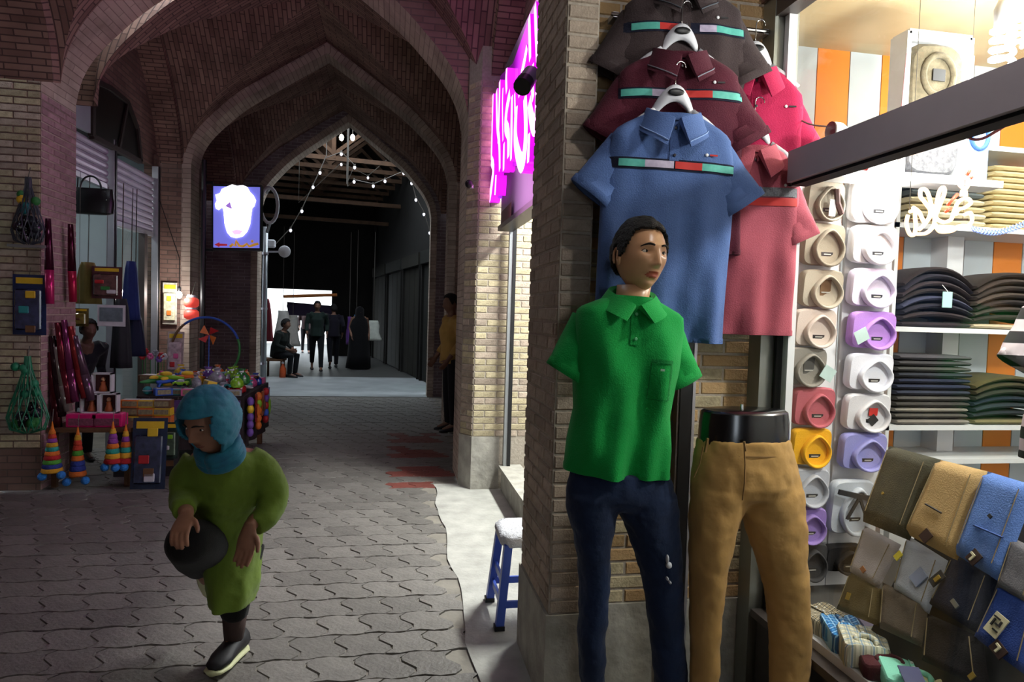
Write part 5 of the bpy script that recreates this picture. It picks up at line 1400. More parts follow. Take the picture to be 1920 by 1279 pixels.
def head_patch(mask, off, M, jit=0.0):
    """faces of the head whose centre satisfies mask(x,y,z,theta), pushed outwards"""
    mb = MB(); n = len(HG[0]); idx = {}
    def vid(j, k):
        k %= n
        if (j, k) not in idx:
            p = HG[j][k]; q = Vector((p.x / .0745 ** 2, p.y / .098 ** 2, p.z / .118 ** 2)).normalized()
            o_ = off + (jit * noise.noise(p * 60) if jit else 0)
            idx[(j, k)] = len(mb.v); mb.v.append(M @ (p + q * o_))
        return idx[(j, k)]
    for j in range(len(HG) - 1):
        for k in range(n):
            c = (HG[j][k] + HG[j + 1][(k + 1) % n]) / 2
            th = math.degrees(math.atan2(c.x, -c.y))
            if mask(c.x, c.y, c.z, abs(th)):
                mb.f.append([vid(j, k), vid(j, k + 1), vid(j + 1, k + 1), vid(j + 1, k)]); mb.mi.append(0); mb.uv.append(None)
    return mb
def surf(x, z):
    best = min((p for r in HG for p in r if p.y < 0), key=lambda p: (p.x - x) ** 2 + (p.z - z) ** 2); return best.y
def face_parts(parent, M, lips_m, brow_m, white_m, iris_m, skin_dark):
    for s in (-1, 1):
        y = surf(s * .031, .003)
        e = MB().ball(M @ Vector((s * .031, y + .0035, .003)), .0001, 4, 3) if False else MB()
        rot = M.to_3x3()
        e.ball(M @ Vector((s * .031, y + .004, .003)), (.0135, .008, .0068), 16, 10, M=rot); eo = e.build('eye', white_m, parent, True)
        MB().ball(M @ Vector((s * .031 + .002, y - .0020, .0035)), (.0056, .0030, .0056), 12, 8, M=rot).build('iris', iris_m, eo, True)
        MB().tube([M @ Vector((s * (.031 + .0145 * u), y - .0022 + .005 * u * u, .003 + .0078 * (1 - u * u))) for u in [-1 + .2 * k for k in range(11)]], .0016, 6).build('eyelid', skin_dark, eo, True)
        P = []
        for u in range(8):
            x = lerp(.013, .050, u / 7); z = .0205 + .006 * math.sin(PI * u / 7) - .004 * (u / 7)
            P.append(M @ Vector((s * x, surf(s * x, z) - .0015, z)))
        MB().tube(P, [.0028, .0036, .004, .004, .0036, .003, .0024, .0014], 6).build('eyebrow', brow_m, parent, True)
    head_patch(lambda x, y, z, th: th < 70 and (x / .0235) ** 2 + ((z + .068) / .0112) ** 2 < 1, .0009, M).build('lips', lips_m, parent, True)
def ear_geo(mb, M):
    for s in (-1, 1):
        c = Vector((s * .0735, .012, -.008)); rot = M.to_3x3() @ Matrix.Rotation(s * .35, 3, 'Z') @ Matrix.Rotation(-.15, 3, 'X')
        mb.ball(M @ c, (.008, .017, .029), 12, 10, M=rot)
        mb.tube([M @ (c + Vector((s * .008, .005 + .014 * math.cos(a), .003 + .026 * math.sin(a)))) for a in [math.radians(q) for q in range(-60, 211, 30)]], .0042, 6)

# ================================================================== green mannequin
YM = 2.15
M_SKIN = mat('painted mannequin skin', '#cd9c74', .32, var=.08, scale=20, spec=.5)
M_LIPS = mat('painted lips', '#a8533c', .35)
M_HAIR = mat('short black hair', '#17120f', .75, var=.4, scale=80, bump=1.0, bscale=160)
M_EYEW = mat('eye white', '#cfc8bc', .2); M_IRIS = mat('dark iris', '#1a120e', .15)
M_BROW = mat('dark brow', '#1e1510', .8); M_LID = mat('painted lid', '#5d3d2a', .5)
hc = atY(1200, 481, YM); base = atY(1175, 900, YM)
man = thing('mannequin', 'full male mannequin in a green polo and blue jeans', 'mannequin', (base.x + .02, YM, 0))
HM = Matrix.Translation(hc) @ Matrix.Rotation(math.radians(13), 4, 'Z') @ Matrix.Rotation(math.radians(-4), 4, 'X') @ Matrix.Rotation(math.radians(3), 4, 'Y') @ Matrix.Scale(1.03, 4)
mb = MB(); n = len(HG[0])
mb.loft([[HM @ p for p in r] for r in HG])
ear_geo(mb, HM)
nk = atY(1183, 590, YM)
mb.loft([[(c.x + r * math.cos(a), c.y + r * 1.05 * math.sin(a), c.z) for a in [2 * PI * k / 24 for k in range(24)]] for c, r in ((nk + Vector((0, .015, -.05)), .085), (nk + Vector((0, .012, -.02)), .066), (nk + Vector((.003, .012, .02)), .058), (nk + Vector((.008, .014, .06)), .056), (nk + Vector((.014, .018, .10)), .058))])
hd = mb.build('head', M_SKIN, man, True)
face_parts(hd, HM, M_LIPS, M_BROW, M_EYEW, M_IRIS, M_LID)
def hairmask(x, y, z, th):
    lim = interp([(0, .074), (30, .072), (45, .066), (56, .04), (64, .02), (72, .0), (84, -.012), (90, .03), (106, .028), (118, -.01), (135, -.045), (180, -.055)], th)
    return z > lim
hm = head_patch(hairmask, .005, HM, .005)
ho = hm.build('hair', M_HAIR, hd, True)
sd = ho.modifiers.new('solidify', 'SOLIDIFY'); sd.thickness = .010; sd.offset = -1
# green polo on the mannequin
M_GREEN = fabric('green pique', '#0b8a3a', .08, .3)
sp = atY(1184, 556, YM)
pt_ = bpy.data.objects.new('polo_shirt', None); COL.objects.link(pt_); pt_.parent = man; pt_.matrix_parent_inverse = world_of(man).inverted()
pt_.location = sp; pt_.rotation_euler = (0, .055, -.10); pt_['label'] = 'green polo with chest pocket'
PG = Polo(seed=8, L=.60, sh=.185, ch=.182, hem=.178, d=.115, nx=.066, ny=.075, folds=.034, sx=.20, sz=-.28, shw=.074, waist=.90, slope=.055, cf=(.04, .05), cs=(.03, .06))
PG.make(pt_, M_GREEN, fabric('green inside', '#066028', .1), None, None, buttons=2, placket=.13, mbut=mat('green button', '#4aa268', .4))
# pocket outline
for (x0, x1, z0, z1) in ((.055, .058, -.33, -.21), (.125, .128, -.33, -.21), (.055, .128, -.212, -.200), (.055, .128, -.333, -.33)):
    PG.patch(x0, x1, z0, z1, fabric('green seam', '#087030', .05), 'pocket_seam', pt_, .004, 6, 4)
PG.patch(.085, .098, -.236, -.229, mat('grey logo', '#8fae97', .6), 'pocket_logo', pt_, .006, 3, 1)
# legs
def trousers(parent, Y, pelvis, legs, m, name='trousers', depth=1.0, vox=.009):
    mb = MB()
    def ring(pl, pr, py, dd, n=20, dy=0):
        a = atY(pl, py, Y + dy); b = atY(pr, py, Y + dy); c = (a + b) / 2; r = (b - a).length / 2; u = (b - a).normalized()
        return [c + u * (r * math.cos(t_)) + Vector((0, max(.03, dd) * math.sin(t_), 0)) for t_ in [2 * PI * k / n for k in range(n)]]
    mb.loft([ring(*q) for q in pelvis])
    for L in legs: mb.loft([ring(*q) for q in L])
    o = mb.build(name, m, parent, True); return crumple(remesh(o, vox, 5), .016, .07)
def denim(name, c, c2): 
    m = mat(name, c, .85, var=.2, scale=5, bump=.5, bscale=28, spec=.2, color2=c2, fabric=True); return m
zfl = 1440
jeans = trousers(man, YM, [(1070, 1252, 880, .10), (1062, 1262, 915, .105), (1064, 1264, 935, .10), (1075, 1262, 950, .07)],
   [[(1062, 1166, 925, .095), (1062, 1156, 952, .095), (1075, 1148, 1000, .085), (1083, 1143, 1040, .078), (1088, 1140, 1105, .07), (1083, 1133, 1186, .07), (1089, 1133, 1267, .062), (1090, 1133, 1340, .055), (1088, 1136, 1400, .055)],
    [(1148, 1268, 925, .095), (1156, 1270, 952, .095), (1178, 1273, 1000, .09), (1192, 1276, 1040, .082), (1208, 1278, 1105, .075), (1218, 1280, 1186, .073), (1228, 1286, 1267, .065), (1234, 1290, 1340, .058), (1234, 1294, 1400, .058)]],
   denim('dark blue denim', '#1b2c4c', '#0f182a'), 'jeans')
for (px, py, w_, h_) in ((1251, 1048, .010, .030), (1254, 1060, .022, .022), (1251, 1085, .008, .012), (1256, 1092, .007, .01)):
    p = atY(px, py, YM - .088)
    MB().ball(p, (w_ / 2, .012, h_ / 2), 8, 6).build('rip', mat('frayed threads', '#c3c6cc', .9), jeans, True)
for cx_, nm in ((1112, 'l'), (1264, 'r')):
    p = atY(cx_, 1400, YM); z0 = .012
    mb = MB(); rings = []
    for v, w_, h_ in ((.05, .03, .10), (.02, .038, .09), (-.04, .042, .065), (-.10, .045, .045), (-.15, .035, .03), (-.17, .015, .02)):
        rings.append([(p.x + w_ * math.cos(a), YM + v, z0 + h_ / 2 + h_ / 2 * math.sin(a)) for a in [2 * PI * k / 12 for k in range(12)]])
    mb.loft(rings); mb.lathe([(.04, 0), (.035, .12)], (p.x, YM + .02, .05), 12); mb.build('foot', M_SKIN, man, True)
MB().lathe([(.20, 0), (.20, .010), (.195, .012)], (base.x + .03, YM, 0), 32).build('base_plate', M_STEEL, man)

# ================================================================== chino leg form
YC = 2.08
cpos = atY(1395, 1100, YC)
cm = thing('leg_form', 'black half-torso leg form dressed in tan chinos', 'mannequin', (cpos.x, YC, 0))
def er(pl, pr, py, dd, n=28, Y=YC):
    a = atY(pl, py, Y); b = atY(pr, py, Y); c = (a + b) / 2; r = (b - a).length / 2; u = (b - a).normalized()
    return [c + u * (r * math.cos(t_)) + Vector((0, dd * math.sin(t_), 0)) for t_ in [2 * PI * k / n for k in range(n)]]
M_GBLACK = mat('gloss black form', '#0b0b0d', .18, spec=.6)
mb = MB(); mb.loft([er(1322, 1468, 768, .085), er(1317, 1473, 772, .095), er(1314, 1475, 790, .098), er(1312, 1474, 818, .10), er(1308, 1478, 850, .10)])
mb.build('waist_form', M_GBLACK, cm, 'auto')
MB().tube([atY(1391, 775, YC), atY(1391, 758, YC)], [.006, .005], 8).build('top_knob', M_CHROME, cm)
ch = trousers(cm, YC, [(1311, 1476, 818, .103), (1306, 1480, 838, .106), (1300, 1490, 870, .112), (1297, 1497, 905, .115), (1302, 1496, 925, .10), (1312, 1490, 936, .07)],
   [[(1298, 1402, 915, .10), (1297, 1391, 948, .098), (1296, 1372, 1003, .09), (1297, 1360, 1060, .082), (1297, 1351, 1125, .075), (1297, 1347, 1200, .066), (1298, 1345, 1262, .058), (1296, 1346, 1300, .06), (1300, 1344, 1380, .05), (1302, 1344, 1425, .05)],
    [(1382, 1500, 915, .10), (1390, 1503, 948, .10), (1404, 1506, 1003, .095), (1420, 1508, 1045, .09), (1434, 1511, 1085, .085), (1446, 1515, 1166, .08), (1448, 1513, 1240, .07), (1446, 1512, 1275, .066), (1452, 1508, 1350, .058), (1454, 1508, 1425, .055)]],
   mat('tan chino twill', '#b08a52', .85, var=.12, scale=4, bump=.45, bscale=18, spec=.2, fabric=True), 'chinos')
M_CHS = mat('chino seam', '#7c5d33', .9)
def on_front(px, py, dd=.118): return atY(px, py, YC - dd)
MB().tube([on_front(1395, 832, .114), on_front(1397, 870, .119), on_front(1396, 905, .12), on_front(1392, 938, .112)], .0025, 5).build('fly_seam', M_CHS, ch)
for a, b_ in (((1327, 822), (1322, 848)), ((1446, 828), (1452, 852)), ((1395, 828), (1398, 846))):
    MB().bar(on_front(*a, .085 if abs(a[0] - 1395) > 20 else .112), on_front(*b_, .085 if abs(a[0] - 1395) > 20 else .116), .010, .006).build('belt_loop', M_CHS, ch)
mb = MB(); mb.loft([er(1311, 1477, 843, .1085), er(1310, 1478, 845, .110), er(1310, 1478, 846, .1085)], caps=False); mb.build('waistband_seam', M_CHS, ch)
for pts in (((1318, 838), (1312, 870), (1301, 895)), ((1470, 840), (1482, 868), (1492, 885))):
    MB().tube([on_front(x, y, .055) for x, y in pts], .002, 5).build('pocket_seam', M_CHS, ch)
for px in (1323, 1480):
    p = atY(px, 1420, YC); mb = MB(); rings = []
    for v, w_, h_ in ((.05, .03, .09), (.02, .036, .085), (-.04, .04, .06), (-.10, .042, .042), (-.14, .03, .028)):
        rings.append([(p.x + w_ * math.cos(a), YC + v, .012 + h_ / 2 + h_ / 2 * math.sin(a)) for a in [2 * PI * k / 12 for k in range(12)]])
    mb.loft(rings); mb.lathe([(.035, 0), (.03, .14)], (p.x, YC + .02, .04), 12); mb.build('foot', M_GBLACK, cm, True)
MB().box((cpos.x + .01, YC - .02, .006), (.40, .30, .012), bev=.004).build('base_plate', M_STEEL, cm)

# steel shutter channel between the two forms
xg = atY(1281, 800, 2.545).x
t = thing('shutter_channel', 'dark steel shutter channel fixed to the pillar recess', 'channel', (xg, 2.545, 0))
MB().box((xg - .008, 2.535, 1.3), (.05, .05, 2.6)).build('channel', M_BLACK, t)
MB().box((xg + .028, 2.54, 1.3), (.012, .05, 2.6)).build('bright_flange', M_STEEL, t)
MB().box((xg - .038, 2.54, 1.3), (.010, .05, 2.6)).build('dark_flange', M_ALU_DARK, t)

# ================================================================== blue stool with a white top
st_c = Vector((.72, 3.35, 0)); hs = .17
t = thing('plastic_stool', 'blue plastic stool with a white fleece pad', 'stool', st_c)
M_BLUEP = mat('blue plastic', '#3c57b4', .4, var=.06)
SH = .405
for sx in (-1, 1):
    for sy in (-1, 1):
        b0 = st_c + Vector((sx * .165, sy * .165, 0)); b1 = st_c + Vector((sx * .125, sy * .125, SH))
        l = MB().bar(b0, b1, .04, .04, up=(0, 1, 0)).build('leg', M_BLUEP, t)
        MB().box(b0 + Vector((0, 0, .012)), (.05, .05, .024)).build('rubber_foot', M_BLACK, l)
for z, f in ((.12, .95), (.22, .86)):
    o_ = .165 - .04 * z / SH
    for (a, b_) in (((-1, -1), (1, -1)), ((1, -1), (1, 1)), ((1, 1), (-1, 1)), ((-1, 1), (-1, -1))):
        if z > .2 and a[1] == b_[1]: continue
        MB().bar(st_c + Vector((a[0] * o_, a[1] * o_, z)), st_c + Vector((b_[0] * o_, b_[1] * o_, z)), .014, .035).build('stretcher', M_BLUEP, t)
MB().box(st_c + Vector((0, 0, SH + .005)), (.29, .29, .03), bev=.012).build('seat', M_BLUEP, t)
mb = MB(); rings = []
for z, s in ((SH + .0, 1.04), (SH + .02, 1.08), (SH + .045, 1.05), (SH + .055, .9)):
    rings.append([st_c + Vector((.15 * s * math.copysign(abs(math.cos(a)) ** .4, math.cos(a)), .15 * s * math.copysign(abs(math.sin(a)) ** .4, math.sin(a)), z + .006 * math.sin(7 * a))) for a in [2 * PI * k / 36 for k in range(36)]])
mb.loft(rings); mb.build('fleece_pad', mat('white fleece', '#d2d2d8', .95, var=.15, scale=40, bump=1.0, bscale=90), t, True)
# ================================================================== toy stall on the left
def cm(name, c, rough=.5, **k): return mat('toy ' + name, c, rough, **k)
PAL = [('red', '#b3222a'), ('yellow', '#d9b32a'), ('lime', '#86c22a'), ('violet', '#6d4a9c'), ('orange', '#d8702a'), ('blue', '#2f57b5'), ('pink', '#d05a92'), ('white', '#c9c6cc'), ('teal', '#2a8a8c'), ('brown', '#6b4a30'), ('silver', '#8d8e98'), ('green', '#2f7a3a')]
TM = {n: cm(n, c) for n, c in PAL}
M_TBL = mat('dark table cloth', '#2a2122', .9, var=.2)
t = thing('toy_table', 'large cloth-draped toy table heaped with small toys', 'table', (-1.85, 7.35, 0))
MB().box((-1.85, 7.35, .66), (.92, 1.3, .05)).build('table_top', M_WOOD, t)
for x in (-2.25, -1.45):
    for y in (6.78, 7.92): MB().box((x, y, .32), (.05, .05, .64)).build('leg', M_WOOD, t)
mb = MB(); P = []
ring = [(-2.32, 6.69), (-1.38, 6.69), (-1.38, 8.01), (-2.32, 8.01)]
pts = []
for (a, b_) in zip(ring, ring[1:] + ring[:1]):
    for k in range(12): pts.append((lerp(a[0], b_[0], k / 12), lerp(a[1], b_[1], k / 12)))
def wob(i): return .012 * math.sin(i * 1.9) + .008 * math.sin(i * .7)
mb.loft([[(x * (1 + 0) + (x + 1.85) * wob(i) * q, y + (y - 7.35) * wob(i) * q, z) for i, (x, y) in enumerate(pts)] for z, q in ((.69, 0), (.675, .5), (.4, 2), (.18, 4))], caps=False)
mb.add([(x, y, .69) for x, y in pts], [tuple(range(len(pts)))]); mb.build('table_cloth', M_TBL, t)
t = thing('low_toy_table', 'low dark toy table carrying the pink boxes', 'table', (-2.46, 6.25, 0))
MB().box((-2.46, 6.26, .485), (.64, .42, .035)).build('table_top', M_WOOD, t)
for x in (-2.74, -2.18):
    for y in (6.1, 6.42): MB().box((x, y, .235), (.04, .04, .47)).build('leg', M_WOOD, t)
# pink boxes and framed dolls
for k, (px, lab) in enumerate(((155, 'pink toy box on the low table beside the rose-lit pier'), (203, 'pink toy box on the low table beside the toy heap'))):
    p = atY(px, 778, 6.12)
    t = thing('toy_box', lab, 'toy box', (p.x, 6.16, .5035))
    MB().box((p.x, 6.16, .5035 + .055), (.235, .14, .11), bev=.006).build('carton', cm('hot pink', '#d81f72', .3), t)
    MB().box((p.x, 6.088, .5035 + .045), (.19, .006, .06)).build('printed_panel', cm('pink print', '#8a4a62', .4, var=.4, scale=60), t)
    MB().box((p.x, 6.16, .5035 + .112), (.20, .10, .004)).build('film_window', cm('pink film', '#f0609c', .15), t)
for k, (px, py, lab) in enumerate(((172, 737, 'white-framed doll box standing on a pink box, pier side'), (204, 737, 'white-framed doll box standing on a pink box, heap side'), (193, 697, 'white-framed doll box balanced on top of the other two'))):
    p = atY(px, py, 6.16); b0 = .6155 if k < 2 else .6155 + .172
    x_ = atY(px, 740, 6.16).x
    t = thing('doll_box', lab, 'toy box', (x_, 6.16, b0))
    for (dx, dz, sx, sz) in ((-.072, .085, .012, .17), (.072, .085, .012, .17), (0, .006, .156, .012), (0, .164, .156, .012)):
        MB().box((x_ + dx, 6.16, b0 + dz), (sx, .07, sz)).build('frame', TM['white'], t)
    MB().box((x_, 6.19, b0 + .085), (.14, .008, .155)).build('backing', cm('dark red card', '#4a1418', .6), t)
    d_ = MB(); d_.lathe([(.035, 0), (.03, .03), (.018, .06), (.022, .075), (.008, .088)], (x_, 6.165, b0 + .015), 10)
    dl = d_.build('doll', cm('doll orange', '#a8562f', .5), t, True)
    MB().ball((x_, 6.165, b0 + .115), .018, 10, 8).build('doll_head', cm('doll face', '#c99a78', .5), dl, True)
    MB().ball((x_, 6.155, b0 + .013), (.03, .012, .01), 10, 6).build('collar_ruff', TM['white'], dl, True)
# rainbow cones with blue pompoms
RB = ['#e07a28', '#c2402a', '#8a3f94', '#cfa02f', '#2f9a8c', '#d8702a', '#b3222a', '#4f9a35', '#2f3f8c', '#d8a02a']
def cone(px, ytop, ybot, Y, rb, seq, lab, poms):
    a = atY(px, ytop, Y); b_ = atY(px, ybot, Y); h = a.z - b_.z
    t = thing('rainbow_cone', lab, 'toy', b_)
    n = len(seq)
    for k, c in enumerate(seq):
        z1 = a.z - h * .12 - h * .88 * k / n; z0 = a.z - h * .12 - h * .88 * (k + 1) / n
        r1 = lerp(.018, rb, k / n); r0 = lerp(.018, rb, (k + 1) / n)
        MB().lathe([(r0 * .98, z0), (r0 * 1.06, lerp(z0, z1, .3)), (r1 * 1.06, lerp(z0, z1, .8)), (r1, z1)], (a.x, Y, 0), 16).build('knit_band', cm('knit ' + c, c, .9, bump=.6), t, True)
    MB().tube([(a.x, Y, a.z - h * .14), (a.x, Y, a.z + .02)], [.016, .004], 8).build('tip', cm('knit #e07a28', '#e07a28', .9), t)
    MB().tube([(a.x, Y, a.z), (a.x, Y + .02, a.z + .12)], .003, 4).build('string', M_CORD, t)
    for (dx, dz) in poms:
        q = MB().ball((a.x + dx, Y - .03, b_.z + dz), .034, 12, 8).build('pompom', cm('pompom blue', '#2f7fd0', .8, bump=1.0, bscale=80), t, True)
cone(98, 795, 885, 5.98, .075, RB, 'tall rainbow knitted cone with blue pompoms beside the pier', [(-.06, -.03), (.08, -.02)])
cone(146, 805, 892, 6.02, .062, [RB[i] for i in (3, 1, 1, 7, 5, 8, 8, 5)], 'slim dark rainbow cone with low blue pompoms', [(-.07, -.045), (.07, -.035)])
cone(212, 795, 868, 6.0, .065, [RB[i] for i in (3, 2, 2, 0, 4, 9, 6)], 'short rainbow cone with a yellow tip under the pink boxes', [(-.05, -.03), (.03, -.035)])
cone(236, 800, 868, 6.03, .055, [RB[i] for i in (3, 2, 5, 4, 9, 6)], 'short rainbow cone overlapping its yellow-tipped neighbour', [(.0, -.03)])
# blister cards and packs
def blister(px, py0, py1, wd, Y, c, lab, lean=0.0, up=0.06, bub='#8fa0b4', items=(('red', 0, .2), ('yellow', 0, .35), ('blue', 0, .1)), hang=True, group=None):
    a = atY(px, py0, Y); b_ = atY(px, py1, Y); h = a.z - b_.z
    t = thing('blister_pack', lab, 'toy pack', b_, group, rot=Euler((lean, 0, 0)))
    MB().box((0, .004, h / 2), (wd, .006, h)).build('card', cm('card ' + c, c, .5, var=.35, scale=25), t, world=False)
    MB().box((0, -.001, h * .9), (wd * .8, .004, h * .1)).build('header_print', TM['yellow'], t, world=False)
    MB().box((0, -.018, h * .42), (wd * .8, .03, h * .68), bev=.012).build('bubble', mat('blister film ' + bub, bub, .08, var=.5, scale=22, spec=.8), t, 'auto', world=False)
    for k, (cn, dx, v) in enumerate(items):
        MB().box((dx * wd, -.036, h * (v + .12)), (wd * .3, .012, h * .12), bev=.005).build('toy_piece', TM[cn], t, world=False)
    if hang: MB().tube([(0, 0, h), (0, .02, h + up)], .002, 4).build('hanger_loop', M_CORD, t, world=False)
    return t
blister(276, 785, 918, .27, 5.98, '#24304e', 'large dark blue blister pack leaning at the stall foot', -.12, .06, '#3c4660', (('yellow', .12, .68), ('red', -.1, .3), ('brown', .05, .12), ('white', .08, .05)), hang=False)
blister(55, 515, 628, .24, 5.93, '#22305c', 'dark blue blister pack hung on the pale brick pier', 0, .06, '#3a4668', (('yellow', .1, .55), ('teal', -.1, .3), ('brown', .1, -.02)))
blister(318, 792, 860, .13, 6.25, '#2a3a34', 'green and black blister pack behind the large blue one', 0, .06, '#5a6a58', (('lime', .1, .5), ('white', -.1, .2)))
blister(200, 500, 560, .26, 6.9, '#5a2f35', 'red-brown blister pack hung in the shop opening', 0, .75, '#6a4a48', (('green', .0, .2), ('white', .2, .1), ('red', -.2, .4)))
blister(318, 530, 608, .17, 9.15, '#c7c4b4', 'white and yellow card pack on the lit far wall', 0, .06, '#d8d2b0', (('yellow', .0, .5), ('orange', 0, .15)))
blister(327, 622, 701, .17, 7.93, '#b9a8a8', 'pink floral card pack standing at the table back', -.1, .06, '#d0b8c0', (('pink', .1, .3), ('red', -.1, .1)), hang=False)
blister(148, 578, 612, .16, 6.75, '#6a5a2a', 'small ochre pouch pack hung beside the rose-lit pier', 0, 1.25, '#8a7a3a', (('brown', 0, .3),))
# white picture card
p = atY(209, 592, 6.85)
t = thing('picture_card', 'white picture card hung below the red-brown pack', 'card', p)
MB().box(p, (.24, .01, .20)).build('card', TM['white'], t); MB().box(p - Vector((0, .008, -.01)), (.20, .004, .13)).build('picture', cm('grey picture', '#6f7c84', .4, var=.3, scale=20), t)
# foil tubes / toy swords
def foil_tube(a, b_, r, c1, c2, lab):
    t = thing('foil_sword', lab, 'toy sword', b_)
    MB().tube([a, a.lerp(b_, .6)], [r * .6, r], 8).build('blade', cm('foil ' + c1, c1, .15, metal=.6), t, True)
    MB().tube([a.lerp(b_, .6), b_], [r, r * .9], 8).build('handle', cm('foil ' + c2, c2, .2, metal=.4), t, True)
foil_tube(atY(90, 410, 5.93), atY(94, 570, 5.93), .035, '#4a1530', '#c22a6a', 'maroon and pink foil sword hung on the pier edge')
foil_tube(atX(132, 420, -2.72), atX(137, 566, -2.72), .035, '#4a1528', '#b31f45', 'maroon and crimson foil sword on the rose-lit reveal')
fl = [(108, 605, 128, 745), (120, 600, 140, 742), (98, 630, 115, 770), (132, 612, 158, 735), (140, 630, 168, 740), (104, 650, 126, 760), (94, 660, 108, 800)]
fc = [('#7a2a35', 'wine'), ('#8a3f6a', 'plum'), ('#3a2a2c', 'smoky'), ('#a83a3a', 'scarlet'), ('#6a4f62', 'mauve'), ('#9a948c', 'silver'), ('#541f24', 'oxblood')]
for (x0, y0, x1, y1), (c, nm) in zip(fl, fc):
    a = atY(x0, y0, 6.12); b_ = atY(x1, y1, 6.12); foot = b_ + (b_ - a).normalized() * .05
    foil_tube(a, foot, .04, c, c, nm + ' foil sword leaning in the bundle by the pier')
# bin holding the bundle
p = atY(128, 790, 6.12)
t = thing('toy_bin', 'dark bin holding the bundle of foil swords', 'bin', (p.x, 6.12, .5035)) if False else None
# netted balls, green net bag
def net_bag(px, y0, y1, wd, Y, ballc, netc, lab, topc=None):
    a = atY(px, y0, Y); b_ = atY(px, y1, Y); h = a.z - b_.z
    t = thing('net_bag', lab, 'bag', b_)
    prof = [(.03, .0), (wd * .42, h * .05), (wd * .5, h * .2), (wd * .42, h * .36), (wd * .25, h * .6), (wd * .1, h * .85), (.02, h)]
    mb = MB(); n = 14
    for k in range(n):
        ang = 2 * PI * k / n
        for dr in (-1, 1):
            mb.tube([Vector((a.x, Y, b_.z)) + Vector((r * math.cos(ang + dr * z * 2.2), r * .6 * math.sin(ang + dr * z * 2.2), z)) for r, z in prof], .004, 4)
    mb.build('net', netc, t)
    for k in range(9):
        dx, dz = R.uniform(-.3, .3) * wd, R.uniform(.1, .36) * h
        MB().ball((a.x + dx, Y + R.uniform(-.03, .03), b_.z + dz), .042, 10, 8).build('ball', ballc[k % len(ballc)], t, True)
    if topc:
        for k in range(6): MB().ball((a.x + R.uniform(-.3, .3) * wd, Y, b_.z + h * R.uniform(.5, .9)), .035, 8, 6).build('leaf_ball', topc[k % len(topc)], t, True)
    MB().tube([(a.x, Y, a.z), (a.x, Y + .03, a.z + .08)], .004, 4).build('string', M_CORD, t)
M_DKBALL = cm('glossy black ball', '#14161c', .12, spec=.8)
net_bag(53, 332, 458, .24, 5.90, [M_DKBALL, M_DKBALL, cm('smoke ball', '#2c3038', .15)], cm('net dark', '#3a4048', .4), 'net bag of glossy black balls on the pale brick pier', [TM['green'], TM['yellow'], TM['teal']])
net_bag(52, 668, 812, .30, 5.90, [M_DKBALL, TM['green'], cm('smoke ball', '#2c3038', .15)], cm('net green', '#1f7a56', .4), 'green net bag of dark balls low on the pale pier', [cm('net green', '#1f7a56', .4)])
# little shelf edge strip under the upper bag
p = atY(55, 462, 5.93)
tag(MB().box((p.x, 5.93, p.z), (.27, .10, .02)).build('wall_ledge', M_ALU), 'thin metal ledge under the net bag of black balls', 'ledge')
# handbag hanging in the shop opening
p = atY(172, 375, 6.95)
t = thing('handbag', 'black handbag hanging from the short shutter', 'bag', p - Vector((0, 0, .15)))
mb = MB(); mb.loft([[(p.x + w_ * math.copysign(abs(math.cos(a)) ** .6, math.cos(a)), 6.95 + d_ * math.sin(a), p.z + z) for a in [2 * PI * k / 20 for k in range(20)]] for z, w_, d_ in ((-.135, .14, .04), (-.12, .19, .06), (-.03, .2, .065), (.07, .185, .05), (.11, .18, .02))]); mb.build('bag_body', cm('black leather', '#131215', .35), t, 'auto')
MB().tube([(p.x + .09 * math.cos(a), 6.93, p.z + .1 + .12 * math.sin(a)) for a in [PI * k / 12 for k in range(13)]], .009, 6).build('handle', cm('black leather', '#131215', .35), t)
MB().ball((p.x + .15, 6.90, p.z), .008, 8, 6).build('stud', M_CHROME, t)
MB().tube([(p.x - .12, 6.94, p.z + .09), (p.x - .12, 6.97, p.z + .36)], .006, 5).build('hook_strap', cm('black leather', '#131215', .35), t)
# navy garments and backpack hung between the shutters
def hung_cloth(px, y0, y1, wd, Y, m, lab, kind='hanging_cloth'):
    a = atY(px, y0, Y); b_ = atY(px, y1, Y); h = a.z - b_.z
    t = thing(kind, lab, 'garment', b_); rings = []
    for k in range(9):
        v = k / 8
        rings.append([(a.x + wd / 2 * (.4 + .6 * v ** .6) * math.cos(q) * (1 + .12 * math.sin(4 * q)), Y + .05 * math.sin(q) + .012 * math.sin(5 * q), a.z - h * v) for q in [2 * PI * i / 18 for i in range(18)]])
    MB().loft(rings).build('cloth', m, t, True); MB().tube([a, Vector((a.x, a.y + .03, max(a.z + .1, 2.74 if Y < 9 else 3.2)))], .005, 5).build('hook', M_CHROME, t)
hung_cloth(246, 490, 600, .16, 7.5, cm('navy cloth', '#1c2c6a', .8), 'navy blue garment hung beside the tall shutter post')
hung_cloth(253, 590, 668, .20, 7.55, cm('midnight cloth', '#151a38', .8), 'midnight garment below the navy blue one')
hung_cloth(228, 560, 690, .18, 7.2, cm('charcoal cloth', '#26262c', .8), 'charcoal garment hung in front of the tall shutter post')
hung_cloth(165, 492, 570, .22, 7.0, cm('mustard cloth', '#7a6a35', .8), 'mustard cloth bag hung in the shop opening')
hung_cloth(497, 560, 640, .30, 13.2, cm('crimson cloth', '#7a1f2c', .8), 'crimson garment hung just through the far arch', 'hanging_garment')
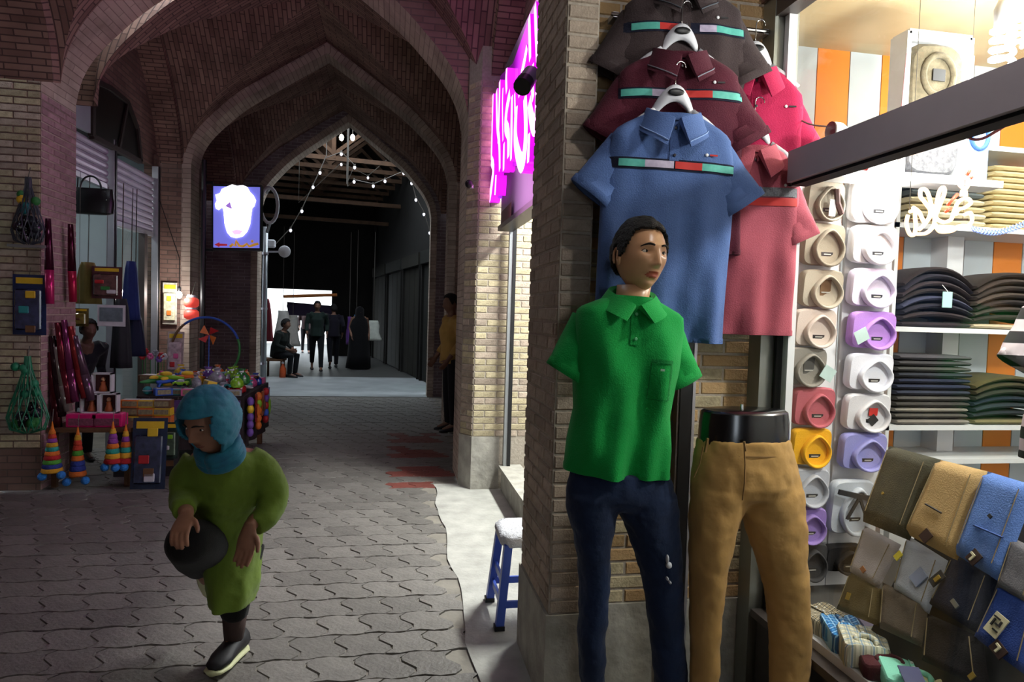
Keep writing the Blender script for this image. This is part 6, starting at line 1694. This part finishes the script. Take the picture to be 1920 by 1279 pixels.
# lit bulb and red lantern
p = atY(336, 553, 8.95)
t = thing('bare_bulb', 'bare white bulb blazing over the toy table', 'lamp', p)
MB().ball(p, (.035, .035, .045), 12, 8).build('bulb', emat('stall bulb', '#ffffff', 22), t, True)
MB().lathe([(.02, .04), (.022, .09), (.012, .10)], p, 10).build('socket', M_BLACK, t)
MB().tube([p + Vector((0, 0, .1)), p + Vector((0, 0, .45)), Vector((p.x - .25, p.y, p.z + 1.2))], .005, 5).build('cord', M_BLACK, t)
light('bulb_light', 'POINT', p - Vector((0, .08, 0)), 14, (1, .98, .95), .05, parent=t)
p = atY(359, 580, 9.02)
t = thing('paper_lantern', 'glowing red and white toy lantern beside the bare bulb', 'lantern', p - Vector((0, 0, .18)))
for k, (z, c) in enumerate(((.085, 'upper'), (-.065, 'lower'))):
    MB().lathe([(.05, -.065), (.085, -.04), (.09, 0), (.085, .04), (.05, .065)], p + Vector((0, 0, z)), 16).build('lantern_shell', emat('lantern red', '#e0483c', .5) if 'lantern red' not in MATS else MATS['lantern red'], t, True)
MB().lathe([(.07, -.012), (.07, .012)], p + Vector((0, 0, .01)), 16).build('white_band', TM['white'], t)
MB().lathe([(.06, 0), (.05, .03)], p + Vector((0, 0, .15)), 16).build('top_cap', TM['white'], t)
MB().tube([p + Vector((0, 0, .17)), p + Vector((.0, .17, .35))], .004, 4).build('string', M_CORD, t)
# hoop
c = atY(385, 655, 7.92); rr = c.z - .707
t = thing('hula_hoop', 'blue, green and yellow hoop standing behind the toys', 'hoop', c - Vector((0, 0, rr)))
for k, (a0, a1, cn) in enumerate(((20, 130, 'blue'), (-45, 20, 'green'), (-110, -45, 'yellow'), (130, 250, 'brown'))):
    MB().tube([c + Vector((rr * math.cos(math.radians(q)), .03, rr * math.sin(math.radians(q)))) for q in range(a0, a1 + 1, 5)], .014, 6).build('hoop_segment', TM[cn], t, True)
# paper windmill / kite of orange and red
c = atY(392, 628, 7.9)
t = thing('pinwheel', 'orange and red paper pinwheel beside the hoop', 'toy', c - Vector((0, 0, .3)))
for k in range(4):
    a = k * PI / 2 + .4
    mb = MB(); q = [c, c + Vector((.12 * math.cos(a), -.02, .12 * math.sin(a))), c + Vector((.09 * math.cos(a + .9), -.045, .09 * math.sin(a + .9)))]
    mb.add(q + [v + Vector((0, .006, 0)) for v in q], [(0, 1, 2), (5, 4, 3), (0, 3, 4, 1), (1, 4, 5, 2), (2, 5, 3, 0)]); mb.build('vane', TM['orange' if k % 2 else 'red'], t)
MB().tube([c, Vector((c.x, c.y, .70))], .006, 5).build('stick', TM['blue'], t)

# ---------------- heap of small toys
def toy_car(cn):
    t = thing('toy_car', '', 'toy car'); m = TM[cn]
    mb = MB(); mb.loft([[(x, y * .034, z) for y in (-1, 1)] + [(x, .034, z + h), (x, -.034, z + h)] for x, z, h in ((-.075, .016, .022), (-.06, .014, .03), (.06, .014, .03), (.075, .016, .018))]); mb.build('car_body', m, t, world=False)
    mb = MB(); mb.loft([[(-.045 , -.028, .04), (.035, -.028, .04), (.035, .028, .04), (-.045, .028, .04)], [(-.03, -.022, .062), (.015, -.022, .062), (.015, .022, .062), (-.03, .022, .062)]]); mb.build('cabin', TM['silver'], t, world=False)
    for x in (-.045, .045):
        for y in (-.036, .036): MB().lathe([(.016, -.006), (.016, .006)], (x, y, .016), 10, M=Matrix.Rotation(PI / 2, 3, 'X')).build('wheel', M_BLACK, t, world=False)
    return t
def toy_gun(cn):
    t = thing('water_pistol', '', 'toy gun'); m = TM[cn]
    MB().tube([(-.10, 0, .05), (.02, 0, .055), (.10, 0, .05), (.13, 0, .05)], [.02, .024, .014, .008], 8).build('barrel', m, t, True, world=False)
    MB().bar((-.06, 0, .05), (-.085, 0, .0), .022, .03, up=(0, 1, 0)).build('grip', m, t, world=False)
    MB().ball((-.01, 0, .085), (.05, .02, .022), 10, 6).build('tank', TM['yellow' if cn != 'yellow' else 'blue'], t, True, world=False)
    return t
def toy_sack(cn):
    t = thing('toy_bag', '', 'toy bag'); m = TM[cn]
    mb = MB(); mb.loft([[(.07 * w_ * math.cos(a), .045 * w_ * math.sin(a), z) for a in [2 * PI * k / 12 for k in range(12)]] for z, w_ in ((0, .7), (.02, 1), (.07, .95), (.10, .55), (.115, .3), (.14, .55))]); mb.build('pouch', mat('film ' + cn, dict(PAL)[cn], .12, var=.5, scale=40, spec=.7), t, True, world=False)
    MB().lathe([(.022, 0), (.022, .012)], (0, 0, .108), 10).build('tie', TM['white'], t, world=False)
    return t
def toy_carton(cn):
    t = thing('toy_carton', '', 'toy box')
    MB().box((0, 0, .035), (.16, .10, .07), bev=.004).build('carton', TM[cn], t, world=False)
    MB().box((0, -.051, .036), (.12, .004, .045)).build('printed_panel', cm('print mix', '#a8a070', .5, var=.5, scale=60, color2='#4a3048'), t, world=False)
    MB().box((0, 0, .071), (.12, .07, .003)).build('top_print', TM['white' if cn != 'white' else 'red'], t, world=False)
    return t
def toy_ball(cn):
    t = thing('toy_ball', '', 'ball'); MB().ball((0, 0, .045), .045, 16, 10).build('ball', TM[cn], t, True, world=False)
    mb = MB(); mb.tube([(.0455 * math.cos(a), .0455 * math.sin(a), .045) for a in [2 * PI * k / 20 for k in range(20)]], .003, 4, closed=True); mb.build('seam', TM['white' if cn != 'white' else 'blue'], t, world=False)
    return t
KINDS = [(toy_car, 'toy car'), (toy_gun, 'water pistol'), (toy_sack, 'filled toy bag'), (toy_carton, 'toy carton'), (toy_ball, 'toy ball')]
protos = {}
def place_toy(ki, cn, loc, rz, where, tilt=0.0, sc=1.0):
    fn, nm = KINDS[ki]; key = (ki, cn)
    if key not in protos: t = protos[key] = fn(cn)
    else: t = copy_tree(protos[key])
    t.location = loc; t.rotation_euler = (tilt, 0, rz); t.scale = (sc, sc, sc)
    t['label'] = '%s %s %s' % (cn, nm, where); t['group'] = 'small toys ' + where
    return t
heap = R
names = [n for n, _ in PAL]
for row in range(7):
    y = 6.78 + row * .185
    for col in range(7):
        x = -2.24 + col * .128 + R.uniform(-.02, .02)
        ki = R.choice([0, 1, 2, 3, 3, 2, 4]); cn = R.choice(names)
        place_toy(ki, cn, (x, y + R.uniform(-.03, .03), .692), R.uniform(-.6, .6) + (PI / 2 if ki < 2 and R.random() < .4 else 0), 'heaped on the cloth-draped table', 0, R.uniform(.8, 1.0))
for k in range(40):
    ki = R.choice([0, 1, 2, 3, 2, 4]); cn = R.choice(names)
    place_toy(ki, cn, (-2.22 + (k % 7) * .125 + R.uniform(-.03, .03), 6.85 + (k // 7) * .19 + R.uniform(-.04, .04), .692 + R.uniform(.065, .085)), R.uniform(-3, 3), 'lying on the second layer of the heap', R.uniform(-.25, .25), R.uniform(.75, 1.0))
for k, (px, py, ki, cn) in enumerate(((317, 722, 1, 'lime'), (352, 722, 1, 'orange'), (430, 685, 2, 'lime'), (455, 700, 2, 'green'), (300, 716, 4, 'yellow'), (385, 705, 2, 'violet'), (410, 700, 2, 'silver'), (280, 725, 3, 'brown'))):
    p = atY(px, py, 7.0)
    place_toy(ki, cn, (p.x, 6.95 + .08 * (k % 3), .78), R.uniform(-.3, .3), 'on top of the toy heap', 0, 1.15)
# stepped cartons between low and large table
for k in range(9):
    px = 240 + (k % 3) * 30; lv = k // 3
    p = atY(px, 800, 6.42)
    place_toy(3, ['yellow', 'brown', 'orange'][(k + lv) % 3], (p.x, 6.50, .5 + lv * .073 if False else .01 + lv * .0735 + .46), 0, 'in the stacked wall of cartons', 0, 1.0)
t = thing('carton_crate', 'dark crate under the stacked toy cartons', 'crate', (atY(270, 800, 6.42).x, 6.5, 0))
xx = atY(270, 800, 6.42).x
MB().box((xx, 6.5, .235), (.5, .16, .47)).build('crate_body', M_DARK, t)
for z in (.12, .3): MB().box((xx, 6.415, z), (.5, .012, .05)).build('slat', M_WOOD, t)
# packs hanging from the table edges
for k in range(11):
    cn = ['brown', 'orange', 'violet', 'red', 'brown', 'teal', 'violet', 'pink', 'red', 'orange', 'violet'][k]
    if k < 7: x, y, rz = -2.2 + k * .125, 6.655, 0
    else: x, y, rz = -1.335, 6.8 + (k - 7) * .32, PI / 2
    h = R.uniform(.26, .36)
    t = thing('hanging_pack', '%s pack hanging from the %s edge of the cloth-draped table' % (cn, 'front' if k < 7 else 'lane-side'), 'toy pack', (x, y, .66 - h), 'packs hung along the table edge', rz)
    MB().box((0, 0, h / 2), (.105, .012, h)).build('card', cm('pack ' + cn, dict(PAL)[cn], .35, var=.5, scale=30, color2='#33261f'), t, world=False)
    MB().ball((0, -.014, h * .4), (.04, .016, h * .26), 10, 8).build('toy_shape', TM[names[(k * 5) % 12]], t, True, world=False)
    MB().tube([(0, 0, h), (0, .006, h + .03)], .002, 4).build('hook', M_CORD, t, world=False)
for k, cn in enumerate(('violet', 'orange', 'red')):
    hung = atY(478 + k * 11, 735, 6.9 + .35 * k); x = -1.325
    t = thing('plush_strand', '%s plush strand dangling at the table corner' % cn, 'toy', (x, 6.75 + k * .4, .32))
    for q in range(5): MB().ball((x, 6.75 + k * .4, .64 - q * .075), (.035, .035, .045), 8, 6).build('plush_bead', TM[cn if q % 2 == 0 else names[(k + q) % 12]], t, True)
# flower bunch behind
for k in range(7):
    p = atY(268 + k * 7 + R.uniform(-3, 3), 668 + R.uniform(-10, 6), 7.9)
    cn = ['red', 'red', 'pink', 'silver', 'violet', 'red', 'white'][k]
    t = thing('paper_flower', '%s paper flower standing at the heap back' % cn, 'flower', (p.x, p.y, .70), 'paper flowers at the heap back')
    for q in range(6): MB().ball((p.x + .022 * math.cos(q * PI / 3), p.y, p.z + .022 * math.sin(q * PI / 3)), (.018, .012, .018), 8, 6).build('petal', TM[cn], t, True)
    MB().tube([(p.x, p.y, p.z), (p.x, p.y, .70)], .004, 4).build('stem', TM['green'], t)
# ================================================================== people
def limb(mb, P, rr, n=12): mb.tube([Vector(p) for p in P], rr, n)
def hand_geo(mb, wrist, direction, palm_n, side=1, sc=1.0, curl=.35):
    """palm and five separate fingers; direction = along the hand, palm_n = palm normal"""
    d = Vector(direction).normalized(); nn = Vector(palm_n); nn = (nn - d * nn.dot(d)).normalized(); s = d.cross(nn) * side
    w = Vector(wrist)
    rings = []
    for v, hw, hh in ((-.02, .022, .018), (.02, .034, .017), (.055, .041, .016), (.085, .041, .013), (.095, .03, .009)):
        c = w + d * (v * sc)
        rings.append([c + s * (hw * sc * math.cos(a)) + nn * (hh * sc * math.sin(a)) for a in [2 * PI * k / 12 for k in range(12)]])
    mb.loft(rings)
    for k, (off, ln) in enumerate(((-.030, .068), (-.010, .078), (.010, .073), (.029, .058))):
        b = w + d * (.086 * sc) + s * (off * sc); P = [b - d * (.015 * sc)]
        for q in range(1, 5):
            a = curl * q * .55; b = b + (d * math.cos(a) + nn * math.sin(a)) * (ln / 4 * sc); P.append(b.copy())
        mb.tube(P, [.0098 * sc, .0095 * sc, .009 * sc, .0085 * sc, .0065 * sc], 8)
    b = w + d * (.025 * sc) - s * (.030 * sc); P = [b + s * (.012 * sc)]
    for q in range(4):
        b = b + (d * .75 - s * (.62 - .15 * q) + nn * .25).normalized() * (.019 * sc); P.append(b.copy())
    mb.tube(P, [.013 * sc, .012 * sc, .011 * sc, .010 * sc, .007 * sc], 8)
def head_geo(mb, M, ears=True):
    mb.loft([[M @ p for p in r] for r in HG])
    if ears: ear_geo(mb, M)
def shoe_geo(heel, toe, ht=.07, wd=.045):
    mb = MB(); h, t_ = Vector(heel), Vector(toe); d = (t_ - h); rings = []
    sd = d.cross(Vector((0, 0, 1))).normalized(); up = sd.cross(d).normalized()
    for v, w_, hh in ((-.12, .5, .5), (-.05, .8, .95), (.2, .85, 1), (.45, .9, .8), (.75, 1.05, .55), (.98, .8, .4), (1.06, .3, .25)):
        c = h + d * v
        rings.append([c + sd * (wd * w_ * math.cos(a)) + up * (ht * hh * (.5 + .5 * math.sin(a))) for a in [2 * PI * k / 12 for k in range(12)]])
    mb.loft(rings); return mb

# ---------------- striding woman in the foreground
M_SK2 = mat('skin', '#8a5f4a', .55, var=.1, scale=20)
wm = thing('person', 'person in teal headscarf and olive-green tunic striding across the lane, bent forward', 'person', (-.64, 3.0, 0))
A = lambda px, py, Y: atY(px, py, Y)
hc = A(393, 792, 2.74)
WM = Matrix.Translation(hc) @ Matrix.Rotation(math.radians(-30), 4, 'Z') @ Matrix.Rotation(math.radians(14), 4, 'X') @ Matrix.Scale(.98, 4)
J = dict(neck=A(415, 850, 2.85), sl=A(366, 872, 2.88), sr=A(472, 866, 2.92), el=A(340, 930, 2.84), wl=A(350, 964, 2.70), er=A(507, 938, 2.93), wr=A(468, 988, 2.80),
         pel=A(434, 1005, 3.08), hl=A(408, 1020, 3.06), hr=A(452, 1020, 3.08), kl=A(352, 1018, 2.74), al=A(372, 1062, 3.12), kr=A(441, 1112, 3.00), ar=A(438, 1202, 3.05))
mb = MB(); head_geo(mb, WM)
limb(mb, [hc + Vector((.01, .02, -.07)), J['neck'], J['neck'].lerp(J['pel'], .15)], [.05, .052, .07])
limb(mb, [J['neck'].lerp(J['pel'], .08), J['neck'].lerp(J['pel'], .35), J['neck'].lerp(J['pel'], .7), J['pel']], [.10, .13, .115, .125])
for s in 'lr':
    limb(mb, [J['s' + s], J['e' + s], J['w' + s]], [.05, .040, .027])
    limb(mb, [J['neck'].lerp(J['pel'], .08), J['s' + s]], [.07, .055])
    limb(mb, [J['h' + s], J['h' + s].lerp(J['k' + s], .5), J['k' + s], J['k' + s].lerp(J['a' + s], .4), J['a' + s]], [.085, .072, .055, .050, .034])
hand_geo(mb, J['wr'], A(456, 1050, 2.78) - J['wr'], Vector((-.3, -1, .1)), 1, 1.0, .25)
hand_geo(mb, J['wl'], A(336, 1000, 2.62) - J['wl'], Vector((.2, .9, -.6)), -1, .95, .5)
toe_r = Vector((-.70, 2.90, .03)); heel_r = J['ar'] + Vector((.02, .05, -.06))
limb(mb, [J['ar'], (J['ar'] + toe_r) / 2, toe_r], [.035, .032, .02])
limb(mb, [J['al'], J['al'] + Vector((.02, .06, -.09))], [.034, .025])
body = remesh(mb.build('body', M_SK2, wm, True), .005, 2)
face_parts(body, WM, mat('lips brown', '#7a4238', .5), M_BROW, M_EYEW, M_IRIS, mat('lid brown', '#4f3226', .6))
# tunic
M_TUN = mat('olive green tunic', '#5f761f', .85, var=.14, scale=6, bump=.35, bscale=26, fabric=True)
mb = MB()
rows = [(838, 388, 438, 2.845, .055), (850, 362, 470, 2.86, .085), (866, 348, 492, 2.88, .11), (895, 346, 497, 2.91, .13), (930, 350, 486, 2.95, .14), (965, 364, 483, 3.0, .14), (1000, 374, 490, 3.04, .15), (1040, 380, 492, 3.05, .165), (1085, 388, 488, 3.035, .17), (1124, 393, 480, 3.02, .165)]
rings = []
for i, (py, xl, xr, Y, dd) in enumerate(rows):
    a, b_ = A(xl, py, Y), A(xr, py, Y); c = (a + b_) / 2; r = (b_ - a).length / 2; f = i / 9
    rings.append([c + (b_ - a).normalized() * (r * math.cos(q) * (1 + .03 * f * math.sin(6 * q + i))) + Vector((0, (dd + .016 * f * math.sin(5 * q + .6 * i)) * math.sin(q), 0)) for q in [2 * PI * k / 32 for k in range(32)]])
inn = [[p + (sum(rings[-1], Vector()) / 32 - p) * .06 + Vector((0, 0, dz)) for p in rings[-1]] for dz in (.002, .05)]
mb.loft(rings + [[p + (sum(rings[-1], Vector()) / 32 - p) * .25 + Vector((0, 0, .004)) for p in rings[-1]]], caps=True)
for s, pth, rr in (('r', [A(462, 866, 2.9), A(494, 884, 2.91), A(512, 925, 2.92), A(505, 962, 2.88), A(476, 988, 2.82)], [.075, .070, .062, .056, .044]),
                   ('l', [A(372, 872, 2.88), A(352, 895, 2.87), A(342, 930, 2.84), A(346, 958, 2.72)], [.072, .066, .056, .044])):
    limb(mb, smooth_path(pth, 4), [interp([(k / (len(rr) - 1), r) for k, r in enumerate(rr)], q / (4 * (len(pth) - 1))) for q in range(4 * (len(pth) - 1) + 1)], 16)
tun = crumple(remesh(mb.build('tunic', M_TUN, wm, True), .0095, 4), .022, .10)
# under-shirt neck edge
MB().tube([A(x, y, Y) for x, y, Y in ((432, 845, 2.80), (428, 862, 2.775), (414, 876, 2.77))], .010, 6).build('shirt_collar', TM['white'], tun, True)
# trousers
M_TRB = fabric('black trousers', '#0b0a0c', .2)
mb = MB()
limb(mb, [J['hl'], J['hl'].lerp(J['kl'], .5), J['kl']], [.108, .102, .085], 16); mb.ball(J['kl'], .084, 16, 12)
limb(mb, [J['kl'], J['kl'].lerp(J['al'], .5), J['al']], [.085, .08, .058], 16)
limb(mb, smooth_path([J['hr'], J['hr'].lerp(J['kr'], .5), J['kr'], J['kr'].lerp(J['ar'], .45)], 3), [.105, .10, .095, .088, .08, .075, .07, .066, .062, .058])
limb(mb, [J['hl'], J['pel'], J['hr']], [.10, .12, .105])
remesh(mb.build('trousers', M_TRB, wm, True), .010, 4)
mb = MB(); limb(mb, [J['kr'].lerp(J['ar'], .42), J['kr'].lerp(J['ar'], .75), J['ar']], [.053, .046, .039]); mb.build('stocking', mat('brown stocking', '#3a2824', .8), wm, True)
M_SHOE = mat('black sneaker', '#17161a', .6); M_SOLE = mat('pale sole', '#c2c59a', .6)
for h_, t_, nm in ((heel_r, toe_r, 'r'), (J['al'] + Vector((0, .02, .03)), J['al'] + Vector((.03, .10, -.17)), 'l')):
    sh = shoe_geo(h_, t_, .10, .05).build('shoe', M_SHOE, wm, True)
    d = Vector(t_) - Vector(h_); sd_ = d.cross(Vector((0, 0, 1))).normalized(); up = sd_.cross(d).normalized()
    mb = MB(); mb.loft([[Vector(h_) + d * v + sd_ * (.05 * w_ * math.cos(a)) + up * (.012 * math.sin(a) - .002) for a in [2 * PI * k / 10 for k in range(10)]] for v, w_ in ((-.14, .5), (0, .9), (.4, .95), (.8, 1.1), (1.02, .9), (1.1, .4))]); mb.build('sole', M_SOLE, sh, True)
# scarf
M_SCARF = mat('teal scarf', '#1f8496', .7, var=.3, scale=16, bump=.3, bscale=40, color2='#0f3f6a', fabric=True)
def scarfmask(x, y, z, th):
    return not (th < 62 and -.125 < z < .052 and abs(x) < .058)
mb = head_patch(scarfmask, .022, WM, .004)
for q in range(3):   # wrapped folds under the chin and over the neck
    P = []
    for k in range(25):
        a = 2 * PI * k / 24
        P.append(WM @ Vector((.080 * math.sin(a) * (1 + .04 * q), -.058 * math.cos(a) + .018 + .004 * q, -.112 - .022 * q + .03 * math.cos(a) * -1)))
    mb.tube(P[:-1], .024, 8, closed=True)
sc_ = mb.build('headscarf', M_SCARF, wm, True)
so = sc_.modifiers.new('solidify', 'SOLIDIFY'); so.thickness = .012; so.offset = -1
mb = MB()
P = [WM @ Vector((.094 * math.sin(a) * .9 + .0, -.125 * math.cos(a) * .35 - .02, .142 * math.cos(b_))) for a, b_ in [(1.0, .5)]]
band = [(.040, -.085, .105), (.066, -.080, .078), (.086, -.066, .04), (.092, -.058, 0.0), (.086, -.062, -.045), (.070, -.072, -.085), (.045, -.084, -.118)]
mb = head_patch(lambda x, y, z, th: 63 < th < 78 and -.112 < z < .07 and x > 0, .0245, WM); mb.build('scarf_border', mat('patterned border', '#7a4a34', .8, var=.4, scale=70, color2='#2a5a5a'), sc_, True)

# ---------------- generic standing / walking / sitting figures
def figure(loc, h, yaw, shirt, trous, hair, label, step=0.0, sit=False, lean=0.0, arm=0.15, robe=None, skin='#7a5644', look=0.0, vox=.016):
    k = h / 1.72; T = Matrix.Translation(loc) @ Matrix.Rotation(yaw, 4, 'Z') @ Matrix.Scale(k, 4)
    V = lambda x, y, z: T @ Vector((x, y, z))
    t = thing('person', label, 'person', loc)
    dz = -.42 if sit else 0
    pel = (0, 0, .93 + dz); chest = (0, -.02 - lean * .5, 1.28 + dz); nk = (0, -.02 - lean, 1.46 + dz)
    hd_ = V(0, -.05 - lean * 1.2, 1.61 + dz)
    HMt = Matrix.Translation(hd_) @ Matrix.Rotation(yaw + look, 4, 'Z') @ Matrix.Scale(k, 4)
    legs = []
    for s in (-1, 1):
        st = step * s
        if sit: hip, kn, an, to = (s * .09, 0, .50), (s * .14, -.40, .50), (s * .13, -.36, .08), (s * .13, -.52, .03)
        else: hip, kn, an, to = (s * .09, 0, .92), (s * .10, -st * .5 - .02, .50), (s * .10, -st + (.12 if st < 0 else 0), .09 + (.10 if st < -.1 else 0)), (s * .10, -st - .15 + (.1 if st < 0 else 0), .03)
        legs.append((hip, kn, an, to))
    arms = []
    for s in (-1, 1):
        sh_ = (s * .19, -.02 - lean * .85, 1.42 + dz)
        if sit: arms.append((sh_, (s * .24, -.10, 1.15 + dz), (s * .12, -.33, .62)))
        else: arms.append((sh_, (s * .25, .02 + step * s * .3, 1.15 + dz), (s * .24, -arm + step * s * .6, .92 + dz)))
    mb = MB(); head_geo(mb, HMt)
    R_ = lambda *r: [q * k for q in r]
    limb(mb, [hd_ + Vector((0, 0, -.06 * k)), V(*nk), V(0, -.02, 1.36 + dz)], R_(.05, .055, .09))
    limb(mb, [V(*nk), V(*chest), V(0, 0, 1.08 + dz), V(*pel)], R_(.08, .145, .125, .14))
    for hip, kn, an, to in legs:
        limb(mb, [V(*hip), V(*[(a + b) / 2 for a, b in zip(hip, kn)]), V(*kn), V(*an)], R_(.085, .07, .055, .035)); limb(mb, [V(*an), V(*to)], R_(.035, .025))
    for sh_, el, wr in arms:
        limb(mb, [V(*chest), V(*sh_)], R_(.10, .062)); limb(mb, [V(*sh_), V(*el), V(*wr)], R_(.052, .042, .028))
        d = (V(*wr) - V(*el)).normalized(); hand_geo(mb, V(*wr), d, T.to_3x3() @ Vector((-.9 * (1 if sh_[0] > 0 else -1), -.2, 0)), 1 if sh_[0] > 0 else -1, k, .3)
    remesh(mb.build('body', mat('skin ' + skin, skin, .6), t, True), .010 * k, 3)
    if robe:
        mb = MB(); rg = []
        for z, w_, d_, y in ((.03, .34, .30, 0), (.4, .31, .28, 0), (.9, .27, .23, 0), (1.2, .25, .19, -.02), (1.38, .21, .15, -.03), (1.47, .12, .12, -.03), (1.55, .115, .13, -.03), (1.66, .112, .13, -.03), (1.72, .07, .09, -.03), (1.745, .01, .01, -.03)):
            rg.append([V(w_ * math.cos(a) * (1 + .05 * math.sin(5 * a + z * 4)), d_ * math.sin(a) + y, z + dz * min(1, z)) for a in [2 * PI * q / 24 for q in range(24)]])
        mb.loft(rg); mb.build('robe', fabric('robe ' + robe, robe, .2), t, True); return t
    mb = MB()
    limb(mb, [V(0, -.02 - lean * .8, 1.45 + dz), V(*chest), V(0, 0, 1.08 + dz), V(0, 0, .86 + dz)], R_(.10, .17, .155, .175), 16)
    for sh_, el, wr in arms:
        limb(mb, [V(*chest), V(*sh_)], R_(.12, .08)); limb(mb, [V(*sh_), V(*el), V(*[lerp(a, b, .75) for a, b in zip(el, wr)])], R_(.068, .056, .046))
    remesh(mb.build('shirt', fabric('cloth ' + shirt, shirt, .15), t, True), vox * k, 3)
    mb = MB()
    for hip, kn, an, to in legs: limb(mb, [V(*hip), V(*[(a + b) / 2 for a, b in zip(hip, kn)]), V(*kn), V(*an)], R_(.105, .088, .07, .055))
    limb(mb, [V(-.09, 0, .93 + dz), V(.09, 0, .93 + dz)], R_(.12, .12))
    remesh(mb.build('trousers', fabric('cloth ' + trous, trous, .15), t, True), vox * k, 3)
    for hip, kn, an, to in legs:
        shoe_geo(V(an[0], an[1] + .05, max(0.005, to[2] - .025)), V(to[0], to[1] - .03, max(.005, to[2] - .025)), .08 * k, .045 * k).build('shoe', M_SHOE, t, True)
    hp = head_patch(hairmask, .008, HMt, .004).build('hair', mat('hair ' + hair, hair, .8, bump=.8, bscale=120), t, True)
    so = hp.modifiers.new('solidify', 'SOLIDIFY'); so.thickness = .012 * k; so.offset = -1
    return t
# man behind the right pier
p = atZ(853, 800, 0)
figure(Vector((.80, 8.72, 0)), 1.78, math.radians(-75), '#b08a4a', '#1c1a1c', '#120f0e', 'person in a mustard shirt half hidden behind the buff pier', look=.1)
# vendor among the toys
p = atY(168, 640, 7.05)
figure(Vector((p.x - .12, 7.1, 0)), 1.38, math.radians(40), '#1c1d24', '#1c1c20', '#120f0e', 'person in dark clothes bending behind the toy stall', lean=.25, skin='#5a3d32')
# far hall
def farp(px, py): return atZ(px, py, 0)
figure(farp(593, 695), 1.72, math.radians(8), '#1d2a26', '#15171a', '#0f0d0c', 'person in dark green walking down the middle of the far hall', step=.2)
figure(farp(624, 690), 1.66, math.radians(190), '#1a1722', '#14131a', '#0f0d0c', 'person in dark plum walking away beside the one in green', step=-.18)
figure(farp(573, 662), 1.66, math.radians(10), '#3a2a2a', '#1c1a1e', '#0f0d0c', 'person in brown standing in the bright exit', step=.1)
figure(farp(541, 668), 1.7, math.radians(30), '#26222a', '#1a1a1e', '#0f0d0c', 'person in grey standing by the white garments of the exit')
figure(farp(672, 692), 1.62, math.radians(15), '#111', '#111', '#111', 'person wrapped in a long black robe near the right shop fronts', robe='#0d0c0f')
figure(farp(520, 706), 1.7, math.radians(70), '#1f2422', '#17181a', '#0f0d0c', 'person in dark clothes sitting just through the far arch on the left', sit=True, lean=.12)
pp = farp(520, 706)
t = thing('low_bench', 'low dark bench under the sitting person', 'bench', (pp.x - .05, pp.y, 0))
MB().box((pp.x - .06, pp.y, .385), (.45, .45, .05)).build('seat', M_WOOD, t)
for dx in (-.23, .11):
    for dy in (-.18, .18): MB().box((pp.x + dx, pp.y + dy, .18), (.04, .04, .36)).build('leg', M_WOOD, t)
pp = farp(530, 708)
t = thing('orange_bottle', 'orange bottle standing on the floor by the sitting person', 'bottle', pp)
MB().lathe([(.07, 0), (.075, .05), (.07, .2), (.03, .27), (.025, .31)], pp, 14).build('bottle_body', cm('orange plastic', '#c4562c', .4), t, True)
MB().lathe([(.03, 0), (.03, .035)], pp + Vector((0, 0, .31)), 10).build('cap', TM['white'], t)
